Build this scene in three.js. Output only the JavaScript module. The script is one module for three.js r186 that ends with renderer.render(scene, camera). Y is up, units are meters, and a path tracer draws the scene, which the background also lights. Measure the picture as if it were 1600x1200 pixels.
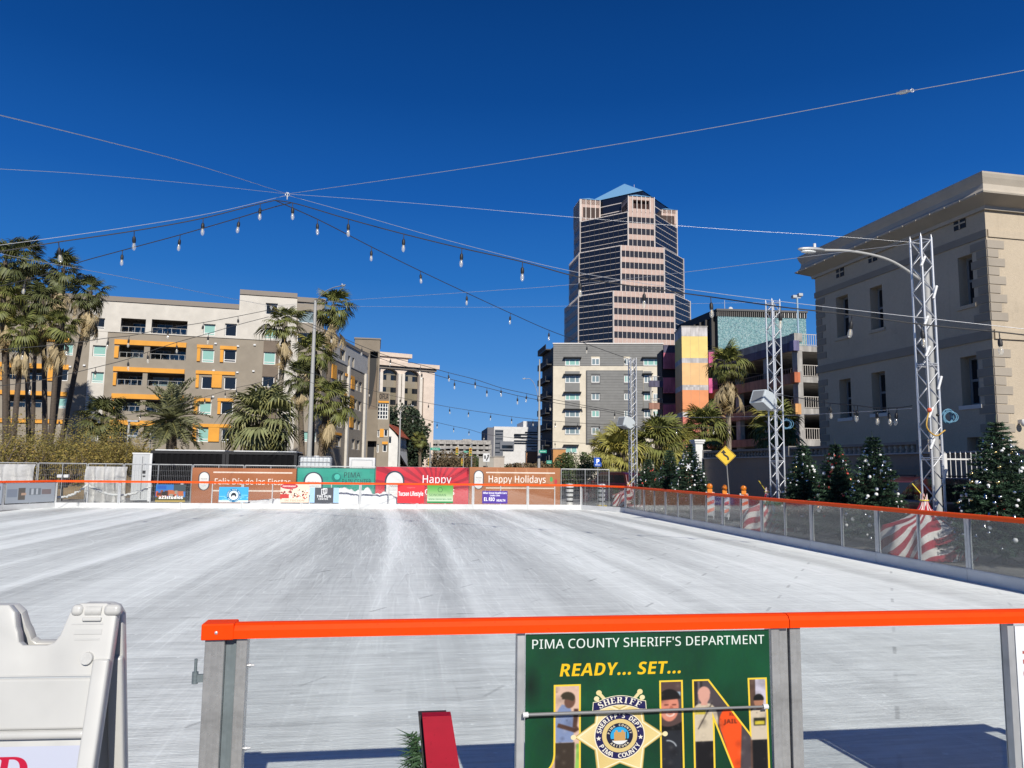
import * as THREE from 'three';
import { mergeGeometries, toCreasedNormals } from 'three/addons/utils/BufferGeometryUtils.js';
import { RoundedBoxGeometry } from 'three/addons/geometries/RoundedBoxGeometry.js';

// ---------------------------------------------------------------- camera, sky, sun, exposure
const V = (x, y, z) => new THREE.Vector3(x, y, z);
const RAD = Math.PI / 180;
const scene = new THREE.Scene();
const FOCAL = 1180, EYE = V(0, 1.7, 0);               // focal length in photograph pixels (1600 wide)
const camera = new THREE.PerspectiveCamera(2 * Math.atan(600 / FOCAL) / RAD, 4 / 3, 0.1, 6000);
const yaw = 8.2 * RAD, pitch = Math.atan(133 / FOCAL), roll = 0.65 * RAD;
const camF = V(Math.sin(yaw) * Math.cos(pitch), Math.sin(pitch), -Math.cos(yaw) * Math.cos(pitch));
const r0 = camF.clone().cross(V(0, 1, 0)).normalize(), u0 = r0.clone().cross(camF);
const camR = r0.clone().multiplyScalar(Math.cos(roll)).addScaledVector(u0, Math.sin(roll));
const camU = u0.clone().multiplyScalar(Math.cos(roll)).addScaledVector(r0, -Math.sin(roll));
camera.position.copy(EYE);
camera.quaternion.setFromRotationMatrix(new THREE.Matrix4().makeBasis(camR, camU, camF.clone().negate()));
scene.add(camera);

// sky: a clear deep-blue winter sky, paler towards the horizon, as a float panorama
function makeSky() {
  const w = 64, h = 512, d = new Float32Array(w * h * 4);
  const stops = [[-90, .13, .12, .11], [-2, .17, .16, .15], [0, .20, .40, .70], [3, .135, .335, .665], [8, .058, .225, .57], [14, .0205, .145, .465], [20, .0088, .093, .365], [27, .0040, .058, .252], [34, .0026, .040, .182], [50, .004, .030, .125], [90, .005, .026, .10]];
  for (let j = 0; j < h; j++) {
    const el = ((j + .5) / h - .5) * 180;
    let k = 0; while (k < stops.length - 2 && el > stops[k + 1][0]) k++;
    const a = stops[k], b = stops[k + 1], t = Math.min(1, Math.max(0, (el - a[0]) / (b[0] - a[0])));
    for (let i = 0; i < w; i++) { const o = (j * w + i) * 4; for (let c = 0; c < 3; c++) d[o + c] = a[c + 1] + (b[c + 1] - a[c + 1]) * t; d[o + 3] = 1; }
  }
  const t = new THREE.DataTexture(d, w, h, THREE.RGBAFormat, THREE.FloatType);
  t.mapping = THREE.EquirectangularReflectionMapping; t.magFilter = t.minFilter = THREE.LinearFilter; t.needsUpdate = true;
  return t;
}
scene.background = makeSky(); scene.environment = scene.background;
scene.backgroundIntensity = 1; scene.environmentIntensity = 1;
const sun = new THREE.DirectionalLight(new THREE.Color(1, .945, .86), 4.6);
const sunAz = 5 * RAD, sunEl = 34 * RAD;               // light travels 5 degrees left of -z
sun.position.set(Math.sin(sunAz) * Math.cos(sunEl), Math.sin(sunEl), Math.cos(sunAz) * Math.cos(sunEl)).multiplyScalar(120);
sun.castShadow = true; sun.shadow.mapSize.set(4096, 4096); sun.shadow.radius = 1;
Object.assign(sun.shadow.camera, { left: -120, right: 120, top: 120, bottom: -120, near: 1, far: 500 });
scene.add(sun, sun.target);
const renderer = new THREE.WebGLRenderer({ antialias: true });
renderer.toneMapping = THREE.LinearToneMapping; renderer.toneMappingExposure = 1.15;
renderer.shadowMap.enabled = true;

// ---------------------------------------------------------------- places: lines of sight of the photograph to points in metres
const rayOf = (x, y) => camR.clone().multiplyScalar((x - 800) / FOCAL).addScaledVector(camU, (600 - y) / FOCAL).add(camF);
const at = (x, y, d) => rayOf(x, y).multiplyScalar(d).add(EYE);
const onX = (x, y, X) => { const r = rayOf(x, y); return r.multiplyScalar(X / r.x).add(EYE); };
const onZ = (x, y, Z) => { const r = rayOf(x, y); return r.multiplyScalar(Z / r.z).add(EYE); };
// a vertical plane that runs along a heading (degrees right of -z); local x along it, y up, z towards the viewer
function frame(p, heading) {
  const h = heading * RAD, dir = V(Math.sin(h), 0, -Math.cos(h)), n = dir.clone().cross(V(0, 1, 0));
  const o = V(p.x, 0, p.z);
  const F = { o, dir, n, turn: Math.PI / 2 - h };
  F.uv = (x, y, z = 0) => { const r = rayOf(x, y), b = o.clone().addScaledVector(n, z); const t = b.clone().sub(EYE).dot(n) / r.dot(n); const P = r.multiplyScalar(t).add(EYE); return [P.clone().sub(o).dot(dir), P.y]; };
  F.rect = (x0, y0, x1, y1, z = 0) => { const xm = (x0 + x1) / 2, ym = (y0 + y1) / 2; return [F.uv(x0, ym, z)[0], F.uv(xm, y1, z)[1], F.uv(x1, ym, z)[0], F.uv(xm, y0, z)[1]]; };
  F.world = (u, v, z = 0) => o.clone().addScaledVector(dir, u).addScaledVector(n, z).setY(v);
  return F;
}

// ---------------------------------------------------------------- random numbers and noise
let seed = 12345;
const rnd = () => { seed = (seed + 0x6d2b79f5) | 0; let t = Math.imul(seed ^ (seed >>> 15), 1 | seed); t = (t + Math.imul(t ^ (t >>> 7), 61 | t)) ^ t; return ((t ^ (t >>> 14)) >>> 0) / 4294967296; };
const rr = (a, b) => a + (b - a) * rnd();
const hash = (x, y) => { let n = Math.imul(x, 374761393) + Math.imul(y, 668265263); n = Math.imul(n ^ (n >>> 13), 1274126177); return ((n ^ (n >>> 16)) >>> 0) / 4294967296; };
function vn(x, y, p = 0) {                              // value noise, period p when given
  const xi = Math.floor(x), yi = Math.floor(y), fx = x - xi, fy = y - yi, sx = fx * fx * (3 - 2 * fx), sy = fy * fy * (3 - 2 * fy);
  const w = (a) => p ? ((a % p) + p) % p : a;
  const a = hash(w(xi), w(yi)), b = hash(w(xi + 1), w(yi)), c = hash(w(xi), w(yi + 1)), d = hash(w(xi + 1), w(yi + 1));
  return a + (b - a) * sx + (c - a) * sy + (a - b - c + d) * sx * sy;
}
const fbm = (x, y, p = 0, oct = 4) => { let s = 0, a = .5, f = 1; for (let i = 0; i < oct; i++) { s += a * vn(x * f, y * f, p ? p * f : 0); a *= .5; f *= 2; } return s; };
const clamp01 = (x) => Math.min(1, Math.max(0, x));
const step = (a, b, x) => { const t = clamp01((x - a) / (b - a)); return t * t * (3 - 2 * t); };

// ---------------------------------------------------------------- textures and materials
function dataTex(n, fn, repeat, srgb, m = n) {          // fn(u, v) in 0..1 gives a grey or [r, g, b] in 0..1
  const d = new Uint8Array(n * m * 4);
  for (let j = 0; j < m; j++) for (let i = 0; i < n; i++) {
    const c = fn((i + .5) / n, (j + .5) / m), o = (j * n + i) * 4, g = Array.isArray(c);
    for (let k = 0; k < 3; k++) d[o + k] = Math.round(255 * clamp01(g ? c[k] : c)); d[o + 3] = 255;
  }
  const t = new THREE.DataTexture(d, n, m, THREE.RGBAFormat);
  t.wrapS = t.wrapT = THREE.RepeatWrapping; t.magFilter = THREE.LinearFilter; t.minFilter = THREE.LinearMipmapLinearFilter; t.generateMipmaps = true;
  if (repeat) t.repeat.set(repeat, repeat);
  if (srgb) t.colorSpace = THREE.SRGBColorSpace;
  t.needsUpdate = true; return t;
}
const again = (t, rx, ry = rx) => { const c = t.clone(); c.repeat.set(rx, ry); c.needsUpdate = true; return c; };
const lin = (r, g, b) => new THREE.Color().setRGB(r, g, b);
const toS = (v) => v <= .0031308 ? v * 12.92 : 1.055 * Math.pow(v, 1 / 2.4) - .055;
// mottled grain as colour factor around 1 (stored /1.0 with mean about .9)
const T = {
  stucco: dataTex(256, (u, v) => .80 + .2 * fbm(u * 8, v * 8, 8, 5), 1 / 5, false),
  stuccoBump: dataTex(256, (u, v) => fbm(u * 64, v * 64, 64, 3), 1 / 1.5),
  streak: dataTex(256, (u, v) => { const s = fbm(u * 24, v * 3, 0 || 24, 3) * .6 + fbm(u * 8, v * 8, 8, 4) * .4; return .58 + .42 * step(.2, .7, s); }, 1 / 6, false),
  galv: dataTex(256, (u, v) => { const a = vn(u * 26, v * 26, 26), b = vn(u * 60 + 9, v * 4, 4), c = fbm(u * 4, v * 4, 4, 4); return .62 + .12 * a + .12 * b + .22 * c; }, 1 / .35, false),
  galvRough: dataTex(128, (u, v) => .3 + .5 * fbm(u * 12, v * 12, 12, 4), 1 / .3),
  asphalt: dataTex(512, (u, v) => .55 + .25 * hash(Math.floor(u * 512), Math.floor(v * 512)) + .35 * (fbm(u * 6, v * 6, 6, 5) - .4), 1 / 4, false),
  dirt: dataTex(512, (u, v) => { const f = fbm(u * 10, v * 10, 10, 6); return .45 + .75 * f * (.7 + .5 * hash(Math.floor(u * 512), Math.floor(v * 512))); }, 1 / 5, false),
  bark: dataTex(128, (u, v) => .45 + .55 * (.5 * vn(u * 8, v * 40, 0) + .5 * fbm(u * 16, v * 16, 16, 3)), 1, false),
  tile: dataTex(512, (u, v) => { const i = Math.floor(u * 128), j = Math.floor(v * 128), r = hash(i, j), q = hash(i + 300, j + 7); const m = fbm(u * 5, v * 5, 5, 3); return [.08 + .34 * r * r + .06 * m, .20 + .40 * r + .06 * m, .23 + .38 * r + .06 * m + .05 * q]; }, 1 / 22, false),
  scuff: dataTex(512, (u, v) => { const a = vn(u * 6, v * 140, 0), b = vn(u * 40, v * 60, 0), c = fbm(u * 5, v * 20, 0, 4); return .90 - .10 * c + .06 * b - (a > .9 ? .22 * (a - .9) * 10 * vn(u * 9, v * 5) : 0) - (vn(u * 90, v * 90) > .93 ? .18 : 0); }, 1 / .9, false),
  stain: dataTex(512, (u, v) => { const a = fbm(u * 5, v * 5, 5, 5), s = fbm(u * 40, v * 3, 0, 3), f = vn(u * 128, v * 128, 128); return .74 + .2 * a - .10 * step(.52, .75, s) * step(.2, .7, fbm(u * 4 + 9, v * 2, 0, 2)) + .07 * f; }, 1 / 8, false),
  fine: dataTex(256, (u, v) => .82 + .18 * vn(u * 128, v * 128, 128), 1, false),
};
function mat(c, o = {}) {
  const { phys, ...p } = o;
  const M = phys ? THREE.MeshPhysicalMaterial : THREE.MeshStandardMaterial;
  return new M({ color: Array.isArray(c) ? lin(...c) : c, roughness: .8, metalness: 0, ...p });
}
const stucco = (c, o = {}) => mat(c, { map: T.stucco, bumpMap: T.stuccoBump, bumpScale: .004, roughness: .92, ...o });
const M = {
  black: mat([.012, .012, .013], { roughness: .55 }), rubber: mat([.02, .02, .02], { roughness: .8 }),
  steel: mat([.60, .61, .62], { metalness: .55, roughness: .42 }), galv: mat([.50, .505, .50], { map: T.galv, metalness: .5, roughness: .5, roughnessMap: T.galvRough }), pole: mat([.40, .40, .385], { roughness: .6, map: T.fine }),
  alu: mat([.58, .59, .59], { metalness: .5, roughness: .45, map: again(T.galv, 1.2) }), greyPaint: mat([.42, .44, .45], { roughness: .5, metalness: .3 }),
  whitePl: mat([.72, .73, .73], { map: again(T.stucco, .9), roughness: .45 }), white: mat([.74, .74, .72], { map: T.stucco, roughness: .6 }),
  wire: mat([.03, .03, .032], { roughness: .6 }), cable: mat([.55, .56, .58], { metalness: .6, roughness: .4 }),
  orange: mat([1, .062, .001], { phys: true, roughness: .55, specularIntensity: .25, map: T.scuff, bumpMap: T.scuff, bumpScale: .0006 }),
  glass: mat([.93, .95, .95], { phys: true, transmission: 1, thickness: 0, roughness: .03, ior: 1.5 }),
  bulb: mat([.97, .96, .92], { phys: true, transmission: .82, thickness: 0, roughness: .08, ior: 1.5 }),
  filament: mat([.75, .62, .40], { roughness: .5 }),
  darkGlass: mat([.012, .015, .020], { roughness: .06, metalness: .0, phys: true, ior: 1.55 }),
  mint: mat([.25, .46, .40], { phys: true, roughness: .25, clearcoat: .6, clearcoatRoughness: .05 }),
  winFrame: mat([.66, .66, .64], { roughness: .5 }), bark: mat([.21, .165, .12], { map: again(T.bark, 1), roughness: .95 }),
};

// ---------------------------------------------------------------- building meshes
const names = new Map();
const numbered = (n) => { const k = names.get(n) || 0; names.set(n, k + 1); return k ? n + '_' + String(k).padStart(3, '0') : n; };
function planarUV(g) {                                  // uv in metres from the dominant normal axis
  const p = g.attributes.position, n = g.attributes.normal, uv = new Float32Array(p.count * 2);
  for (let i = 0; i < p.count; i++) {
    const ax = Math.abs(n.getX(i)), ay = Math.abs(n.getY(i)), az = Math.abs(n.getZ(i));
    let u, v; if (ay > ax && ay > az) { u = p.getX(i); v = p.getZ(i); } else if (ax > az) { u = p.getZ(i); v = p.getY(i); } else { u = p.getX(i); v = p.getY(i); }
    uv[2 * i] = u; uv[2 * i + 1] = v;
  }
  g.setAttribute('uv', new THREE.BufferAttribute(uv, 2)); return g;
}
function strip(g) {                                     // one kind of geometry: non-indexed with position, normal, uv
  let q = g.index ? g.toNonIndexed() : g;
  if (!q.attributes.normal) q.computeVertexNormals();
  for (const k of Object.keys(q.attributes)) if (!['position', 'normal', 'uv', 'color'].includes(k)) q.deleteAttribute(k);
  if (!q.attributes.uv) planarUV(q);
  q.clearGroups?.(); return q;
}
const merge = (list) => { const a = list.map(strip); return a.length === 1 ? a[0] : mergeGeometries(a); };
function put(m, parent) { m.castShadow = m.receiveShadow = true; parent.add(m); return m; }
function part(name, geo, material, parent) { const m = new THREE.Mesh(Array.isArray(geo) ? merge(geo) : geo, material); m.name = name; return put(m, parent); }
function tag(o, label, category, group) { o.userData.label = label; o.userData.category = category; if (group) o.userData.group = group; return o; }
function thing(name, label, category, pos = null, turn = 0, group) { const g = new THREE.Group(); g.name = numbered(name); if (pos) g.position.copy(pos); g.rotation.y = turn; scene.add(g); return tag(g, label, category, group); }
function solo(name, geo, material, label, category, group) { const m = part(numbered(name), geo, material, scene); return tag(m, label, category, group); }
function structure(name, geo, material) { const m = part(name, geo, material, scene); m.userData.kind = 'structure'; return m; }
function copyOf(o, label, pos, turn, group) { const c = o.clone(); const base = o.name.replace(/_\d{3}$/, ''); c.name = numbered(base); scene.add(c); c.userData = { ...o.userData, label }; if (group) c.userData.group = group; if (pos) c.position.copy(pos); if (turn !== undefined) c.rotation.y = turn; return c; }

const box = (x, y, z, sx, sy, sz) => planarUV(new THREE.BoxGeometry(sx, sy, sz).toNonIndexed().translate(x, y, z));
const boxAB = (x0, y0, z0, x1, y1, z1) => box((x0 + x1) / 2, (y0 + y1) / 2, (z0 + z1) / 2, Math.abs(x1 - x0), Math.abs(y1 - y0), Math.abs(z1 - z0));
const rbox = (x, y, z, sx, sy, sz, r = .01, s = 2) => { const g = new RoundedBoxGeometry(sx, sy, sz, s, r); return planarUV((g.index ? g.toNonIndexed() : g).translate(x, y, z)); };
function bar(a, b, ra, rb = ra, seg = 6, caps = false) {  // round tapered bar from a to b
  const d = b.clone().sub(a), L = d.length(), g = new THREE.CylinderGeometry(rb, ra, L, seg, 1, !caps);
  g.applyQuaternion(new THREE.Quaternion().setFromUnitVectors(V(0, 1, 0), d.normalize())); const c = a.clone().add(b).multiplyScalar(.5); return g.translate(c.x, c.y, c.z);
}
function beam(a, b, w, h) {                              // square bar
  const d = b.clone().sub(a), L = d.length(), g = new THREE.BoxGeometry(w, L, h).toNonIndexed();
  g.applyQuaternion(new THREE.Quaternion().setFromUnitVectors(V(0, 1, 0), d.normalize())); const c = a.clone().add(b).multiplyScalar(.5); return g.translate(c.x, c.y, c.z);
}
const tubeOf = (pts, r, n = pts.length * 4, seg = 5) => new THREE.TubeGeometry(new THREE.CatmullRomCurve3(pts), n, r, seg, false);
const sph = (x, y, z, r, s = 8, sx = 1, sy = 1, sz = 1) => new THREE.SphereGeometry(r, s, Math.max(4, s - 2)).scale(sx, sy, sz).translate(x, y, z);
function polyShape(pts, holes = []) {
  const s = new THREE.Shape(pts.map(([x, y]) => new THREE.Vector2(x, y)));
  for (const h of holes) s.holes.push(new THREE.Path(h.map(([x, y]) => new THREE.Vector2(x, y)))); return s;
}
const rectPts = ([u0, v0, u1, v1]) => [[u0, v0], [u1, v0], [u1, v1], [u0, v1]];
const slab = (pts, depth, z = 0, holes = []) => planarUV(strip(new THREE.ExtrudeGeometry(polyShape(pts, holes), { depth, bevelEnabled: false, steps: 1 })).translate(0, 0, z));   // from z to z + depth
const rectSlab = ([u0, v0, u1, v1], z0, z1) => boxAB(u0, v0, z0, u1, v1, z1);

// a window: frame with mullions, pane (or panes) behind it; z is the face of the wall, the frame sits back from it
function win(parent, r, { recess = .12, fm = M.winFrame, pm = M.darkGlass, bw = .07, splits = [], bars = [], name = 'window' } = {}) {
  const [u0, v0, u1, v1] = r, z0 = -recess - .08, z1 = -recess, g = [];
  g.push(boxAB(u0, v0, z0, u0 + bw, v1, z1), boxAB(u1 - bw, v0, z0, u1, v1, z1), boxAB(u0 + bw, v0, z0, u1 - bw, v0 + bw, z1), boxAB(u0 + bw, v1 - bw, z0, u1 - bw, v1, z1));
  for (const s of splits) { const u = u0 + (u1 - u0) * s; g.push(boxAB(u - bw / 2, v0 + bw, z0 + .01, u + bw / 2, v1 - bw, z1 - .01)); }
  for (const s of bars) { const v = v0 + (v1 - v0) * s; g.push(boxAB(u0 + bw, v - bw / 2, z0 + .015, u1 - bw, v + bw / 2, z1 - .005)); }
  const f = part(name, g, fm, parent);
  part('pane', boxAB(u0 + bw * .6, v0 + bw * .6, z0 + .02, u1 - bw * .6, v1 - bw * .6, z0 + .045), pm, f);
  return f;
}
function canvasTex(w, h, draw) {
  const c = document.createElement('canvas'); c.width = w; c.height = h; const x = c.getContext('2d'); draw(x, w, h);
  const t = new THREE.CanvasTexture(c); t.colorSpace = THREE.SRGBColorSpace; t.magFilter = THREE.LinearFilter; return t;
}
// a flat print of w x h metres whose lower left corner is at the origin, facing +z
const printGeo = (w, h, z = 0, nx = 1) => new THREE.PlaneGeometry(w, h, nx, 1).translate(w / 2, h / 2, z);

// ================================================================ the setting: ground, ice
const RX = 9.05, LX = -13.6, FZ = -32.3, NZ = -3.28, SEC = 2.36;
{
  const g = new THREE.PlaneGeometry(5000, 5000, 1, 1).rotateX(-Math.PI / 2).translate(0, -.16, -1500); planarUV(g);
  structure('ground', g, mat([.13, .115, .095], { map: T.dirt, roughness: .97 }));
  const pv = planarUV(new THREE.PlaneGeometry(34, 60).rotateX(-Math.PI / 2).translate(-5.6, -.012, -14));
  structure('pavement', pv, mat([.30, .29, .275], { map: T.asphalt, roughness: .95 }));
  const rd = planarUV(new THREE.PlaneGeometry(26, 460).rotateX(-Math.PI / 2).translate(12.5, -.024, -236));
  structure('road', rd, mat([.06, .06, .062], { map: T.asphalt, roughness: .93 }));
}
// ice: shaved and wet stripes that run along the rink, scratches across it near the gate, dark dashes of the chill pipes
{
  const x0 = LX - .4, x1 = RX, z0 = FZ - .1, z1 = NZ + .05, W = x1 - x0, L = z1 - z0, N = 2048;
  const dN = -z1, LG = Math.log(-z0 / dN), vOf = (d) => Math.log(d / dN) / LG, scr = new Float32Array(N * N);
  seed = 2024;
  const dab = (x, d, k) => { const i = (x - x0) / W * N - .5, j = vOf(d) * N - .5, a = Math.floor(i), b = Math.floor(j), fi = i - a, fj = j - b; if (a < 0 || b < 0 || a > N - 2 || b > N - 2) return; scr[b * N + a] += k * (1 - fi) * (1 - fj); scr[b * N + a + 1] += k * fi * (1 - fj); scr[(b + 1) * N + a] += k * (1 - fi) * fj; scr[(b + 1) * N + a + 1] += k * fi * fj; };
  for (let n = 0; n < 75000; n++) {
    const d0 = dN * Math.exp(rnd() * LG), px = rr(x0, x1), across = rnd() < step(22, 6, d0) * .7 + .2, light = rnd() < .68, k = (light ? .5 : -.34) * Math.pow(rnd(), 1.6), len = rr(.12, across ? 1.1 : 2.2) * (rnd() > .9 ? 2 : 1);
    let an = across ? rr(-.13, .13) + (rnd() > .5 ? Math.PI : 0) : Math.PI / 2 + rr(-.07, .07), cur = rr(-.5, .5) * (rnd() > .96 ? 1.6 : .16), x = px, d = d0; const st = .011; const m = Math.min(260, len / st);
    for (let q = 0; q < m; q++) { dab(x, d, k * Math.sin(Math.PI * (q + .5) / m)); x += Math.cos(an) * st; d += Math.sin(an) * st; an += cur * st; }
  }
  for (let n = 0; n < 9000; n++) { const d = dN * Math.exp(rnd() * LG), x = rr(x0, x1), k = rr(.2, .9); dab(x, d, k); dab(x + .01, d, k * .6); }
  const tex = dataTex(N, (u, v) => {
    const d = dN * Math.exp(v * LG), x = x0 + u * W, z = -d;
    const wob = .25 * Math.sin(z * .10 + 1.1) + .25 * fbm(x * .10 + 5, z * .05 + 3, 0, 2);
    const xs = x + wob + Math.pow(Math.max(0, d - 4) * .028, 2) * 1.1;
    const s1 = .6 * vn(xs * 1.5 + 40, z * .03) + .4 * vn(xs * .55 + 3, z * .05), s2 = vn(xs * 2.6 + 9, z * .09), s3 = fbm(xs * 9, z * .5, 0, 3), s4 = vn(xs * 38, z * 1.6);
    const across = fbm(x * .55 + 3 + z * .12, z * 6.5, 0, 3), fineA = vn(x * 3.2 + z * .9, z * 44), fineB = vn(x * 2.1 - z * 3 + 50, z * 30 + x * 5);
    const near = step(13, 5, d);
    const sharp = (q) => q + .32 * (step(.42, .58, q) - q);
    const speck = fbm(x * 7, z * 7, 0, 3);
    const lane = (.5 * sharp(s1) + .24 * s2 + .12 * s3 + .06 * s4 + .13 * speck + .07 * across) / 1.02;
    let t = lane * (1 - near * .55) + near * .55 * (.40 * across + .26 * fineA + .2 * fineB + .22 * speck);
    t = .52 + (t - .5) * 2.0;
    const le = xs / 1.28 + .25 * fbm(x * .3, 4, 0, 2), ld = Math.abs(le - Math.round(le)) * 1.28, lv = hash(Math.round(le), 91); t += (1 - near * .8) * (.42 * lv * Math.exp(-Math.pow(ld / (.05 + .1 * lv), 2)) + .18 * (hash(Math.floor(le), 17) - .5));
    let dirty = step(.5, .72, fbm(x * .16 + 20, z * .11 + 7, 0, 3)) * .5 + step(.62, .8, s1) * .2;
    // spots of loose snow
    const sp = vn(x * 15, z * 15) * vn(x * 41 + 8, z * 37); if (sp > .74) t += .5;
    // skate arcs near the gate
    for (const [cx, cz, R] of [[2.4, -5.5, .75], [3.35, -5.8, .85], [-3, -8.2, 1.6], [.2, -7.4, 1.2], [-5, -6.6, 1.1], [5.5, -9.5, 1.9], [1.4, -4.6, .5]]) { const q = Math.abs(Math.hypot(x - cx, (z - cz)) - R); if (q < .022) t -= .22 * (1 - q / .022) * vn(x * 6, z * 6); }
    let k = .49 + .43 * clamp01(t) + .5 * Math.max(-.4, Math.min(.6, scr[Math.min(N - 1, Math.floor(v * N)) * N + Math.min(N - 1, Math.floor(u * N))])) * .62;
    // dashes
    const rowz = z / 3.05, row = Math.round(rowz), dz = Math.abs(rowz - row) * 3.05, xi = x / .62 + row * .37, xf = xi - Math.floor(xi);
    if (dz < .03 + d * .0014 && xf < .34 && hash(Math.floor(xi), row) > .3) k -= .20 * (1 - dz / (.03 + d * .0014)) * hash(row, Math.floor(xi) + 5);
    const diag = (x * .8 + z * .55) / 1.35, dr = Math.round(diag), dd = Math.abs(diag - dr) * 1.35, along = (z * .9 - x * .5) / 1.1 + dr * .3, af = along - Math.floor(along);
    if (dd < .011 + d * .0006 && af < .3 && d < 17 && x > -2) k -= .3 * hash(dr, Math.floor(along));
    return [toS(clamp01(k * (.94 - .02 * dirty))), toS(clamp01(k * (.985 - .04 * dirty))), toS(clamp01(k * (.955 - .12 * dirty)))];
  }, 0, true);
  const g = new THREE.PlaneGeometry(W, L, 1, 240).rotateX(-Math.PI / 2).translate((x0 + x1) / 2, 0, (z0 + z1) / 2);
  { const p = g.attributes.position, uv = g.attributes.uv; for (let i = 0; i < p.count; i++) { const row = Math.floor(i / 2), d = dN * Math.exp((1 - row / 240) * LG); p.setZ(i, -d); uv.setY(i, 1 - row / 240); } }
  const bump = dataTex(512, (u, v) => .5 * vn(u * 40, v * 300, 0) + .3 * fbm(u * 12, v * 40, 0, 4) + .3 * vn(u * 130 + v * 20, v * 130), 0);
  bump.repeat.set(W / 2.2, 9);
  structure('ice', g, mat([1, 1, 1], { map: tex, bumpMap: bump, bumpScale: .004, roughness: .58 }));
}

// ================================================================ dashers: glass barrier sections round the ice
M.paneGlass = mat([.96, .97, .97], { phys: true, transmission: 1, thickness: 0, roughness: .04, ior: 1.5 });
M.paneHazy = mat([.74, .76, .76], { phys: true, transmission: .96, thickness: 0, roughness: .06, ior: 1.5 });
M.galvDull = mat([.22, .265, .28], { map: T.galv, metalness: .4, roughness: .5 });
M.kick = mat([.62, .63, .63], { map: again(T.stucco, .8), roughness: .4 });
M.orangeR = mat([.95, .092, .006], { phys: true, roughness: .5, specularIntensity: .4, map: T.scuff });
function railGeo(L, y = 1.07, h = .078, d = .092) {
  const s = polyShape([[-d / 2, y - h], [d / 2, y - h], [d / 2, y - .024], [d / 2 - .012, y - .006], [d / 2 - .03, y], [-d / 2 + .03, y], [-d / 2 + .012, y - .006], [-d / 2, y - .024]]);
  return planarUV(strip(new THREE.ExtrudeGeometry(s, { depth: L, bevelEnabled: false })).rotateY(Math.PI / 2));   // runs +x
}
const BOLT = box(0, 0, 0, .012, .012, .006);
// local: starts at the origin, runs +x for L, the ice lies on side +z
function dasher(label, group, pos, turn, L, { hazy = false, mid = true, far = false } = {}) {
  const t = thing('rink_barrier_section', label, 'barrier', pos, turn, group), G = .004;
  part('rail', railGeo(L - G).translate(G / 2, 0, 0), M.orangeR, t);
  part('kick_plate', [boxAB(G, .0, .012, L - G, .18, .04), boxAB(G, .18, -.03, L - G, .196, .034)], M.kick, t);
  for (const [x, w] of mid ? [[.028, .05], [L / 2, .036], [L - .028, .05]] : [[.028, .05], [L - .028, .05]]) part('post', boxAB(x - w / 2, 0, -.035, x + w / 2, .992, .011), M.alu, t);
  for (const f of [.12, .35, .65, .88]) part('bolt', BOLT, M.steel, t).position.set(L * f, .165, .043);
  const cuts = mid ? [[.053, L / 2 - .018], [L / 2 + .018, L - .053]] : [[.053, L - .053]];
  for (const [a, b] of cuts) part('glass_pane', boxAB(a, .1965, -.012, b, .99, -.007), hazy ? M.paneHazy : M.paneGlass, t);
  return t;
}
const nth = ['first', 'second', 'third', 'fourth', 'fifth', 'sixth', 'seventh', 'eighth', 'ninth', 'tenth', 'eleventh', 'twelfth'];
// right side: runs from the far corner towards the viewer; turn so that +z of the section looks at the ice (-x)
for (let k = 0; k < 12; k++) {
  const z = -30.06 + 2.36 * k; if (z > -5) break;
  dasher(`tinted glass barrier section along the right side, ${nth[k]} from the far right corner`, 'glass barrier sections along the right side', V(RX, 0, z), -Math.PI / 2, SEC, { hazy: true });
}
dasher('short angled glass barrier section closing the far right corner of the ice', 'glass barrier corner sections', V(7.75, 0, FZ), -Math.atan2(2.24, 1.3), Math.hypot(1.3, 2.24), { hazy: true });
// far side, left to right
const farX0 = LX + .15;
{
  const n = 9, L = (7.75 - farX0) / n;
  const marks = ['in front of a small bare tree', 'in front of the white tarp', 'holding the red brick house poster', 'holding the round blue emblem poster', 'holding the peppermint and grey posters', 'in front of the heap of snow', 'holding the red and the green poster', 'holding the purple poster', 'in front of the traffic drums'];
  for (let k = 0; k < n; k++) dasher(`clear glass barrier section at the far end, ${marks[k]}`, 'glass barrier sections along the far end', V(farX0 + L * k, 0, FZ), 0, L, { far: true });
}
// left: bends towards the viewer
{
  const a = V(farX0, 0, FZ), b = onZ(0, 802, 0) && V(-15.2, 0, -28.0), c = V(-15.25, 0, -23.5);
  const seg = (p, q, label) => { const d = q.clone().sub(p); return dasher(label, 'glass barrier sections at the far left corner', q, Math.atan2(d.z, -d.x), d.length(), { hazy: true }); };
  seg(a, a.clone().lerp(b, .5), 'angled glass barrier section at the far left corner, beside the far end');
  seg(a.clone().lerp(b, .5), b, 'angled glass barrier section at the left picture edge with red lettered poster');
  const d0 = V(-7.05, 0, NZ);
}
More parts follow.
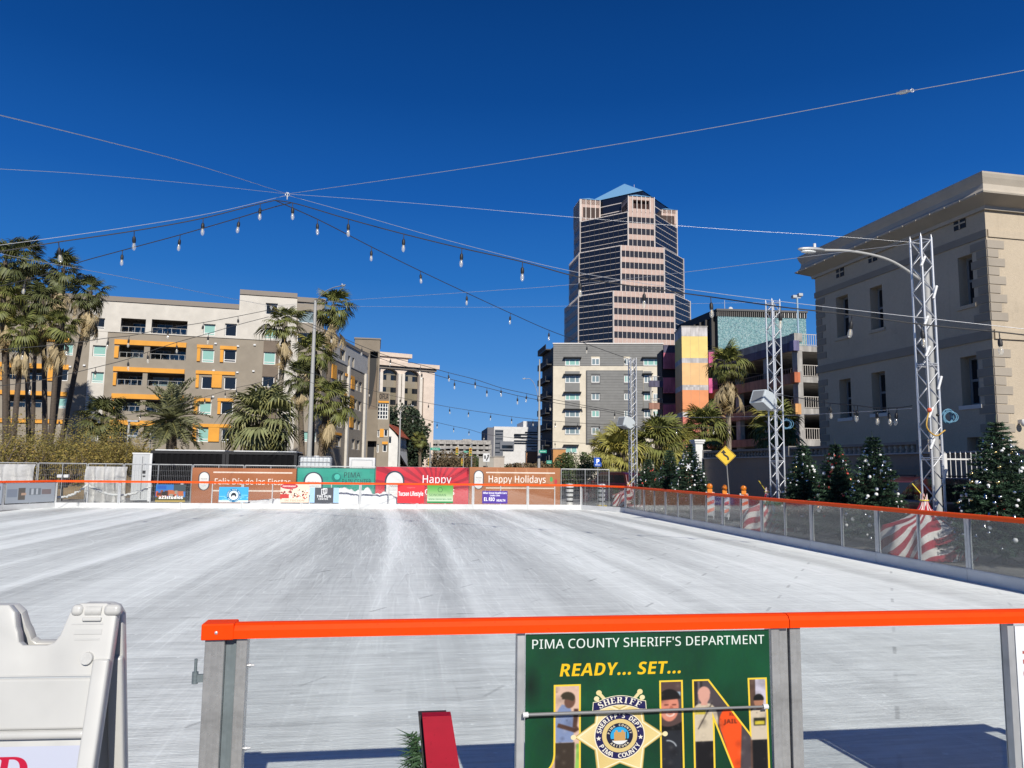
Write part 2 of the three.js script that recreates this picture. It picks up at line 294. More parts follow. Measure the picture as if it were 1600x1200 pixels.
// near side: two big sections with heavy galvanised posts
function nearDasher(label, x0, x1, mids, leftEnd) {
  const t = thing('rink_barrier_section', label, 'barrier', V(x0, 0, NZ), 0, 'glass barrier sections nearest the viewer'), L = x1 - x0;
  const rail = [railGeo(leftEnd ? L + .036 : L - .003, 1.07, .056, .092)];
  part('rail', rail, M.orange, t);
  part('kick_plate', [boxAB(.004, 0, -.03, L - .004, .2, -.004)], M.kick, t);
  const H = 1.012;
  if (leftEnd) {
    part('rail_cap', [rbox(.056, 1.042, 0, .125, .064, .1, .006)], M.orange, t);
    part('rivet', [sph(.052, 1.04, .051, .007, 8, 1, 1, .5)], M.steel, t);
    part('post', [rbox(.045, H / 2, .0, .076, H, .07, .004)], M.galv, t);
    part('post', [boxAB(.084, 0, -.03, .126, H, .008)], M.galvDull, t);
    part('post', [rbox(.148, H / 2, .0, .042, H, .062, .003)], M.galv, t);
    const hinge = [bar(V(-.026, .84, .02), V(-.026, .885, .02), .012, .012, 10, true), bar(V(-.026, .885, .02), V(-.026, .935, .02), .006, .006, 8, true), box(-.008, .86, .02, .03, .03, .012)];
    part('hinge_pin', hinge, M.galvDull, t);
    for (const y of [.9, .58, .3]) part('bolt', [bar(V(.168, y, .0), V(.196, y, .0), .004, .004, 6, true), bar(V(.176, y, 0), V(.182, y, 0), .009, .009, 6, true)], M.steel, t);
  } else {
    part('post', [rbox(.03, H / 2, 0, .05, H, .066, .003)], M.galv, t);
  }
  const ends = [];
  for (const m of mids) part('post', [rbox(m, H / 2, 0, .034, H, .05, .003)], M.alu, t);
  part('post', [rbox(L - .024, H / 2, 0, .04, H, .066, .003)], M.galv, t);
  part('post', [boxAB(L - .002, 0, -.03, L + .038, H, .02)], M.galv, t);
  const xs = [leftEnd ? .17 : .056, ...mids.flatMap((m) => [m - .017, m + .017]), L - .045];
  for (let i = 0; i < xs.length; i += 2) part('glass_pane', boxAB(xs[i], .202, -.02, xs[i + 1], H, -.014), M.paneGlass, t);
  return t;
}
const nx = (px, py = 1000) => onZ(px, py, NZ).x;
const nA0 = nx(322, 975), nA1 = nx(1213, 960), nMid = nx(813, 1000), nB1 = nA1 + .04 + 2.42;
nearDasher('clear glass barrier section behind the red post, with orange rail and galvanised end post', nA0, nA1, [nMid - nA0], true);
nearDasher('clear glass barrier section with orange rail at the lower right, cut by the picture edge', nA1 + .04, nB1, [nx(1573, 985) - nA1 - .04], false);

// ================================================================ posters hung on the dashers
function poster(name, label, cat, w, h, tex, pos, turn = 0, group, rough = .45) {
  const t = thing(name, label, cat, pos, turn, group);
  part('backing', boxAB(0, 0, -.004, w, h, 0), M.whitePl, t);
  part('print', printGeo(w, h, .0015), mat([.82, .82, .82], { map: tex, roughness: rough, bumpMap: T.stain, bumpScale: .004 }), t);
  return t;
}
const F = (x, px, w = 'bold', f = 'sans-serif', st = '') => { x.font = `${st} ${w} ${px}px ${f}`; };
function fit(x, s, cx, y, w, px, wt = 'bold', fam = 'sans-serif', st = '') {   // text centred at cx and squeezed or stretched to width w
  F(x, px, wt, fam, st); const m = x.measureText(s).width; x.save(); x.translate(cx, y); x.scale(w / m, 1); x.textAlign = 'center'; x.fillText(s, 0, 0); x.restore();
}
function arcText(x, s, cx, cy, R, a0, a1, px, inside = false, fam = 'sans-serif') {
  F(x, px, 'bold', fam); x.textAlign = 'center'; x.textBaseline = 'middle';
  [...s].forEach((ch, i) => { const a = a0 + (a1 - a0) * (s.length > 1 ? i / (s.length - 1) : .5); x.save(); x.translate(cx + R * Math.cos(a), cy + R * Math.sin(a)); x.rotate(a + (inside ? -Math.PI / 2 : Math.PI / 2)); x.fillText(ch, 0, 0); x.restore(); });
  x.textBaseline = 'alphabetic';
}
const starPath = (x, cx, cy, R, r, n, rot = -Math.PI / 2) => { x.beginPath(); for (let i = 0; i < n * 2; i++) { const a = rot + i * Math.PI / n, q = i % 2 ? r : R; x.lineTo(cx + q * Math.cos(a), cy + q * Math.sin(a)); } x.closePath(); };

// the green recruiting poster
const sheriffTex = canvasTex(1500, 1480, (x, W, H) => {
  x.fillStyle = '#04532f'; x.fillRect(0, 0, W, H);
  for (let i = 0; i < 260; i++) { const r = 60 + rnd() * 220; const g = x.createRadialGradient(0, 0, 0, 0, 0, r); const d = rnd() > .45; g.addColorStop(0, d ? 'rgba(2,28,16,.09)' : 'rgba(10,130,78,.09)'); g.addColorStop(1, 'rgba(0,0,0,0)'); x.save(); x.translate(rnd() * W, rnd() * H); x.scale(1, 1.5); x.fillStyle = g; x.fillRect(-r, -r, 2 * r, 2 * r); x.restore(); }
  x.fillStyle = '#e9efe9'; fit(x, "PIMA COUNTY SHERIFF'S DEPARTMENT", W / 2, 92, 1440, 82, 'normal');
  x.fillStyle = '#f6c415'; x.save(); x.transform(1, 0, -.16, 1, 40, 0); fit(x, 'READY... SET...', 570, 272, 750, 112, 'bold'); x.restore();
  { const g = x.createRadialGradient(60, 330, 0, 60, 330, 150); g.addColorStop(0, 'rgba(0,0,0,.55)'); g.addColorStop(1, 'rgba(0,0,0,0)'); x.save(); x.scale(.5, 1); x.fillStyle = g; x.fillRect(0, 150, 260, 360); x.restore(); }
  // letter J
  const clipFill = (path, draw) => { x.save(); x.beginPath(); path(); x.closePath(); x.clip(); x.filter = 'blur(3px)'; draw(); x.filter = 'none'; for (let i = 0; i < 420; i++) { const r = 6 + rnd() * 40, px = rnd() * W, py = 300 + rnd() * 1100, g = x.createRadialGradient(px, py, 0, px, py, r), w = rnd() > .5; g.addColorStop(0, w ? 'rgba(255,240,220,.13)' : 'rgba(10,5,10,.20)'); g.addColorStop(1, 'rgba(0,0,0,0)'); x.fillStyle = g; x.fillRect(px - r, py - r, 2 * r, 2 * r); } x.restore(); x.beginPath(); path(); x.closePath(); x.lineWidth = 11; x.strokeStyle = '#f3cf3d'; x.stroke(); };
  const person = (cx, top, s, skin, hair, shirt, pants) => { // seen from behind
    x.fillStyle = pants; x.fillRect(cx - 52 * s, top + 330 * s, 104 * s, 700 * s);
    x.fillStyle = shirt; x.beginPath(); x.moveTo(cx - 30 * s, top + 100 * s); x.quadraticCurveTo(cx - 86 * s, top + 120 * s, cx - 84 * s, top + 230 * s); x.lineTo(cx - 60 * s, top + 340 * s); x.lineTo(cx + 60 * s, top + 340 * s); x.lineTo(cx + 84 * s, top + 230 * s); x.quadraticCurveTo(cx + 86 * s, top + 120 * s, cx + 30 * s, top + 100 * s); x.fill();
    x.fillStyle = skin; x.fillRect(cx - 20 * s, top + 70 * s, 40 * s, 42 * s); x.beginPath(); x.ellipse(cx, top + 50 * s, 36 * s, 48 * s, 0, 0, 7); x.fill();
    x.fillStyle = hair; x.beginPath(); x.ellipse(cx, top + 34 * s, 38 * s, 42 * s, 0, Math.PI * .95, Math.PI * 2.05); x.fill();
  };
  clipFill(() => { x.moveTo(172, 330); x.lineTo(322, 330); x.lineTo(322, 1150); x.quadraticCurveTo(318, 1400, 60, 1420); x.lineTo(20, 870); x.quadraticCurveTo(165, 900, 172, 760); }, () => {
    x.fillStyle = '#d9b8a4'; x.fillRect(0, 300, 400, 1200);
    x.fillStyle = '#3a3026'; x.fillRect(175, 690, 115, 700); x.fillStyle = '#7f8fb4'; x.beginPath(); x.moveTo(215, 450); x.quadraticCurveTo(160, 520, 178, 600); x.lineTo(180, 690); x.lineTo(282, 690); x.lineTo(290, 560); x.lineTo(262, 460); x.fill();
    x.fillStyle = '#6b4a3c'; x.beginPath(); x.ellipse(262, 432, 32, 44, .2, 0, 7); x.fill(); x.fillStyle = '#5a3f34'; x.lineWidth = 26; x.strokeStyle = '#54392f'; x.beginPath(); x.moveTo(190, 580); x.lineTo(290, 615); x.lineTo(312, 600); x.stroke(); x.beginPath(); x.moveTo(292, 600); x.lineTo(300, 480); x.stroke();
    x.fillStyle = '#3b3324'; x.beginPath(); x.ellipse(250, 405, 42, 34, .1, Math.PI, 7); x.fill(); x.fillRect(216, 398, 72, 20); x.fillStyle = '#8fc25a'; x.beginPath(); x.moveTo(300, 700); x.quadraticCurveTo(300, 860, 270, 1000); x.lineTo(300, 1000); x.quadraticCurveTo(330, 860, 316, 700); x.fill();
  });
  // letter I
  clipFill(() => { x.moveTo(808, 322); x.lineTo(943, 322); x.lineTo(952, 1420); x.lineTo(812, 1420); }, () => {
    x.fillStyle = '#54403c'; x.fillRect(800, 300, 170, 1200); x.fillStyle = '#9cb3c0'; x.fillRect(905, 392, 28, 30); x.fillStyle = '#4f4a4c'; x.fillRect(920, 420, 20, 120);
    x.fillStyle = '#d98a72'; x.beginPath(); x.ellipse(862, 486, 60, 96, 0, 0, 7); x.fill(); x.fillStyle = '#15110f'; x.beginPath(); x.ellipse(864, 440, 68, 66, -.1, Math.PI * 1.0, Math.PI * 2.02); x.fill();
    x.fillStyle = '#5a2c22'; x.fillRect(832, 472, 26, 7); x.fillRect(880, 472, 26, 7); x.fillStyle = '#b56a56'; x.beginPath(); x.ellipse(876, 500, 12, 18, 0, 0, 7); x.fill(); x.strokeStyle = '#f4ded4'; x.lineWidth = 8; x.beginPath(); x.arc(868, 520, 28, .3, 2.6); x.stroke();
    x.fillStyle = '#0b0b0c'; x.beginPath(); x.moveTo(800, 600); x.quadraticCurveTo(862, 640, 950, 580); x.lineTo(960, 1400); x.lineTo(800, 1400); x.fill(); x.fillStyle = '#23262c'; x.fillRect(812, 640, 126, 300); x.strokeStyle = '#c9d0d4'; x.lineWidth = 7; x.beginPath(); x.arc(850, 760, 56, -1.7, -.3); x.stroke();
  });
  // letter N
  clipFill(() => { x.moveTo(1012, 322); x.lineTo(1108, 322); x.lineTo(1368, 690); x.lineTo(1362, 322); x.lineTo(1474, 322); x.lineTo(1486, 1420); x.lineTo(1440, 1420); x.lineTo(1136, 566); x.lineTo(1142, 1420); x.lineTo(1020, 1420); }, () => {
    x.fillStyle = '#4a4246'; x.fillRect(1000, 300, 500, 1200); x.fillStyle = '#2f2a2c'; x.fillRect(1010, 320, 60, 200); x.fillStyle = '#6d6468'; x.fillRect(1040, 330, 14, 160); x.fillStyle = '#c8c2d2'; x.fillRect(1402, 320, 80, 200); x.fillStyle = '#5e463b'; x.fillRect(1366, 320, 36, 600);
    x.fillStyle = '#f25216'; x.beginPath(); x.ellipse(1244, 600, 72, 100, 0, 0, 7); x.fill(); x.beginPath(); x.moveTo(1180, 640); x.lineTo(1312, 640); x.lineTo(1300, 900); x.lineTo(1250, 900); x.fill(); x.fillStyle = '#4b1c0c'; fit(x, 'XL', 1250, 560, 34, 30); fit(x, 'JAIL', 1244, 610, 84, 40);
    person(1080, 372, 1.02, '#d6a08e', '#d6a08e', '#cdbfa6', '#121013'); x.fillStyle = '#c9b53d'; x.fillRect(1022, 512, 66, 32); x.strokeStyle = '#2a2220'; x.lineWidth = 5; x.beginPath(); x.moveTo(1130, 470); x.lineTo(1040, 640); x.stroke();
    person(1424, 430, .86, '#a9785f', '#0d0b0c', '#cdbfa8', '#111013'); x.fillStyle = '#2a2a1c'; x.fillRect(1390, 580, 74, 50); x.fillStyle = '#d0bf3a'; x.fillRect(1396, 600, 62, 24);
  });
  // badge
  const bx = 560, by = 640;
  x.fillStyle = '#e9d79b'; x.strokeStyle = '#b49a50'; x.lineWidth = 5;
  x.fillRect(bx - 142, by - 178, 284, 130); x.save(); x.strokeStyle = '#e5d59f'; x.lineWidth = 20; for (const s of [-1, 1]) { x.beginPath(); x.moveTo(bx + s * 70, by - 190); x.lineTo(bx + s * 122, by - 252); x.stroke(); x.beginPath(); x.arc(bx + s * 124, by - 256, 17, 0, 7); x.fill(); } x.restore();
  starPath(x, bx, by + 20, 268, 172, 6, 0); const gg = x.createLinearGradient(bx - 240, by - 200, bx + 240, by + 260); gg.addColorStop(0, '#f6ebbd'); gg.addColorStop(.5, '#dcc27a'); gg.addColorStop(1, '#f0dfa2'); x.fillStyle = gg; x.fill(); x.stroke();
  starPath(x, bx, by + 20, 246, 160, 6, 0); x.strokeStyle = '#f5ecc8'; x.lineWidth = 6; x.stroke();
  x.fillStyle = '#ece0b0'; for (let i = 0; i < 6; i++) { const a = i * Math.PI / 3; x.beginPath(); x.arc(bx + 276 * Math.cos(a), by + 20 + 276 * Math.sin(a), 16, 0, 7); x.fill(); }
  const cy = by + 20; x.fillStyle = '#f4ead0'; x.beginPath(); x.arc(bx, cy, 152, 0, 7); x.fill(); x.fillStyle = '#1d1c52'; x.beginPath(); x.arc(bx, cy, 146, 0, 7); x.fill(); x.fillStyle = '#dcc583'; x.beginPath(); x.arc(bx, cy, 106, 0, 7); x.fill();
  x.fillStyle = '#f3eedb'; arcText(x, "SHERIFF'S DEPT.", bx, cy, 126, -Math.PI * .93, -Math.PI * .07, 40); arcText(x, 'PIMA COUNTY', bx, cy, 126, Math.PI * .83, Math.PI * .17, 40, true);
  for (const s of [-1, 1]) { starPath(x, bx + s * 126, cy + 14, 17, 7, 5); x.fill(); }
  x.fillStyle = '#1a1c34'; x.beginPath(); x.arc(bx, cy, 80, 0, 7); x.fill(); x.fillStyle = '#f0e6c6'; arcText(x, 'PIMA COUNTY', bx, cy, 68, -Math.PI * .92, -Math.PI * .08, 19); arcText(x, 'ARIZONA', bx, cy, 68, Math.PI * .75, Math.PI * .25, 19, true);
  x.save(); x.beginPath(); x.arc(bx, cy, 56, 0, 7); x.clip(); x.fillStyle = '#2aa5dc'; x.fillRect(bx - 60, cy - 60, 120, 80); x.fillStyle = '#e4e6e2'; x.fillRect(bx - 60, cy + 30, 120, 40); x.fillStyle = '#c89c5c'; x.fillRect(bx - 34, cy - 22, 68, 54); x.fillRect(bx - 26, cy - 34, 14, 20); x.fillRect(bx + 10, cy - 34, 14, 20); x.fillStyle = '#2b4a33'; x.fillRect(bx + 38, cy - 24, 6, 54); x.restore();
  x.fillStyle = '#1d1c52'; x.strokeStyle = '#efe7c4'; x.lineWidth = 5; x.beginPath(); x.moveTo(bx - 158, by - 196); x.lineTo(bx - 128, by - 200); x.quadraticCurveTo(bx, by - 268, bx + 128, by - 200); x.lineTo(bx + 158, by - 196); x.lineTo(bx + 162, by - 142); x.lineTo(bx + 122, by - 144); x.quadraticCurveTo(bx, by - 206, bx - 122, by - 144); x.lineTo(bx - 162, by - 142); x.closePath(); x.fill(); x.stroke();
  x.fillStyle = '#f6f0dc'; arcText(x, 'SHERIFF', bx, by + 30, 236, -Math.PI / 2 - .5, -Math.PI / 2 + .5, 54, false, 'serif');
  x.fillStyle = '#b99f58'; F(x, 40); x.textAlign = 'center'; x.fillText('★', bx, by + 205);
});
{
  const xa = nx(820, 1000), xb = nx(1197, 1000), w = xb - xa, h = .95;
  poster('poster', 'green recruiting poster with gold star badge hung on the near glass barrier', 'poster', w, h, sheriffTex, V(xa, onZ(1000, 988, NZ + .026).y - h, NZ + .026), 0, null, .4);
  // telescopic rod in front of it
  const pr = (px, py) => onZ(px, py, NZ + .05);
  const a = pr(820, 1117), b = pr(1197, 1104), m = a.clone().lerp(b, .55);
  const rod = thing('support_rod', 'thin grey rod with white end caps across the green poster', 'rod', a.clone());
  const rel = (p) => p.clone().sub(a);
  part('tube', [bar(V(0, 0, 0), rel(m), .0072, .0072, 10), bar(rel(m), rel(b), .0055, .0055, 10)], mat([.17, .172, .175], { roughness: .45 }), rod);
  part('end_cap', [bar(V(-.008, 0, 0), V(.014, 0, 0), .011, .011, 10, true)], M.whitePl, rod); part('end_cap', [bar(rel(b).add(V(-.014, 0, 0)), rel(b).add(V(.008, 0, 0)), .011, .011, 10, true)], M.whitePl, rod);
  // upright lettered poster at the right edge
  const tx = canvasTex(700, 640, (c, W, H) => {
    c.fillStyle = '#e9edf2'; c.fillRect(0, 0, W, H);
    c.save(); c.translate(84, 306); c.rotate(-Math.PI / 2); c.fillStyle = '#b2584c'; c.textAlign = 'left'; F(c, 90); c.scale(.72, 1); c.fillText('TUCSON', -30, 0); c.restore();
    c.save(); c.translate(96, 620); c.rotate(-Math.PI / 2); c.fillStyle = '#111114'; F(c, 96); c.scale(.78, 1); c.textAlign = 'left'; c.fillText('TESSO', -22, 0); c.restore();
  });
  const x2 = nx(1581, 1000);
  poster('poster', 'white poster with red and black letters turned sideways at the right edge', 'poster', 1.15, .95, tx, V(x2, onZ(1590, 978, NZ + .02).y - .95, NZ + .02));
}
// posters at the far end, facing the viewer (on the ice side of the glass)
function farPoster(label, x0, x1, y0, y1, draw, cat = 'poster') {
  const z = FZ + .03, a = onZ(x0, (y0 + y1) / 2, z), b = onZ(x1, (y0 + y1) / 2, z), top = onZ((x0 + x1) / 2, y0, z).y, w = b.x - a.x;
  let h = top - .235; const tex = canvasTex(420, Math.max(120, Math.round(420 * h / w)), draw);
  return poster('poster', label, cat, w, h, tex, V(a.x, .235, z), 0, 'sponsor posters along the far glass');
}
farPoster('poster with a brick building picture and white studio lettering', 243, 289.5, 757, 785, (x, W, H) => {
  x.fillStyle = '#2d6fb4'; x.fillRect(0, 0, W, H); x.fillStyle = '#3d4a50'; x.fillRect(W * .6, 0, W * .4, H * .4); for (let i = 0; i < 26; i++) { x.fillStyle = ['#8a4a30', '#b4643c', '#5e2f22', '#93897c', '#2c2622', '#c4542c'][i % 6]; const w = 20 + rnd() * 60; x.fillRect(rnd() * W * .9, H * (.3 + rnd() * .35), w, 30 + rnd() * 60); }
  x.fillStyle = '#4b4a2c'; x.fillRect(0, H * .72, W, H * .28); x.fillStyle = '#a48e4e'; x.fillRect(0, H * .9, W, H * .1); x.fillStyle = '#fff'; fit(x, 'a23studios', W * .52, H * .82, W * .82, 62, 'bold'); x.fillStyle = '#1f55a8'; x.fillRect(W * .05, H * .06, W * .3, H * .2);
});
farPoster('light blue poster with a round dark blue emblem', 342, 388, 761, 787, (x, W, H) => {
  x.fillStyle = '#39a8e0'; x.fillRect(0, 0, W, H); x.fillStyle = '#8fd6f4'; for (let i = 0; i < 14; i++) x.fillRect(rnd() * W, H * (.4 + rnd() * .5), 90, 8); x.fillStyle = '#d7f0fa'; x.fillRect(0, H * .86, W, H * .14);
  const c = [W / 2, H * .54]; x.fillStyle = '#0b6c9c'; x.beginPath(); x.arc(...c, H * .45, 0, 7); x.fill(); x.fillStyle = '#e8f4f8'; arcText(x, 'PIMA COUNTY FAIR AND EVENTS', ...c, H * .385, -Math.PI * 1.4, Math.PI * .4, 24); x.fillStyle = '#e9f3f5'; x.beginPath(); x.arc(...c, H * .3, 0, 7); x.fill();
  x.fillStyle = '#10222e'; x.beginPath(); x.arc(c[0], c[1], H * .17, Math.PI, 0); x.fill(); x.fillRect(c[0] - H * .17, c[1], H * .34, H * .09); x.fillStyle = '#fff'; x.fillRect(c[0] - H * .08, c[1] + H * .02, H * .16, H * .1); for (let i = 0; i < 12; i++) { const a = Math.PI * (1 + i / 11); x.fillStyle = '#10222e'; x.fillRect(c[0] + H * .24 * Math.cos(a) - 3, c[1] + H * .24 * Math.sin(a) - 3, 7, 7); }
});
farPoster('cream poster with red speech bubble and dotted dogs', 438, 483, 756, 786, (x, W, H) => {
  x.fillStyle = '#ecd6c2'; x.fillRect(0, 0, W, H); x.fillStyle = '#b92c40'; x.beginPath(); x.ellipse(W * .3, H * .13, W * .3, H * .15, 0, 0, 7); x.fill(); for (let i = 0; i < 60; i++) { x.fillStyle = ['#c8644c', '#5b4038', '#d98a76', '#f3ece4', '#8a2e34'][i % 5]; x.beginPath(); x.arc(rnd() * W * .95, H * (.3 + rnd() * .5), 4 + rnd() * 13, 0, 7); x.fill(); } x.fillStyle = '#c43a34'; x.fillRect(0, H * .55, W * .3, H * .22); x.fillStyle = '#f6efe6'; fit(x, 'PEPPERMINT', W * .3, H * .17, W * .46, 30); x.fillStyle = '#c6a08a'; fit(x, 'IN TUCSON', W * .5, H * .94, W * .7, 40);
});
farPoster('dark grey poster with white outlined logo between light blue strips', 484, 529.5, 762, 787, (x, W, H) => {
  x.fillStyle = '#a8cdec'; x.fillRect(0, 0, W, H); x.fillStyle = '#4a4e55'; x.fillRect(W * .17, 0, W * .64, H); x.strokeStyle = '#f2f4f5'; x.lineWidth = 9; x.strokeRect(W * .40, H * .1, W * .12, H * .34); x.strokeRect(W * .46, H * .06, W * .12, H * .3); x.fillStyle = '#f2f4f5'; fit(x, 'THE FUN', W * .49, H * .66, W * .5, 52); fit(x, 'CENTER', W * .46, H * .8, W * .34, 28);
});
farPoster('red poster with tall white magazine title', 621, 663, 756, 787, (x, W, H) => { x.fillStyle = '#d92732'; x.fillRect(0, 0, W, H); x.fillStyle = '#fff'; fit(x, 'Tucson Lifestyle', W / 2, H * .62, W * .93, 92); x.fillStyle = '#ef8b8b'; fit(x, 'magazine', W * .5, H * .22, W * .3, 26, 'normal'); });
farPoster('green poster with hexagon emblem and web address', 667.5, 708, 757, 787, (x, W, H) => {
  const g = x.createLinearGradient(0, 0, 0, H); g.addColorStop(0, '#3f9a30'); g.addColorStop(.45, '#8dbb76'); g.addColorStop(.8, '#cbdcc2'); g.addColorStop(1, '#a6c69c'); x.fillStyle = g; x.fillRect(0, 0, W, H); x.fillStyle = '#178a48'; x.fillRect(0, H * .9, W, H * .1); x.strokeStyle = '#2d5b35'; x.lineWidth = 8; x.beginPath(); for (let i = 0; i < 7; i++) x.lineTo(W / 2 + H * .13 * Math.cos(i * Math.PI / 3), H * .28 + H * .13 * Math.sin(i * Math.PI / 3)); x.stroke();
  x.fillStyle = '#31683c'; fit(x, 'SONORAN', W * .4, H * .62, W * .66, 52, 'normal'); x.fillStyle = '#1d7a3c'; fit(x, 'www.Sonoran.com', W / 2, H * .82, W * .9, 40);
});
farPoster('purple poster with white lettering about care', 753.5, 793, 767, 787, (x, W, H) => { x.fillStyle = '#4a2f98'; x.fillRect(0, 0, W, H); x.fillStyle = '#fff'; fit(x, 'What Great Health Care', W / 2, H * .24, W * .94, 44); fit(x, 'Looks Like', W / 2, H * .42, W * .4, 36); fit(x, 'EL RIO', W * .28, H * .8, W * .44, 80); fit(x, 'HEALTH', W * .74, H * .84, W * .36, 52); });
// two posters on the left corner glass
for (const [k, label, draw] of [
  [0, 'grey printed poster with small pictures on the far left corner glass', (x, W, H) => { x.fillStyle = '#a9b1ba'; x.fillRect(0, 0, W, H); for (const [a, b, c, d, f] of [[.02, .3, .2, .4, '#8d96a4'], [.24, .25, .14, .6, '#6b6660'], [.46, .28, .24, .34, '#7d858c'], [.72, .34, .2, .26, '#8a7f80'], [.3, .5, .1, .12, '#caa890']]) { x.fillStyle = f; x.fillRect(W * a, H * b, W * c, H * d); } x.fillStyle = '#c6ccd2'; x.fillRect(W * .5, H * .3, W * .05, H * .3); x.fillRect(W * .6, H * .3, W * .04, H * .3); }],
  [1, 'white poster with red digits on the glass at the left picture edge', (x, W, H) => { x.fillStyle = '#b9c2cc'; x.fillRect(0, 0, W, H); x.fillStyle = '#7b2430'; x.fillRect(W * .05, 0, W * .5, H * .2); x.fillStyle = '#c9a35a'; x.fillRect(W * .2, H * .06, W * .3, H * .12); x.fillStyle = '#18202c'; fit(x, '52', W * .78, H * .19, W * .3, 90); fit(x, 'ONGOING CELEBRATION', W * .5, H * .34, W * .94, 40); fit(x, 'Tucson', W * .5, H * .48, W * .3, 44); x.fillStyle = '#7d2030'; fit(x, '92', W * .68, H * .86, W * .46, 170); }]]) {
  const a = V(farX0, 0, FZ), b = V(-15.2, 0, -28.0), p = a.clone().lerp(b, .5 * (k + 1)), q = a.clone().lerp(b, .5 * k), d = p.clone().sub(q), L = d.length(), dir = d.clone().negate().normalize(), n = dir.clone().cross(V(0, 1, 0));
  const P = p.clone().addScaledVector(dir, .08).addScaledVector(n, .03); P.y = .24;
  poster('poster', label, 'poster', L - .16, .74, canvasTex(420, 150, draw), P, Math.atan2(-dir.z, dir.x), 'posters on the far left corner glass');
}

// ================================================================ mesh fence and banners behind the far end
const FEZ = -34.1, fx = (px, py = 760) => onZ(px, py, FEZ).x, FENCE_H = 1.73;
function fencePanel(label, x0, x1, z = FEZ, h = FENCE_H, turn = 0) {
  const t = thing('mesh_fence_panel', label, 'fence panel', V(x0, 0, z), turn, 'mesh fence panels behind the far end'), L = x1 - x0;
  const fr = [V(.02, .02, 0), V(.02, h, 0), V(L - .02, h, 0), V(L - .02, .02, 0)];
  for (const [i, j] of [[0, 1], [1, 2], [2, 3]]) part(i === 1 ? 'top_tube' : 'post', bar(fr[i], fr[j], .021, .021, 8), M.alu, t);
  part('post', bar(V(L / 2, .02, 0), V(L / 2, h, 0), .016, .016, 6), M.alu, t);
  const w = []; for (let x = .06; x < L - .03; x += .075) w.push(beam(V(x, .1, 0), V(x, h, 0), .004, .004)); for (let y = .15; y < h; y += .22) w.push(beam(V(.02, y, .003), V(L - .02, y, .003), .004, .004));
  const m = part('wire_mesh', w, mat([.35, .36, .37], { metalness: .5, roughness: .5 }), t); m.userData.kind = 'stuff';
  part('foot', [boxAB(.0, 0, -.3, .06, .03, .3), boxAB(L - .06, 0, -.3, L, .03, .3)], M.galv, t);
  return t;
}
{
  const cuts = [-6, 57, 135, 192, 300, 381, 463, 587, 660, 733, 803, 876, 953];
  const what = ['with white tarp at the left picture edge', 'behind the small bare tree', 'covered by the large white tarp', 'in front of the white container door', 'behind the left half of the Spanish greeting banner', 'behind the right half of the Spanish greeting banner', 'behind the teal banner', 'behind the left half of the red banner', 'behind the right half of the red banner', 'behind the left half of the English greeting banner', 'behind the right half of the English greeting banner', 'open, below the blue parking sign'];
  for (let i = 0; i < cuts.length - 1; i++) fencePanel(`grey wire mesh fence panel ${what[i]}`, fx(cuts[i]), fx(cuts[i + 1]) - .02);
}
// cloth with a slight billow
function cloth(w, h, amp, fx2 = 3, s = 0) {
  const g = new THREE.PlaneGeometry(w, h, 28, 10).translate(w / 2, h / 2, 0), p = g.attributes.position;
  for (let i = 0; i < p.count; i++) { const u = p.getX(i) / w, v = p.getY(i) / h; p.setZ(i, amp * (Math.sin(u * fx2 * 6.3 + s + v * 2) * .5 + fbm(u * 5 + s, v * 3, 0, 3)) * (1 - Math.pow(2 * v - 1, 4) * .7)); }
  g.computeVertexNormals(); return g;
}
function banner(name, label, x0, x1, yTop, draw, W = 1024) {
  const z = FEZ + .05, a = fx(x0), b = fx(x1), w = b - a, top = onZ((x0 + x1) / 2, yTop, z).y, h = top - .05;
  const t = thing(name, label, 'banner', V(a, .05, z), 0, 'printed banners on the far fence');
  part('cloth', cloth(w, h, .05, 2, x0), mat([.82, .82, .82], { map: canvasTex(W, Math.round(W * h / w), draw), roughness: .6, side: THREE.DoubleSide }), t);
  const e = []; for (let i = 0; i <= 6; i++) { e.push(bar(V(w * i / 6, h, -.03), V(w * i / 6, h + .03, .015), .008, .008, 6)); } part('tie', e, M.black, t);
  return t;
}
const logo = (x, cx, cy, w, h) => { const arch = (q) => { x.beginPath(); x.moveTo(cx - q, cy + h / 2 - q); x.lineTo(cx - q, cy - h / 2 + q); x.arc(cx, cy - h / 2 + q, q, Math.PI, 0); x.lineTo(cx + q, cy + h / 2 - q); x.arc(cx, cy + h / 2 - q, q, 0, Math.PI); x.closePath(); }; x.fillStyle = '#2c3a4c'; arch(w / 2); x.fill(); x.save(); x.translate(cx, cy); x.scale(.84, .92); x.translate(-cx, -cy); x.fillStyle = '#e6e6e2'; arch(w / 2); x.fill(); x.restore(); x.fillStyle = '#8b8f8e'; fit(x, 'TUCSON', cx, cy - h * .08, w * .6, w * .17); x.fillStyle = '#b9c3c6'; for (let i = 0; i < 18; i++) x.fillRect(cx - w * .3 + rnd() * w * .55, cy + rnd() * h * .3, w * .12, 3); fit(x, 'HOLIDAY ICE', cx, cy + h * .02, w * .6, w * .1); };
const bars2 = (x, W, y, a, b) => { x.fillStyle = '#efe6da'; for (let q = a; q < b; q += 13) x.fillRect(q, y, 11, 14); };
banner('banner', 'brown banner with white Spanish holiday greeting', 300, 462.5, 731.5, (x, W, H) => { x.fillStyle = '#a8663c'; x.fillRect(0, 0, W, H); logo(x, W * .115, H * .36, 108, 190); bars2(x, W, H * .10, W * .2, W * .955); bars2(x, W, H * .6, W * .2, W * .955); x.fillStyle = '#f6efe6'; fit(x, 'Feliz Día de las Fiestas', W * .58, H * .45, W * .74, 84, 'normal'); });
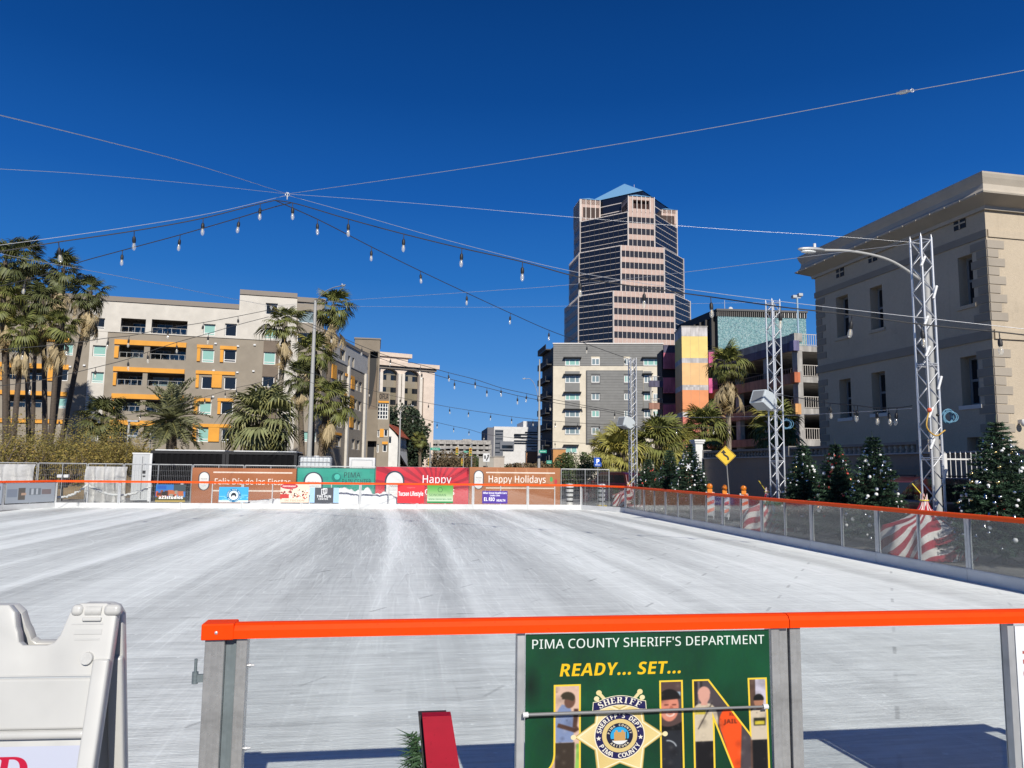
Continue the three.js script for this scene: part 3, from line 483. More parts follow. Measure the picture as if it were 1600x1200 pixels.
banner('banner', 'teal banner of a pain clinic with arched emblem', 463.5, 586, 731, (x, W, H) => { x.fillStyle = '#2d9c88'; x.fillRect(0, 0, W, H); for (let i = 0; i < 40; i++) { x.fillStyle = `rgba(20,110,100,.18)`; x.fillRect(rnd() * W, rnd() * H, 120, 60); } x.strokeStyle = '#0f6a5c'; x.lineWidth = 12; x.strokeRect(6, 6, W - 12, H - 12); logo(x, W * .21, H * .5, 250, 380); x.fillStyle = '#177a70'; x.beginPath(); x.arc(W * .5, H * .26, 62, 0, 7); x.fill(); x.fillStyle = '#4fc0ae'; x.beginPath(); x.arc(W * .51, H * .24, 36, 0, 7); x.fill(); x.fillStyle = '#0d3f3c'; fit(x, 'PIMA', W * .7, H * .26, W * .22, 96, 'normal'); fit(x, 'PAIN CENTER', W * .76, H * .42, W * .38, 80, 'normal'); x.fillStyle = '#0f5a52'; fit(x, 'a better way', W * .74, H * .62, W * .3, 50, 'normal'); });
banner('banner', 'red banner with white greeting and large arched emblem', 587, 732, 730, (x, W, H) => {
  x.fillStyle = '#cf1f36'; x.fillRect(0, 0, W, H); x.fillStyle = '#a51430'; for (let i = 0; i < 13; i++) { const a = Math.PI * (1 + (i + .3) / 13); x.beginPath(); x.moveTo(W * .64, H * .6); x.lineTo(W * .64 + 900 * Math.cos(a), H * .6 + 900 * Math.sin(a)); x.lineTo(W * .64 + 900 * Math.cos(a + .1), H * .6 + 900 * Math.sin(a + .1)); x.fill(); }
  logo(x, W * .2, H * .6, 215, 420); x.fillStyle = '#fff'; F(x, 118, 'normal'); x.textAlign = 'center'; fit(x, 'Happy', W * .65, H * .41, W * .32, 118, 'normal'); fit(x, 'Holidays', W * .65, H * .72, W * .4, 118, 'normal'); });
banner('banner', 'brown banner with white English holiday greeting and two coloured lights', 733, 875, 730.5, (x, W, H) => { x.fillStyle = '#a86a3e'; x.fillRect(0, 0, W, H); x.fillStyle = 'rgba(255,235,210,.13)'; for (const c of [.3, .5, .62, .85]) { x.beginPath(); x.moveTo(W * c, 0); x.lineTo(W * c + 90, H * .5); x.lineTo(W * c - 30, H * .35); x.fill(); } logo(x, W * .1, H * .33, 110, 210); bars2(x, W, H * .12, W * .18, W * .94); bars2(x, W, H * .52, W * .18, W * .94); x.fillStyle = '#f8f3ec'; fit(x, 'Happy Holidays', W * .52, H * .39, W * .64, 104, 'normal'); x.fillStyle = '#4aa85a'; x.beginPath(); x.ellipse(W * .9, H * .3, 17, 28, 0, 0, 7); x.fill(); x.fillStyle = '#c0303c'; x.beginPath(); x.ellipse(W * .95, H * .36, 17, 28, 0, 0, 7); x.fill(); });
// white tarps tied to the fence
for (const [x0, x1, y, label] of [[-40, 56, 725, 'crumpled white tarp on the fence at the left picture edge'], [136, 200, 729, 'large creased white tarp hanging on the fence beside the container']]) {
  const z = FEZ + .06, a = fx(x0), b = fx(x1), w = b - a, h = onZ((x0 + x1) / 2, y, z).y - .08;
  const t = thing('tarp', label, 'tarp', V(a, .08, z)); part('sheet', cloth(w, h, .3, 4, x0 + 2), mat([.62, .62, .61], { map: again(T.stain, 2), bumpMap: again(T.stain, 3), bumpScale: .12, roughness: .6, side: THREE.DoubleSide }), t);
  part('tie', [bar(V(.05, h - .03, -.05), V(.05, h + .05, .02), .012, .012, 6), bar(V(w - .05, h - .03, -.05), V(w - .05, h + .05, .02), .012, .012, 6)], M.black, t);
}
// heap of scraped snow between the dashers and the fence
{
  const x0 = fx(392), x1 = fx(640), w = x1 - x0, g = new THREE.PlaneGeometry(w, 1.5, 90, 16).rotateX(-Math.PI / 2).translate((x0 + x1) / 2, 0, -33.3), p = g.attributes.position;
  for (let i = 0; i < p.count; i++) { const u = (p.getX(i) - x0) / w, v = (p.getZ(i) + 34.05) / 1.5; const e = Math.sin(Math.PI * clamp01(v)) ; p.setY(i, e * (.25 + .48 * step(0, .5, u) * (1 - .35 * step(.6, 1, u))) * (.55 + .9 * fbm(u * 26, v * 4, 0, 4))); }
  g.computeVertexNormals(); const m = solo('snow_heap', g, mat([.78, .79, .80], { bumpMap: T.stuccoBump, bumpScale: .04, roughness: .9 }), 'dirty white heap of scraped snow behind the far glass', 'snow heap'); m.userData.kind = 'stuff';
}

// ================================================================ buildings
// an upright wall skin: polygon in photograph pixels (or local metres), openings cut out
const toUV = (F, pts) => pts.map(([x, y]) => F.uv(x, y));
const inside = (r, pts) => { const us = pts.map((p) => p[0]), vs = pts.map((p) => p[1]); return r[0] > Math.min(...us) + .02 && r[2] < Math.max(...us) - .02 && r[1] > Math.min(...vs) + .02 && r[3] < Math.max(...vs) - .02; };
const skin = (name, pts, z0, z1, holes, m, parent) => part(name, slab(pts, z1 - z0, z0, holes.filter((r) => inside(r, pts)).map(rectPts)), m, parent);
function building(name, label, F, cat = 'building', group) { return thing(name, label, cat, F.o.clone().setY(0), F.turn, group); }
const hoist = (g) => { const p = g.parent; g.updateMatrix(); for (const c of [...g.children]) { c.applyMatrix4(g.matrix); p.add(c); } p.remove(g); };
function recessBox(parent, r, depth, m, name = 'balcony') {
  const [u0, v0, u1, v1] = r, e = .12; return part(name, [boxAB(u0 - e, v0 - e, -depth - e, u1 + e, v1 + e, -depth), boxAB(u0 - e, v0 - e, -depth, u0, v1 + e, -.305), boxAB(u1, v0 - e, -depth, u1 + e, v1 + e, -.305), boxAB(u0, v1, -depth, u1, v1 + e, -.305), boxAB(u0, v0 - e, -depth, u1, v0, -.305)], m, parent);
}
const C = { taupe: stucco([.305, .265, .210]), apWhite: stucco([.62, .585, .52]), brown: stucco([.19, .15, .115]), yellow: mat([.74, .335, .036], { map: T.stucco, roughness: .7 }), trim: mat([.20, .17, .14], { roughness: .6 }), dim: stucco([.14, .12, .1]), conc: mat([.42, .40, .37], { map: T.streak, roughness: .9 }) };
M.railGrey = mat([.33, .33, .32]);
M.blindGrey = mat([.20, .26, .27], { phys: true, roughness: .2, clearcoat: .8, clearcoatRoughness: .04 });

// ---------- apartment block on the left: the front
const apP = at(497, 735, 86), F1 = frame(apP, 82.8);
const ap = building('apartment_building', 'long taupe and white apartment block with orange framed balconies, left of the street', F1);
{
  const bal = [[189, 498, 228, 519.5], [237, 500.5, 293, 522], [186, 540, 225, 558.5], [234, 542, 290.5, 562], [182.5, 581.6, 222.6, 601.5], [230, 584, 288.6, 603.5], [179.5, 623.6, 219, 642.5], [227, 626, 286, 645], [176, 665, 216, 684], [224, 667, 284, 686],
    [10, 576, 72, 593], [4, 533, 68, 551], [6, 618, 66, 636], [-70, 530, -14, 548], [-72, 574, -16, 591]];
  const wins = [[316.5, 504, 335, 521.6, 1], [351.6, 506, 370, 525.5, 0], [313.5, 544.5, 333, 564.5, 1], [349.5, 546.5, 369, 566, 0], [311, 585.5, 330.6, 605, 2], [347, 586.5, 366.6, 606, 2], [309, 627.5, 328.5, 647, 1], [345, 627.5, 364, 647, 0], [307, 668, 325, 690, 1], [343, 669, 360, 690, 2],
    [415, 474, 434, 491.6, 0], [413, 510, 432, 527, 1], [411, 548, 430, 568, 1], [409.5, 588.5, 428.5, 605, 0], [408, 628, 427, 645, 0],
    [142, 497, 164, 514, 0], [141, 537.5, 162, 555, 1], [138.5, 579.5, 158.5, 597, 1], [135.5, 621, 156, 639, 1],
    [88, 535, 110, 553, 1], [86, 578, 106, 595, 0], [83, 620, 103, 637, 1], [466, 478, 494, 497, 3], [464, 520, 492, 538, 0], [462, 562, 490, 580, 0], [470, 674, 494, 690, 1]];
  const balR = bal.map((b) => F1.rect(...b)), winR = wins.map((b) => F1.rect(...b)), holes = [...balR, ...winR];
  const px = (pts) => toUV(F1, pts), base = (x) => F1.uv(x, 660)[0];
  const uL = F1.uv(-160, 600)[0], vMain = F1.uv(270, 471)[1], vHi = F1.uv(415, 457)[1], vR = F1.uv(480, 467)[1];
  const u1 = F1.uv(374, 480)[0], u2 = F1.uv(464, 480)[0];
  const outline = [[uL, -.1], [0, -.1], [0, vR], [u2, vR], [u2, vHi], [u1, vHi], [u1, vMain], [uL, vMain]];
  skin('wall', outline, -.3, 0, holes, C.taupe, ap);
  const vB = F1.uv(270, 523.9)[1];
  skin('white_band', [[F1.uv(165, 500)[0], vB], [F1.uv(411, 500)[0], vB], [F1.uv(433, 500)[0], vB], [u2, vB], [u2, vHi - .5], [u1, vHi - .5], [u1, vMain - .45], [F1.uv(133, 500)[0], vMain - .45], [F1.uv(133, 500)[0], vB]], .002, .10, winR.concat(balR), C.apWhite, ap);
  skin('white_strip', [[F1.uv(136, 600)[0], -.1], [F1.uv(163, 600)[0], -.1], [F1.uv(163, 600)[0], vB - .004], [F1.uv(136, 600)[0], vB - .004]], .002, .07, winR, C.apWhite, ap);
  skin('white_strip', [[F1.uv(434, 600)[0], -.1], [F1.uv(463, 600)[0], -.1], [F1.uv(463, 600)[0], vB - .004], [F1.uv(434, 600)[0], vB - .004]], .002, .07, [], C.apWhite, ap);
  skin('brown_strip', [[F1.uv(409, 600)[0], -.1], [F1.uv(433.5, 600)[0], -.1], [F1.uv(433.5, 600)[0], vB - .004], [F1.uv(409, 600)[0], vB - .004]], .002, .05, winR, C.brown, ap);
  // roof edges
  const trim = (a, b, v) => boxAB(a, v - .42, .004, b, v + .12, .22);
  part('parapet_trim', [trim(uL, u1 - .004, vMain), trim(u1, u2, vHi), trim(u2 + .004, .1, vR)], C.trim, ap);
  part('roof', [boxAB(uL, vMain - 1.2, -16, u1, vMain - .8, -.31), boxAB(u1, vHi - 1.2, -16, u2, vHi - .8, -.31)], C.trim, ap);
  part('rear_wall', [boxAB(uL, -.1, -16.4, 0, vMain - .9, -16)], C.taupe, ap);
  part('roof_hatch', boxAB(F1.uv(390, 455)[0], vHi - .8, -4, F1.uv(420, 455)[0], vHi + .25, -2), M.white, ap);
  // orange frames
  const yel = (r) => part('orange_trim', rectSlab(F1.rect(...r), .002, .16), C.yellow, ap);
  for (const r of [[179, 533, 291.6, 540.5], [179, 541, 185.6, 559], [177, 575, 288.6, 582], [177, 582.4, 182, 602], [174.5, 616.5, 287, 624], [174.5, 624.4, 179, 644], [172, 657.5, 285, 665], [172, 665.4, 175.6, 685], [308, 539, 333, 544], [308, 544.3, 313, 564.5], [344, 541, 370, 546.2], [344, 546.5, 349.2, 566], [306, 580, 367.5, 585.3], [306, 585.6, 310.8, 605.6], [331, 585.6, 346.7, 605.8], [303, 622, 329, 627.2], [303, 627.5, 308.8, 647], [340, 622.5, 365, 627.2], [340, 627.5, 344.8, 647], [301, 662.5, 361, 667.6], [301, 668, 306.6, 690], [325.5, 668, 342.6, 690], [0, 568, 108, 575.5], [1, 576, 9, 594], [75, 576, 85, 595], [0, 611, 105, 617.5], [28, 526, 112, 533], [0, 655, 104, 661]]) yel(r);
  balR.forEach((r, i) => {
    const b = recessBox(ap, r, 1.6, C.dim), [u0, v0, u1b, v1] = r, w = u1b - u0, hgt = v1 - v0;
    win(b, [u0 + w * (i % 2 ? .08 : .36), v0 + .05, u0 + w * (i % 2 ? .52 : .95), v1 - .25], { recess: 1.44, bw: .045, fm: M.railGrey, splits: [.5], pm: i % 3 === 2 ? M.blindGrey : M.darkGlass, name: 'sliding_door' }).name = 'sliding_door';
    if (i % 2) win(b, [u0 + w * .62, v0 + .05, u0 + w * .95, v1 - .25], { recess: 1.44, bw: .045, fm: M.railGrey, splits: [.5] });
    const rl = [boxAB(u0 + .02, v0 + hgt * .42, -.2, u1b - .02, v0 + hgt * .45, -.16)]; for (const f of [.02, .3, .55, .8, .97]) rl.push(boxAB(u0 + w * f - .025, v0, -.2, u0 + w * f + .025, v0 + hgt * .42, -.16)); part('railing', rl, M.railGrey, b);
    part('rail_glass', boxAB(u0 + .05, v0 + .04, -.185, u1b - .05, v0 + hgt * .4, -.175), M.glass, b);
  });
  winR.forEach((r, i) => { const k = wins[i][4]; win(ap, r, { recess: .14, bw: .09, pm: [M.darkGlass, M.mint, M.darkGlass, M.blindGrey][k], bars: k === 1 || i % 3 === 0 ? [.2] : [], splits: [] }); });
  const lamps = []; for (const [x, y] of [[337, 537], [372, 541], [398, 539], [334, 579], [371, 582], [396, 580], [110, 529], [132, 571], [110, 573], [395, 622], [333, 620]]) { const [u, v] = F1.uv(x, y); part('wall_lamp', boxAB(u - .12, v - .08, .01, u + .12, v + .08, .16), M.whitePl, ap); }
}
// ---------- the street wing of the apartments
const F2 = frame(apP, 12.6);
{
  const b = building('apartment_wing', 'receding grey and taupe street wing of the apartments with rows of small windows', F2);
  const wins = [[530, 546, 538.5, 563], [543, 556, 546.2, 571], [549.6, 559, 552.6, 574], [555.6, 563, 560.4, 578.6], [561.9, 568, 566.8, 583], [527.4, 579, 537, 597], [554.3, 594, 559.3, 610], [560.9, 597, 565.8, 612.6], [526, 622, 536, 640], [553.3, 624, 558, 640], [559.5, 627, 564.6, 642.5], [525, 652, 535, 668], [552, 655, 557, 671], [558.6, 658, 563.2, 672], [523.6, 680.5, 532.6, 698], [549.6, 686, 554.5, 702], [557.2, 688, 562, 703]];
  const R = wins.map((w) => F2.rect(...w)), uE = F2.uv(571.5, 640)[0], vT = F2.uv(545, 538)[1];
  skin('wall', [[.0, -.1], [uE, -.1], [uE, vT], [0, vT]], -.35, 0, R, C.taupe, b);
  const vB = F2.uv(545, 572.5)[1]; skin('white_band', [[.1, vB], [uE - .05, vB], [uE - .05, vT - .3], [.1, vT - .3]], .002, .08, R, stucco([.46, .45, .43]), b);
  R.forEach((r, i) => win(b, r, { recess: .2, bw: .1, pm: M.darkGlass, splits: i % 2 ? [.5] : [] }));
  for (const [x0, x1] of [[540.5, 542.6], [567.6, 570.4]]) part('white_pier', rectSlab([F2.uv(x0, 640)[0], -.1, F2.uv(x1, 640)[0], vB - .004], .002, .3), C.apWhite, b);
  for (const r of [[518, 570, 525, 592], [539.4, 586, 553, 590], [548, 592, 553, 608], [538, 617, 552, 621], [546.8, 622, 552, 638], [546, 652, 551, 668], [520, 676, 533, 679.6]]) part('orange_trim', rectSlab(F2.rect(...r), .002, .12), C.yellow, b);
  part('roof', boxAB(.1, vT - 1.4, -14, uE, vT - 1, -.36), C.trim, b); part('parapet_trim', boxAB(-.05, vT - .28, .004, uE, vT + .1, .2), C.trim, b);
  part('end_wall', boxAB(uE - .3, -.1, -14, uE, vT - 1.5, -.36), C.taupe, b);
  // stair tower at its end
  const q = F2.world(uE + 4, 0, -3), F = frame(at(551, 735, 107), 88), t = building('stair_tower', 'tall taupe stair tower with a slanting dark recess at the end of the apartments', F), r = F.rect(551, 530, 591, 735), rec = F.rect(577, 549, 589.5, 640), low = F.rect(574, 689, 588, 714), mid = F.rect(572, 664, 590, 677);
  skin('wall', rectPts([r[0], -.1, r[2], r[3]]), -1.2, 0, [rec, mid, [low[0], .2, low[2], low[3]]], stucco([.25, .21, .16]), t);
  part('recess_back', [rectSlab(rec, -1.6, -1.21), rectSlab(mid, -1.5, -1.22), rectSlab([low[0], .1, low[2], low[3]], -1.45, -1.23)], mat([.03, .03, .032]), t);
  part('slant_panel', slab([[rec[0], rec[1]], [rec[2] - .1, rec[1]], [rec[2] - .05, rec[3] - 1.5], [rec[0] + .4, rec[1] + 1]], .2, -1.1), C.brown, t);
  part('side_wall', boxAB(r[2] - .4, -.1, -9, r[2], r[3], -1.2), C.taupe, t); part('roof_edge', boxAB(r[0] - .1, r[3], -9, r[2] + .1, r[3] + .2, .12), C.trim, t);
  // lower corner block with the big glass bay
  const G = frame(at(588, 735, 113), 84), s = building('apartment_corner_block', 'lower taupe corner block with large glass bay and letters on its roof edge', G), o = G.rect(588, 612, 608, 735), gl = G.rect(589.5, 630, 606.5, 655), ws = [[589.5, 672, 593, 683], [600, 671, 606, 682], [588.8, 694, 592, 707], [598, 695, 604.5, 706]].map((w) => G.rect(...w));
  skin('wall', rectPts([o[0], -.1, o[2], o[3]]), -.5, 0, [gl, ...ws], C.taupe, s); win(s, gl, { recess: .1, bw: .12, splits: [.25, .5, .75], bars: [.25, .5, .75] }); ws.forEach((w) => win(s, w, { recess: .15, bw: .1 }));
  part('orange_trim', [rectSlab(G.rect(588.6, 626.5, 607.6, 629.4), .002, .12), rectSlab(G.rect(593.5, 670, 599.5, 683), .002, .1), rectSlab(G.rect(597, 690, 606, 694), .002, .1)], C.yellow, s);
  part('body', boxAB(o[0] + .3, -.1, -10, o[2] - .02, o[3] - .3, -.51), C.taupe, s);
  const lt = G.rect(592, 614, 607.5, 626); part('roof_lettering', new THREE.PlaneGeometry(lt[2] - lt[0], lt[3] - lt[1]).translate((lt[0] + lt[2]) / 2, (lt[1] + lt[3]) / 2, .03), mat([1, 1, 1], { map: canvasTex(256, 160, (x, W, H) => { x.fillStyle = '#76695a'; x.fillRect(0, 0, W, H); x.fillStyle = '#1c1c1e'; fit(x, 'OFLA', W / 2, H * .8, W * .92, 150); }), roughness: .8 }), s);
}
// ---------- beige office tower with arches
{
  const F = frame(at(590, 735, 165), 70), b = building('arched_office_tower', 'beige office tower with tall arched bays of windows and a blank right wall', F), be = stucco([.72, .605, .51]);
  const uE = F.uv(678, 640)[0], vT = F.uv(634, 571)[1], bays = [[596, 620], [630.4, 653.6]].map(([a, c]) => [F.uv(a, 640)[0], F.uv(c, 640)[0]]), slots = [[592, 593.4], [623.4, 626.8], [657.5, 661]].map(([a, c]) => [F.uv(a, 640)[0], F.uv(c, 640)[0]]), vA = F.uv(640, 586)[1], v0 = 3;
  const arch = ([a, c]) => { const m = (a + c) / 2, w = (c - a) / 2, o = [[a, v0], [c, v0]]; for (let i = 0; i <= 10; i++) { const q = i / 10 * Math.PI; o.push([m + w * Math.cos(q), vA + w * .62 * Math.sin(q)]); } return o; };
  const top = vT - 1.0;
  part('wall', slab([[0, 0], [uE, 0], [uE, vT], [0, vT]], 1, -1, [...bays.map(arch), ...slots.map(([a, c]) => [[Math.max(a, .1), v0], [c, v0], [c, top - 1.5], [Math.max(a, .1), top - 1.5]])]), be, b);
  part('cornice', boxAB(-.6, vT - .4, .01, uE + .8, vT + .5, .9), stucco([.68, .56, .46]), b); part('soffit_line', boxAB(-.5, vT - 1.0, .01, uE + .3, vT - .41, .35), C.trim, b);
  part('body', boxAB(.3, 0, -22, uE - .02, vT - .5, -1.6), be, b); const pu = F.uv(640, 560)[0], pv = F.uv(615, 552)[1];
  part('penthouse', [boxAB(0, vT + .51, -14, pu, pv, -1)], be, b); part('penthouse_cornice', boxAB(-.5, pv - .7, -14, pu + .8, pv + .2, -.5), stucco([.68, .56, .46]), b);
  part('dark_slot', slots.map(([a, c]) => boxAB(Math.max(a, .1), v0, -1.3, c, top, -1.01)), M.darkGlass, b);
  for (const [a, c] of bays) { const m = (a + c) / 2; for (let k = 0; k < 8; k++) { const va = v0 + (vA + 2.6 - v0) * k / 8, vb = v0 + (vA + 2.6 - v0) * (k + 1) / 8 - .02, f = part('window_row', [boxAB(a - .2, va, -1.5, c + .2, va + (vb - va) * .58, -1.12), boxAB(m - .5, va, -1.11, m + .5, vb, -1.04)], k % 2 ? mat([.20, .175, .12], { roughness: .25, phys: true, clearcoat: .6 }) : mat([.26, .225, .165], { roughness: .25, phys: true, clearcoat: .6 }), b); part('pane', boxAB(a - .2, va + (vb - va) * .58 + .004, -1.5, c + .2, vb, -1.2), M.darkGlass, f); } 
    for (const x of [a - .35, c + .35]) part('column', boxAB(x - .33, v0, .01, x + .33, vT - 2, .5), stucco([.72, .66, .58]), b); }
}
// ---------- small white house with red tiled roof
{
  const P = at(620, 735, 122), FL = frame(P, 86), FR = frame(P, 8.2), b = thing('white_house', 'small white house with red tiled roof beside the apartments', 'house', P.clone().setY(0), FL.turn);
  const l = FL.uv(605, 690)[0], vE = FL.uv(620, 683)[1], vP = FL.uv(607, 663)[1], rLen = FR.uv(648, 690)[0], wh = mat([.74, .73, .70], { map: T.stucco, roughness: .85 });
  const w1 = FL.rect(607, 682, 612, 693);
  part('wall', slab([[l, 0], [0, 0], [0, vE], [l, vP]], .3, -.3, [rectPts(w1)]), wh, b); win(b, w1, { recess: .1, bw: .08 });
  const g = new THREE.Group(); g.name = 'street_front'; b.add(g); g.rotation.y = FR.turn - FL.turn;
  const ws = [[623, 681, 628, 697], [632, 683, 636.6, 698], [641.6, 685, 646, 698]].map((w) => FR.rect(...w)), vd = FR.rect(621.5, 706, 643, 716);
  part('wall', slab(rectPts([.31, 0, rLen, vE]), .3, -.3, [...ws, [vd[0], .05, vd[2], vd[3]]].map(rectPts)), wh, g); ws.forEach((w) => win(g, w, { recess: .1, bw: .08 })); part('carport', boxAB(vd[0] - .1, 0, -4, vd[2] + .1, vd[3] + .1, -3.8), M.black, g); hoist(g);
  // roof: one slope falling to the street, of tile rows
  const dR = V(rLen + .6, 0, 0).applyAxisAngle(V(0, 1, 0), FR.turn - FL.turn), rows = 9; const rt = mat([.40, .085, .038], { map: T.streak, roughness: .85 });
  for (let i = 0; i < rows; i++) { const f0 = i / rows, f1 = (i + 1) / rows + .015, u0 = .5 + (l - .5) * f0, u1 = .5 + (l - .5) * f1, va = vE + .1 + (vP - vE) * f0 - .12, vb = vE + .1 + (vP - vE) * f1 - .12; const A = V(u0, va, .4), B = V(u1, vb, .4), Cc = B.clone().add(dR), D = A.clone().add(dR); const gq = new THREE.BufferGeometry(); const up = V(0, .14, 0), q = [A, D, Cc, B].map((p) => p.clone().add(up)), w = [A, D, Cc, B]; const f = (a, bq, c, d) => [...a.toArray(), ...bq.toArray(), ...c.toArray(), ...a.toArray(), ...c.toArray(), ...d.toArray()]; gq.setAttribute('position', new THREE.Float32BufferAttribute([...f(q[0], q[1], q[2], q[3]), ...f(w[0], w[1], q[1], q[0]), ...f(w[3], w[0], q[0], q[3]), ...f(w[1], w[2], q[2], q[1]), ...f(w[2], w[3], q[3], q[2])], 3)); gq.computeVertexNormals(); part('tile_row', planarUV(gq), rt, b); }
}
// ---------- parking deck and white office far down the street
{
  const F = frame(at(672, 735, 290), 92), b = building('far_parking_deck', 'low concrete parking deck far down the street', F), uE = F.uv(767, 700)[0];
  for (const [y0, y1] of [[687.5, 694], [697, 701.5], [704.5, 709], [713, 716]]) part('deck', boxAB(0, F.uv(720, y1)[1], -30, uE, F.uv(720, y0)[1], 0), C.conc, b);
  part('core', boxAB(.5, 0, -30, uE - .5, F.uv(720, 694)[1], -6), mat([.04, .04, .042]), b); for (let k = 0; k <= 9; k++) part('column', boxAB(uE * k / 9.2, 0, -1.2, uE * k / 9.2 + .8, F.uv(720, 694)[1], -.3), C.conc, b);
  part('roof_hut', boxAB(uE * .55, F.uv(720, 687)[1], -20, uE * .7, F.uv(720, 684)[1], -12), C.conc, b);
}
{
  const F = frame(at(771, 735, 350), 92), b = building('far_white_office', 'white stepped office building with thin dark window lines far down the street', F), W = (x) => F.uv(x, 690)[0], H = (y) => F.uv(810, y)[1], wm = stucco([.66, .65, .63]);
  part('main_block', boxAB(0, 0, -40, W(856), H(667), 0), wm, b); part('side_face', boxAB(W(761.5), 0, -40, -.02, H(668.5), -.5), stucco([.16, .16, .18]), b); part('upper_block', boxAB(W(819), H(667), -30, W(843), H(657), -4), wm, b); part('upper_block', boxAB(W(843), H(667), -30, W(856), H(663), -4), wm, b);
  part('grey_glass', boxAB(W(773), H(713), .01, W(786), H(672), .5), mat([.13, .14, .16], { roughness: .3 }), b); part('grey_glass', boxAB(W(781), H(703), .51, W(803), H(690), 1.2), mat([.16, .17, .19], { roughness: .3 }), b);
  for (const [x0, x1, y] of [[774, 786, 674], [820, 850, 675], [803, 814, 680], [830, 850, 684], [803, 850, 678.5], [803, 850, 688.5], [803, 850, 692], [824, 850, 697], [830, 850, 701], [803, 830, 683], [774, 785, 679], [774, 785, 686], [774, 781, 693], [774, 781, 700], [774, 781, 707]]) part('window_strip', boxAB(W(x0), H(y + .9), .52, W(x1), H(y - .5), .62), M.darkGlass, b);
  part('window', boxAB(W(784), H(701), 1.21, W(801), H(696), 1.3), M.darkGlass, b);
}
// ---------- grey and cream block in the middle
{
  const P = at(863.5, 735, 135), F = frame(P, 102), b = building('grey_cream_apartments', 'grey and cream apartment block with white framed windows, in front of the office tower', F);
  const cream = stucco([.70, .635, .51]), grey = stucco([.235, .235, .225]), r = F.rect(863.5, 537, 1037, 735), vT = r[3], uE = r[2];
  const wins = []; const ys = [[559.5, 570.3], [586, 597.5], [614, 625], [640.5, 651.5], [667, 678.5]];
  ys.forEach(([a, c], i) => { wins.push([883, a, 906, c, 1], [924, a + .5, 937, c + .5, 0], [975, a + .5, 984, c + .5, 0]); if (!i) wins.push([1006, a, 1030, c, 1]); else wins.push([1006, a, 1017, c + 1, 0], [1020.5, a + 1, 1029, c + 1, 0]); });
  wins.push([883, 697, 902, 708, 0]);
  const R = wins.map((w) => F.rect(...w));
  skin('wall', rectPts([0, -.1, uE, vT]), -.35, 0, R, cream, b);
  const vG = F.uv(950, 571.5)[1], vG0 = F.uv(950, 556.8)[1];
  // lap siding at the top: boards one above the other
  const lap = (name, rect, z, n) => { const [u0, v0, u1, v1] = rect, h = (v1 - v0) / n; for (let i = 0; i < n; i++) { const hs = R.filter((q) => q[0] > u0 && q[2] < u1 && q[1] < v0 + (i + 1) * h && q[3] > v0 + i * h); let cut = [[u0, u1]]; for (const q of hs) cut = cut.flatMap(([a, c]) => q[0] >= c || q[2] <= a ? [[a, c]] : [[a, q[0] - .06], [q[2] + .06, c]]); part(name, cut.map(([a, c]) => { const g = boxAB(a, v0 + i * h, z, c, v0 + (i + 1) * h - .03, z + .09); return g; }), grey, b); } };
  lap('siding_board', [.02, vG, uE - .02, vT - .1], .003, 9);
  const pn = F.rect(916, 579, 1005, 694); part('panel_back', slab(rectPts(pn), .25, .002, R.filter((q) => inside(q, rectPts(pn))).map(rectPts)), stucco([.15, .15, .15]), b); lap('siding_board', [pn[0] + .15, pn[1] + .15, pn[2] - .1, pn[3] - .15], .254, 26);
  for (const [x0, x1] of [[883, 906], [1005.6, 1018]]) for (let i = 0; i < 4; i++) part('grey_infill', rectSlab(F.rect(x0, i ? ys[i][1] + 1.2 : 580, x1, ys[i + 1][0] - (i ? 0.8 : .8)), .003, .1), grey, b);
  R.forEach((q, i) => { win(b, q, { recess: -.14, bw: .16, fm: M.winFrame, pm: i % 3 === 0 ? M.mint : M.blindGrey, splits: wins[i][4] ? [.3, .7] : [.5] }); });
  R.forEach((q, i) => { const y = wins[i]; if (y[0] === 883 || y[0] === 1006) part('awning', boxAB(q[0] - .3, q[3] + .12, .11, q[2] + .3, q[3] + .26, .9), M.black, b); });
  part('coping', boxAB(-.1, vT - .09, -.4, uE + .1, vT + .12, .22), mat([.62, .60, .57]), b); part('body', boxAB(.1, 0, -16, uE - .05, vT - .3, -.36), grey, b);
  // shaded side with stacked balconies
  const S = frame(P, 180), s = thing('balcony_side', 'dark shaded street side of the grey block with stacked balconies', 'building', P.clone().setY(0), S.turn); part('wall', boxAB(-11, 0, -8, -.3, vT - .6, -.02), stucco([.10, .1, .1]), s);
  for (let k = 0; k < 8; k++) { const v = 3 + k * 2.95; part('balcony_slab', boxAB(-10.6, v, 0, -1 - (k % 2) * 1.2, v + .22, 1.0), M.black, s); part('balcony_rail', [boxAB(-10.6, v + .23, .92, -1 - (k % 2) * 1.2, v + 1.1, .99)], stucco([.07, .07, .07]), s); }
}
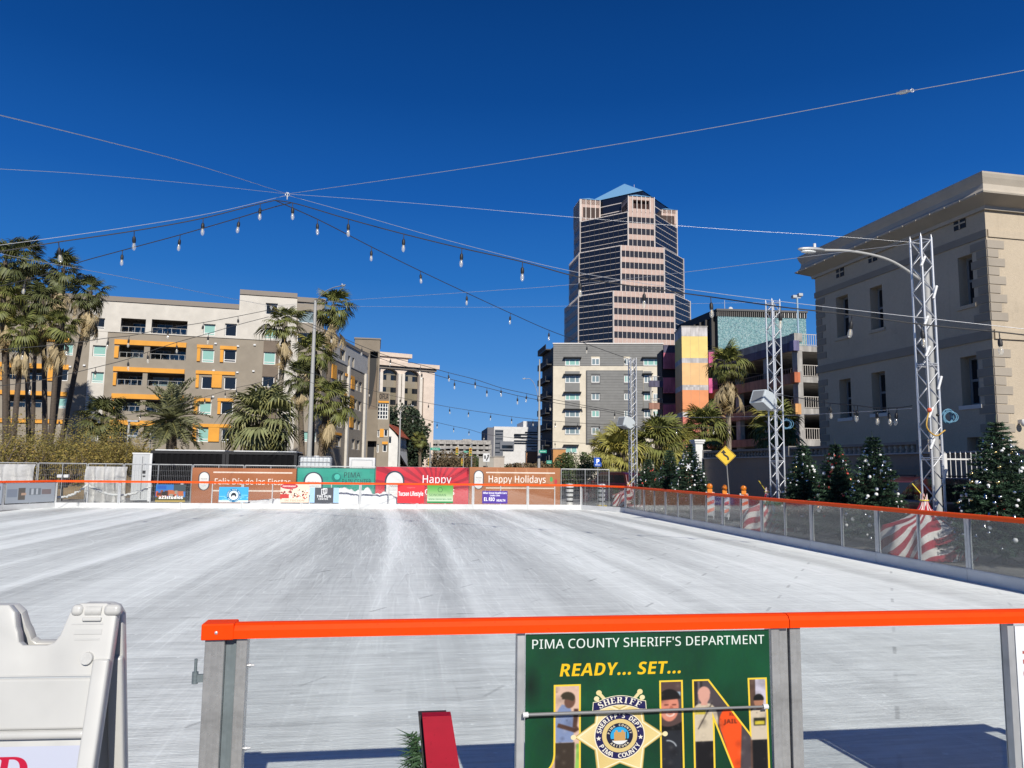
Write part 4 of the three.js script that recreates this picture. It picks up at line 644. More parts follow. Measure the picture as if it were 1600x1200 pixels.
// ---------- the tall stepped office tower of dark glass and pink bands
{
  const P = at(977, 735, 267), head = 8.2 + 81, F = frame(P, head), b = building('office_skyscraper', 'tall stepped office tower of dark glass with pinkish bands and blue hip roofs', F);
  const pink = stucco([.54, .40, .345], { bumpScale: 0 }), mull = mat([.58, .53, .49], { roughness: .5 }), dk = mat([.010, .012, .020], { phys: true, roughness: .12, ior: 1.5 }), roofM = mat([.20, .42, .66], { roughness: .35, metalness: .15 }), winM = mat([.030, .029, .034], { phys: true, roughness: .15, ior: 1.5 });
  const D = F.uv(977, 735)[0], vY = (y, z = 0) => F.uv(1004, y, z)[1];
  const cy = -24, tiers = [[22, 11.6, 0, vY(454.5)], [20.9, 8.3, vY(454.5), vY(381)], [19.7, 5.1, vY(381), vY(325.5)]];
  const px = (x) => F.uv(x, 500, 0)[0], cx = (px(953) + px(1055)) / 2 + 1.2;
  const FH = (vY(325.5) - vY(525)) / 11;                         // storey height
  const faces = (dF, w, v0, v1, floorsTo) => {
    const dL = (w + dF) / Math.SQRT2;
    for (let k = 0; k < 8; k++) {
      const a = k * Math.PI / 4, chamfer = k % 2 === 0, g = new THREE.Group(); const half = chamfer ? w : (Math.SQRT2 * dF - 0) * 0 + (dF * Math.SQRT2 - dL);
      if (!(k === 0 || k === 7 || k === 1 || k === 6)) continue;   // faces that can be seen: 0 front, 1 right, 7 left, 6 left end
      const dist = chamfer ? dF : dL, side = chamfer ? 'front' : 'flank';
      g.name = chamfer ? 'banded_face' : 'glass_face'; g.position.set(cx, 0, cy); g.rotation.y = a; b.add(g);
      const h = half, n = Math.max(3, Math.round(h * 2 / (chamfer ? 1.66 : 2.1)));
      const fl = []; for (let v = v1; v > Math.max(v0, 16) + .5; v -= FH) fl.push(v);
      fl.forEach((v) => {
        const lo = Math.max(v - FH, v0);
        if (chamfer) { part('spandrel', boxAB(-h, lo + (v - lo) * .55, dist - .5, h, v, dist), pink, g); part('window_band', boxAB(-h, lo, dist - .6, h, lo + (v - lo) * .55 - .01, dist - .12), winM, g); }
        else { part('glass_band', boxAB(-h, lo + .02, dist - .5, h, v - .34, dist - .05), dk, g); part('floor_line', [boxAB(-h, v - .27, dist - .5, h, v - .06, dist), boxAB(-h, v - FH / 2 - .16, dist - .049, h, v - FH / 2, dist - .004)], mull, g); }
      });
      const ms = []; for (let i = 0; i <= n; i++) { const x = -h + 2 * h * i / n, t = chamfer ? (i === 0 || i === n ? .4 : .16) : .08; ms.push(boxAB(x - t / 2, Math.max(v0, 10), dist + .004, x + t / 2, v1 + .02, dist + (chamfer ? .16 : .06))); } part('mullion', ms, chamfer ? mull : mat([.045, .05, .06]), g);
      if (!chamfer) part('corner_mullion', [boxAB(-h - .16, Math.max(v0, 10), dist + .07, -h + .16, v1, dist + .3), boxAB(h - .16, Math.max(v0, 10), dist + .07, h + .16, v1, dist + .3)], mull, g);
    }
    // solid core of the tier
    const pts = []; for (let k = 0; k < 4; k++) { const a = k * Math.PI / 2; for (const s of [-1, 1]) { const x = s * w, z = dF - .62; pts.push([x * Math.cos(a) + z * Math.sin(a), -(-x * Math.sin(a) + z * Math.cos(a))]); } }
    const g = new THREE.ExtrudeGeometry(polyShape(pts), { depth: v1 - v0 - .05, bevelEnabled: false }).rotateX(-Math.PI / 2).translate(cx, v0, cy); part('core', planarUV(strip(g)), dk, b);
    part('ledge', planarUV(strip(new THREE.ExtrudeGeometry(polyShape(pts.map(([x, y]) => [x * 1.01, y * 1.01])), { depth: .2, bevelEnabled: false }).rotateX(-Math.PI / 2).translate(cx, v1 - .04, cy))), mull, b);
  };
  for (const [dF, w, v0, v1] of tiers) faces(dF, w, v0, v1);
  // crown: bays above the front and the left end, hip roofs, the raised core
  const vt = tiers[2][3], crown = (a, dist, w, depth, v1, louvres) => {
    const g = new THREE.Group(); g.name = 'crown_bay'; g.position.set(cx, 0, cy); g.rotation.y = a; b.add(g);
    part('wall', [boxAB(-w, vt, dist - depth, w, vt + (v1 - vt) * .22, dist), boxAB(-w, v1 - (v1 - vt) * .22, dist - depth, w, v1, dist), boxAB(-w, vt, dist - depth, -w * .62, v1, dist - .02), boxAB(w * .62, vt, dist - depth, w, v1, dist - .02)], pink, g);
    part('louvre_opening', boxAB(-w * .6, vt + .1, dist - depth + .2, w * .6, v1 - .2, dist - 1.4), mat([.05, .02, .015]), g); const ms = []; for (let i = 0; i <= 6; i++) { const x = -w + 2 * w * i / 6; ms.push(boxAB(x - .13, vt, dist + .004, x + .13, v1, dist + .35)); } part('mullion', ms, mull, g);
    for (const s of [-1, 1]) { part('flank_opening', boxAB(s * w - .05, vt + (v1 - vt) * .2, dist - depth + .5, s * w + .06, v1 - (v1 - vt) * .35, dist - 1), mat([.05, .03, .025]), g); part('flank_mullion', [0, 1, 2, 3, 4].map((i) => boxAB(s * w - .05, vt, dist - depth + i * depth / 4.2, s * w + .16, v1, dist - depth + i * depth / 4.2 + .25)), mull, g); }
    const rp = []; const apex = [0, v1 + 2.6, dist - depth * .6]; const q = [[-w - .2, v1 + .01, dist + .3], [w + .2, v1 + .01, dist + .3], [w + .2, v1 + .01, dist - depth], [-w - .2, v1 + .01, dist - depth]]; for (let i = 0; i < 4; i++) rp.push(...q[i], ...q[(i + 1) % 4], ...apex); const gg = new THREE.BufferGeometry(); gg.setAttribute('position', new THREE.Float32BufferAttribute(rp, 3)); gg.computeVertexNormals(); part('hip_roof', planarUV(gg), roofM, g);
  };
  crown(0, 19.7, 5.1, 8, vY(307, -4)); crown(-Math.PI / 2, 19.7, 5.1, 8, vY(325, -24)); crown(Math.PI / 2, 19.7, 5.1, 8, vY(332, -24));
  const core = new THREE.Group(); core.name = 'raised_core'; core.position.set(cx + 1.5, 0, cy); core.rotation.y = Math.PI / 4; b.add(core); const cw = 12, cv = vY(309, -14);
  part('wall', boxAB(-cw, vt, -cw, cw, cv, cw), dk, core); part('floor_line', [0, 1, 2].map((k) => boxAB(-cw - .05, vt + (cv - vt) * (k / 3) + .1, -cw - .05, cw + .05, vt + (cv - vt) * (k / 3) + .4, cw + .05)), mull, core);
  const av = vY(293, -24), R = [[-cw - .3, cv + .01, cw + .3], [cw + .3, cv + .01, cw + .3], [cw + .3, cv + .01, -cw - .3], [-cw - .3, cv + .01, -cw - .3]], A = [-3.5, av, 0], B = [3.5, av, 0], rp = [...R[0], ...R[1], ...B, ...R[0], ...B, ...A, ...R[1], ...R[2], ...B, ...R[2], ...R[3], ...A, ...R[2], ...A, ...B, ...R[3], ...R[0], ...A]; const gg = new THREE.BufferGeometry(); gg.setAttribute('position', new THREE.Float32BufferAttribute(rp, 3)); gg.computeVertexNormals(); part('hip_roof', planarUV(gg), roofM, core); part('mast', bar(V(5, av - 2, 0), V(5, av + 2.4, 0), .12, .08, 6), mull, core);
}
// ---------- coloured stair tower and parking garage
const gP = at(1245, 735, 76), F6 = frame(gP, 176);
{
  const P = at(1068, 735, 92), F = frame(P, 100), b = building('coloured_stair_tower', 'stair tower painted in yellow, peach and orange with concrete bands', F), w = F.uv(1107, 620)[0], v = (y) => F.uv(1088, y)[1];
  const band = (y0, y1, m, n) => part(n, boxAB(0, v(y1) + .004, -4.6, w, v(y0), 0), m, b), paint = (c) => mat(c, { map: T.stucco, roughness: .8, bumpMap: T.stuccoBump, bumpScale: .003 });
  for (const y of [[511, 525.5], [559.5, 567], [601.5, 609.5], [643.5, 651.5]]) band(...y, mat([.62, .59, .58], { map: T.streak, roughness: .85 }), 'concrete_band');
  band(525.5, 559.5, paint([.85, .64, .22]), 'yellow_panel'); band(567, 601.5, paint([.84, .53, .25]), 'peach_panel'); band(609.5, 643.5, paint([.78, .31, .135]), 'orange_panel'); band(651.5, 700, paint([.70, .22, .17]), 'coral_panel');
  part('joint', [.33, .66].map((f) => boxAB(w * f - .01, v(690), .003, w * f + .01, v(513), .006)), mat([.3, .25, .2]), b); part('cap', boxAB(-.05, v(511) + .004, -4.65, w + .05, v(511) + .14, .05), C.conc, b);
  part('base', boxAB(0, -.1, -4.6, w, v(700), 0), paint([.55, .3, .2]), b);
}
{
  const b = building('parking_garage', 'open parking garage with maroon and brown decks and concrete corner columns', F6), L = -F6.uv(1107, 650)[0], v = (y) => F6.uv(1243, y)[1];
  const nav = mat([.11, .105, .17], { map: T.streak, roughness: .85 }), br = mat([.44, .21, .14], { map: T.streak, roughness: .85 }), mag = mat([.66, .12, .32], { map: T.streak, roughness: .8 }), br2 = mat([.36, .19, .14], { map: T.streak, roughness: .85 });
  const decks = [[532.5, 546, nav], [582, 598, br], [632, 646, br2], [681, 694, br2]];
  for (const [y0, y1, m] of decks) { part('deck_band', boxAB(-L, v(y1), -.35, -.35, v(y0), 0), m, b); part('deck', boxAB(-L, v(y1) + .1, -22, -.4, v(y1) + .5, -.36), C.conc, b); }
  for (const w of [-6.5, -13]) part('column', boxAB(-1.0, 0, w - .4, -.45, v(546), w + .4), C.conc, b);
  part('parapet', boxAB(-L, v(532.4), -.3, -.6, v(520), -.05), C.conc, b); part('parapet_post', boxAB(-.59, v(532.4), -.9, .3, v(519.5), .02), C.conc, b);
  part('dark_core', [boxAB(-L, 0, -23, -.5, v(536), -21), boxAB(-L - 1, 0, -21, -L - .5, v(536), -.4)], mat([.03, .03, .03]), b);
  for (const u of [-.62, -L * .33, -L * .66]) part('column', boxAB(u - .15, 0, -.95, u + .75, v(546), -.37), C.conc, b);
  for (const [y0, y1, m] of [[531.5, 547.5, mat([.16, .15, .28], { map: T.streak })], [581.5, 597.5, mat([.55, .16, .07], { map: T.streak })], [631, 647.5, mat([.72, .36, .13], { map: T.streak })]]) part('corner_block', boxAB(-.33, v(y1), -.45, .42, v(y0), .2), m, b);
  // metal railings of the left flank and of the front
  for (const [y0, y1] of [[573, 582], [622, 631.5]]) { const g = [boxAB(-L, v(y0) - .06, -.2, -.7, v(y0), -.15)]; for (let u = -L; u < -.8; u += .45) g.push(boxAB(u, v(y1), -.19, u + .05, v(y0) - .07, -.16)); part('railing', g, mat([.16, .12, .1]), b); }
  const fr = new THREE.Group(); fr.name = 'front_railings'; b.add(fr); 
  fr.rotation.y = frame(gP, 86).turn - F6.turn;
  for (const y of [532, 581, 631, 681]) { const v0 = v(y) - .5, g = [boxAB(.5, v0 + 1.25, .02, 12, v0 + 1.31, .07), boxAB(.5, v0 + .15, .02, 12, v0 + .2, .07)]; for (let u = .5; u < 12; u += .26) g.push(boxAB(u, v0 + .21, .03, u + .05, v0 + 1.24, .06)); part('railing', g, mat([.50, .46, .41]), fr); part('deck_edge', boxAB(.5, v0 - .5, -.3, 12, v0 + .1, .0), C.conc, fr); } hoist(fr);
  // pink pieces beside the stair tower, facing the viewer, and the maroon flank left of it
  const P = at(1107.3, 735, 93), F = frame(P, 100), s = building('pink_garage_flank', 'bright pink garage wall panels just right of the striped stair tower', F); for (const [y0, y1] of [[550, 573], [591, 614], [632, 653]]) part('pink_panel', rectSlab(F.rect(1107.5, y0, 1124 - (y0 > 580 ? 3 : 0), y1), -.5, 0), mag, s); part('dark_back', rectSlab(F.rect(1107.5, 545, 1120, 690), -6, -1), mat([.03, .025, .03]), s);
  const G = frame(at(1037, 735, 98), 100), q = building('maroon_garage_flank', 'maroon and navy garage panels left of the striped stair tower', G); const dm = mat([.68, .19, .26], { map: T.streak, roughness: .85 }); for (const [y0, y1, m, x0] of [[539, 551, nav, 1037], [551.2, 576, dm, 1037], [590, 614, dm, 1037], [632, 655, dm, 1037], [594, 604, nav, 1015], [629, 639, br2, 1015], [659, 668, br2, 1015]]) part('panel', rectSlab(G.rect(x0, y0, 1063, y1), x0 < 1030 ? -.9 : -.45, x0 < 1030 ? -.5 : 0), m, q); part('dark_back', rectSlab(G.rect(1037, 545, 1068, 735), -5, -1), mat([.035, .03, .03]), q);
  const rl = [], rr1 = (y) => { const a = G.rect(1015, y - 7, 1036, y); rl.push(boxAB(a[0], a[3] - .08, -.6, a[2], a[3], -.55)); for (let u = a[0]; u < a[2]; u += .35) rl.push(boxAB(u, a[1], -.59, u + .05, a[3] - .09, -.56)); }; [594, 629, 659].forEach(rr1); part('railing', rl, mat([.3, .28, .26]), q); part('column', [rectSlab(G.rect(1017, 604.5, 1019.5, 628.5), -.85, -.55), rectSlab(G.rect(1017, 639.5, 1019.5, 658.5), -.85, -.55), rectSlab(G.rect(1017, 668.5, 1019.5, 735), -.85, -.55)], C.conc, q);
}
// ---------- teal mosaic block behind the garage
{
  const F = frame(at(1126, 735, 150), 94), b = building('teal_mosaic_building', 'block clad in teal mosaic with ribbed dark louvre band on top, behind the garage', F), w = F.uv(1260, 520)[0], vT = F.uv(1190, 496)[1], vR = F.uv(1190, 484.5)[1];
  part('mosaic_wall', boxAB(0, 0, -20, w, vT, 0), mat([.62, .60, .58], { map: T.tile, roughness: .55 }), b); part('louvre_wall', boxAB(-.1, vT + .01, -20, w + .1, vR - .4, -.3), mat([.035, .035, .04]), b);
  const n = 44; for (let k = 0; k <= n; k++) part('louvre_rib', boxAB(w * k / n - .05, vT + .02, -.29, w * k / n + .09, vR - .41, .2), mat(k > 26 && k % 2 ? [.5, .48, .44] : [.16, .15, .14]), b); part('cap', boxAB(-.3, vR - .39, -20, w + .3, vR, .35), mat([.10, .1, .1]), b);
  const S = frame(at(1126, 735, 150), 184 - 8), s = new THREE.Group(); s.name = 'ribbed_side'; b.add(s); s.rotation.y = S.turn - F.turn; part('wall', boxAB(-19, 0, -.5, -.02, vT, -.01), mat([.03, .03, .03]), s); part('rib', [0, 1, 2, 3, 4, 5, 6].map((k) => boxAB(-18 + k * 2.7, 0, 0, -17.5 + k * 2.7, vT, .7)), mat([.06, .055, .05]), s); part('side_louvre', boxAB(-19, vT + .01, -.5, -.02, vR, .3), mat([.03, .03, .03]), s); hoist(s);
  part('aerial', [bar(V(w * .18, vR, -5), V(w * .18, vR + 3, -5), .06, .05, 5), sph(w * .23, vR + .9, -4, .5, 10, 1, 1, .4)], mat([.5, .5, .5]), b);
}
// ---------- stone courthouse on the right
const chP = at(1563, 735, 28.6), F9 = frame(chP, 176.2), F9R = frame(chP, 86.2);
const courthouse = building('courthouse', 'large stuccoed courthouse with deep cornice and quoins at the right edge', F9);
{
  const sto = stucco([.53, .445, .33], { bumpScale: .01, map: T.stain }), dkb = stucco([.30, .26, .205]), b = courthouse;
  const uF = F9.uv(1279, 600)[0], v = (y) => F9.uv(1557, y)[1];
  const vEave = v(316), vFrB = v(352), vFrB2 = v(364);
  const op = [[1498, 399, 1521, 477], [1360, 447, 1379.5, 514], [1307, 462, 1326, 526], [1502, 556, 1530, 633], [1362.5, 581, 1384, 646], [1312, 592, 1330, 653], [1512, 683, 1535, 735]].map((r) => F9.rect(...r));
  op[6][1] = .2;
  skin('wall', rectPts([uF, -.1, 0, vEave]), -.6, 0, op, sto, b);
  const wm = mat([.20, .21, .22], { roughness: .5 });
  op.forEach((r, i) => { win(b, r, { recess: .42, bw: .1, fm: wm, pm: M.darkGlass, bars: [.52], splits: i > 2 ? [.5] : [] }); part('sill', boxAB(r[0] - .15, r[1] - .16, .003, r[2] + .1, r[1] - .005, .06), i > 2 && i < 6 ? mat([.6, .58, .54], { roughness: .8 }) : sto, b); });
  // belt courses
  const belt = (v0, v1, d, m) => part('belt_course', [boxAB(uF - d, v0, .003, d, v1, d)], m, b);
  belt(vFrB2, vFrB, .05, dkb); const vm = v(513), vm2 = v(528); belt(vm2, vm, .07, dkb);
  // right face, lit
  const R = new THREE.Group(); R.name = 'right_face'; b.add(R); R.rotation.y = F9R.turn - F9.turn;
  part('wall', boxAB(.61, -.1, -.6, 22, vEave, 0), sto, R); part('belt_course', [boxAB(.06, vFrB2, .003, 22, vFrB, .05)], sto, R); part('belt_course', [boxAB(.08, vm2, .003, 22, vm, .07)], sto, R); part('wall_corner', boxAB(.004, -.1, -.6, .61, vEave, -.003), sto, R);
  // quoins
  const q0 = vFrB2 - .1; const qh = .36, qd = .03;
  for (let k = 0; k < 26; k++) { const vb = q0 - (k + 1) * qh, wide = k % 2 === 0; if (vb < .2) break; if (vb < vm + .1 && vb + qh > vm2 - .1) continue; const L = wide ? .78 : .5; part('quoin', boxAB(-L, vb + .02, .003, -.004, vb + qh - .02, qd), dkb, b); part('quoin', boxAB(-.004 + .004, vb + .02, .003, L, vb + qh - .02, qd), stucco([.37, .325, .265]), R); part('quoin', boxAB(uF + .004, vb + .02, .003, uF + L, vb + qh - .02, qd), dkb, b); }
  // frieze vents
  for (const [x, y] of [[1500, 350], [1364, 402], [1313, 426]]) { const [u, vv] = F9.uv(x, y); const g = part('frieze_vent', boxAB(u - .3, vv - .22, .003, u + .3, vv + .22, .03), M.black, b); part('grille', [boxAB(u - .03, vv - .22, .031, u + .03, vv + .22, .05), boxAB(u - .3, vv - .03, .031, u + .3, vv + .03, .048)], sto, g); }
  // cornice ring: profile (out, up) swept round far end, near corner and right face
  const prof = [[0, vEave - .12], [.12, vEave - .12], [.14, vEave + .02], [.72, vEave + .30], [.74, vEave + .36], [.62, vEave + .42], [.52, vEave + .55], [.48, vEave + .75], [.58, vEave + .98], [.62, vEave + 1.12], [.62, vEave + 1.19], [0, vEave + 1.22]];
  const stations = [[uF, -14, -1, 0], [uF, 0, -1, 1], [0, 0, 1, 1], [0, -22, 1, 0]];      // base u, z and outward mitre in local (u, z)
  const ps = []; for (let i = 0; i < 3; i++) for (let j = 0; j < prof.length - 1; j++) { const P = (s, k) => [s[0] + s[2] * prof[k][0], prof[k][1], s[1] + s[3] * prof[k][0]]; const A = P(stations[i], j), B = P(stations[i + 1], j), Cc = P(stations[i + 1], j + 1), D = P(stations[i], j + 1); ps.push(...A, ...B, ...Cc, ...A, ...Cc, ...D); }
  const g = new THREE.BufferGeometry(); g.setAttribute('position', new THREE.Float32BufferAttribute(ps, 3)); g.computeVertexNormals(); const co = stucco([.47, .42, .345]); co.side = THREE.DoubleSide; part('cornice', planarUV(g), co, b);
  const dn = []; for (let u = uF - .5; u < .8; u += .8) part('dentil', boxAB(u, vEave + .29, .725, u + .05, vEave + .345, .765), co, b);
  part('roof', boxAB(uF - .3, vEave + .8, -22, .3, vEave + 1.15, .3), C.trim, b);
  part('rear_wall', boxAB(uF, -.1, -22, uF + .5, vEave, -.61), sto, b);
  const sc = F9R.uv(1592, 662); part('security_camera', [sph(sc[0], sc[1], .25, .13, 10), boxAB(sc[0] - .05, sc[1], .0, sc[0] + .05, sc[1] + .15, .2)], M.whitePl, R); hoist(R);
}
// ---------- balustrade wall in front of it
{
  const nearP = onX(1436, 700, 16.6), F = frame(nearP.clone().setY(0), 176), b = building('balustrade_wall', 'dark stuccoed wall topped with a stone balustrade, running behind the Christmas trees', F, 'wall'), uF = F.uv(1094, 712)[0], v = (y) => F.uv(1430, y)[1];
  const ws = stucco([.285, .23, .18], { bumpScale: .01, map: T.stain }), st = stucco([.24, .225, .205]), vc = v(690), vr = v(694.5), vb = v(707), vl = v(709.5);
  part('wall', boxAB(uF, -.2, -.35, 4.4, vl, 0), ws, b); part('ledge', boxAB(uF - .1, vl + .002, -.45, 4.4, vb, .12), mat([.42, .41, .39], { map: T.stucco, roughness: .8 }), b); part('coping', boxAB(uF, vr, -.38, .6, vc, .06), st, b); part('groove', boxAB(uF, v(733), .002, 4.4, v(732), .02), st, b);
  const bl = strip(new THREE.LatheGeometry([[.05, 0], [.085, .02], [.085, .07], [.05, .11], [.09, .32], [.06, .5], [.045, .62], [.08, .7], [.08, .78], [.05, .8]].map(([a, c]) => new THREE.Vector2(a, c)), 8)), hb = vr - vb; const n = Math.floor((-uF - .5) / .27);
  for (let k = 0; k < n; k++) { const m = part('baluster', bl, st, b); m.position.set(uF + .4 + k * .27, vb, -.16); m.scale.set(1, hb / .8, 1); }
  for (const u of [uF + .0, uF * .5, -.0]) part('pier', boxAB(u - .02, vb + .003, -.4, u + .5, vc + .05, .09), st, b);
  const p = at(1090, 712, F.world(uF, 0).sub(EYE).dot(camF)), t = thing('stone_pillar', 'white stone pillar with cap at the far end of the balustrade', 'pillar', V(p.x, 0, p.z), F.turn), pt = at(1090, 687, p.clone().sub(EYE).dot(camF)).y; part('shaft', boxAB(-.2, 0, -.2, .2, pt - .2, .2), M.white, t); part('cap', [boxAB(-.26, pt - .2, -.26, .26, pt - .1, .26), boxAB(-.3, pt - .099, -.3, .3, pt, .3)], M.white, t);
}
{ // white picket gate between courthouse and wall
  const d = 20.4, a = at(1478, 740, d), e = at(1552, 740, d), w = e.clone().sub(a).setY(0).length(), t = thing('picket_gate', 'white metal picket gate before the courthouse basement', 'gate', V(a.x, -.1, a.z), -12 * RAD), top = at(1510, 706, d).y + .1, wm = mat([.60, .59, .56], { roughness: .5 });
  for (let u = 0; u <= w; u += .135) part('picket', [bar(V(u, .1, 0), V(u, top - .06, 0), .012, .012, 5), new THREE.ConeGeometry(.02, .07, 5).translate(u, top - .03, 0)], wm, t);
  part('rail', [boxAB(0, top - .22, -.015, w, top - .18, .015), boxAB(0, top - .98, -.015, w, top - .94, .015), boxAB(0, .2, -.015, w, .24, .015)], wm, t); const x = []; for (let u = 0; u < w - .25; u += .27) x.push(bar(V(u, .3, 0), V(u + .27, top - .98, 0), .008, .008, 4), bar(V(u + .27, .3, 0), V(u, top - .98, 0), .008, .008, 4)); part('lattice', x, wm, t); part('post', boxAB(-.1, 0, -.06, .02, top - .05, .06), wm, t);
}

// ================================================================ truss towers on the right
function truss(label, pos, H, turn) {
  const t = thing('truss_tower', label, 'truss tower', pos, turn, 'aluminium truss towers along the right side'), a = .145, bay = .29;
  const C = [[-a, -a], [a, -a], [a, a], [-a, a]];
  for (const [x, z] of C) part('chord', bar(V(x, .04, z), V(x, H, z), .025, .025, 10, true), M.steel, t);
  const n = Math.round((H - .1) / bay), bh = (H - .1) / n;
  const gd = new Map();
  for (let s = 0; s < 4; s++) for (let k = 0; k < n; k++) {
    const p = C[s], q = C[(s + 1) % 4], fl = (k + s) % 2, b0 = .06 + k * bh, b1 = b0 + bh, key = s * 2 + fl;
    if (!gd.has(key)) gd.set(key, bar(V(...(fl ? [p[0], 0, p[1]] : [q[0], 0, q[1]])), V(...(fl ? [q[0], bh, q[1]] : [p[0], bh, p[1]])), .0115, .0115, 6));
    const m = part('brace', gd.get(key), M.steel, t); m.position.y = b0;
  }
  for (const y of [.06, 2.0, 2.04, 4.02, 4.06, H - .06]) part('ring', [0, 1, 2, 3].map((s) => bar(V(C[s][0], y, C[s][1]), V(C[(s + 1) % 4][0], y, C[(s + 1) % 4][1]), .0115, .0115, 6)), M.steel, t);
  part('base_plate', boxAB(-.4, 0, -.4, .4, .04, .4), M.galv, t);
  part('spigot', C.map(([x, z]) => bar(V(x, H, z), V(x, H + .07, z), .016, .006, 6, true)), M.steel, t);
  return t;
}
const TX = 11.2, TZ = [-14.75, -21.5, -35.9], TH = [6.86, 6.93, 7.2];
const P1 = V(TX, 0, TZ[0]), P2 = V(TX, 0, TZ[1]), P3 = V(TX, 0, TZ[2]);
truss('tall aluminium truss tower nearest the viewer in front of the stone courthouse', P1, TH[0], .16);
truss('aluminium truss tower carrying the large grey loudspeaker, between two Christmas trees', P2, TH[1], .2);
truss('farthest aluminium truss tower in front of the grey and cream building', P3, TH[2], .1);
// flags wrapped round the feet of the towers
const flagTex = canvasTex(512, 512, (x, W, H) => { x.fillStyle = '#d9d4d0'; x.fillRect(0, 0, W, H); x.fillStyle = '#a01a30'; for (let k = 0; k < 9; k++) x.fillRect(0, H * (k / 9), W, H / 18); });
function flagWrap(label, pos, H, R, s) {
  const t = thing('flag_wrap', label, 'flag', pos, s, 'striped flags wrapped round the truss feet'), nu = 96, nv = 26, ps = [], uv = [], ix = [];
  for (let j = 0; j <= nv; j++) for (let i = 0; i <= nu; i++) { const v = j / nv, a = i / nu * Math.PI * 2; const r = R * (v < .5 ? 1 - .5 * v * v : .08 + .795 * Math.pow((1 - v) / .5, 3)) * (1 + .09 * Math.sin(a * 9 + s + v * 3) + .34 * (fbm(Math.cos(a) * 2 + 8 + s, Math.sin(a) * 2 + v * 2 + 8, 0, 3) - .4)); ps.push(r * Math.cos(a), H * v * (1 + .05 * Math.sin(a * 3 + s)), r * Math.sin(a)); uv.push(v, i / nu * 1.7 + v * .42 + .05 * Math.sin(a * 5)); if (i < nu && j < nv) { const q = j * (nu + 1) + i; ix.push(q, q + nu + 1, q + 1, q + 1, q + nu + 1, q + nu + 2); } }
  const g = new THREE.BufferGeometry(); g.setAttribute('position', new THREE.Float32BufferAttribute(ps, 3)); g.setAttribute('uv', new THREE.Float32BufferAttribute(uv, 2)); g.setIndex(ix); g.computeVertexNormals();
  flagTex.wrapS = flagTex.wrapT = THREE.RepeatWrapping;
  part('cloth', g, mat([1, 1, 1], { map: flagTex, roughness: .8, side: THREE.DoubleSide }), t);
  part('rope', [bar(V(.03, H * .96, .03), V(.3, H * 1.2, -.13), .012, .012, 6), new THREE.TorusGeometry(R * .105, .012, 5, 20).rotateX(Math.PI / 2).translate(0, H * .93, 0)], mat([.75, .6, .06], { roughness: .7 }), t);
  return t;
}
flagWrap('red and white striped flag with yellow rope round the foot of the nearest truss tower', P1.clone().add(V(-.45, 0, .3)), 1.24, .8, 1.2);
flagWrap('red and white striped flag round the foot of the middle truss tower', P2.clone().add(V(-.5, 0, .3)), 1.2, .72, 3.1);
flagWrap('red and white striped flag round the foot of the farthest truss tower', P3.clone().add(V(-.3, 0, .2)), 1.1, .8, 5);
// loudspeakers
function speaker(label, p, s, turn) {
  const t = thing('loudspeaker', label, 'loudspeaker', p, turn, 'grey loudspeakers on the truss towers');
  const pr = polyShape([[-.5, -.3], [.18, -.36], [.5, -.12], [.5, .2], [.1, .38], [-.42, .3]].map(([a, b]) => [a * s, b * s]));
  const g = strip(new THREE.ExtrudeGeometry(pr, { depth: .62 * s, bevelEnabled: true, bevelSize: .02, bevelThickness: .02, bevelSegments: 2 })).translate(0, 0, -.31 * s); planarUV(g);
  part('housing', g, mat([.55, .60, .62], { map: T.fine, roughness: .45 }), t);
  part('grille', [beam(V(-.53 * s, -.27 * s, 0), V(-.455 * s, .27 * s, 0), .02, .52 * s)], mat([.18, .19, .2], { roughness: .7 }), t);
  part('bracket', [boxAB(.3 * s, -.06, -.36 * s, .98 * s, .0, -.33 * s), boxAB(.3 * s, -.06, .33 * s, .98 * s, 0, .36 * s), boxAB(.92 * s, -.06, -.33 * s, .98 * s, .02, .33 * s)], M.alu, t);
  return t;
}
speaker('large pale grey loudspeaker bracketed to the middle truss tower', at(1193, 626, 22.8), .68, .55).rotation.z = -.35;
speaker('small pale grey loudspeaker bracketed to the farthest truss tower', at(978, 661, 36.9), .72, .5).rotation.z = -.2;
// coils of blue cable hung on the towers
for (const [i, label, p] of [[0, 'coil of blue cable hung on the nearest truss tower', V(TX + .42, 2.92, TZ[0] + .05)], [1, 'coil of blue cable hung on the middle truss tower', V(TX + .34, 3.15, TZ[1])]]) {
  const t = thing('cable_coil', label, 'cable', p, 0, 'coils of blue cable on the truss towers'), g = [];
  for (let k = 0; k < 7; k++) g.push(new THREE.TorusGeometry(.13 + .02 * rnd(), .012, 5, 22).scale(1, .8 + .3 * rnd(), 1).rotateY(rr(-.5, .5)).rotateX(rr(-.3, .3)).translate(rr(-.03, .03), rr(-.03, .03), rr(-.05, .05)));
  part('loops', g, mat([.10, .24, .35], { roughness: .6 }), t);
  if (!i) { part('yellow_lead', tubeOf([V(-.62, .1, .2), V(-.72, -.25, .25), V(-.5, -.42, .22), V(-.25, -.3, .18)], .016, 20), mat([.5, .3, .05], { roughness: .6 }), t); part('plug', [sph(-.62, .12, .22, .05, 8)], mat([.6, .1, .05]), t); part('plug', [sph(-.42, .02, .2, .035, 8)], M.black, t); }
}
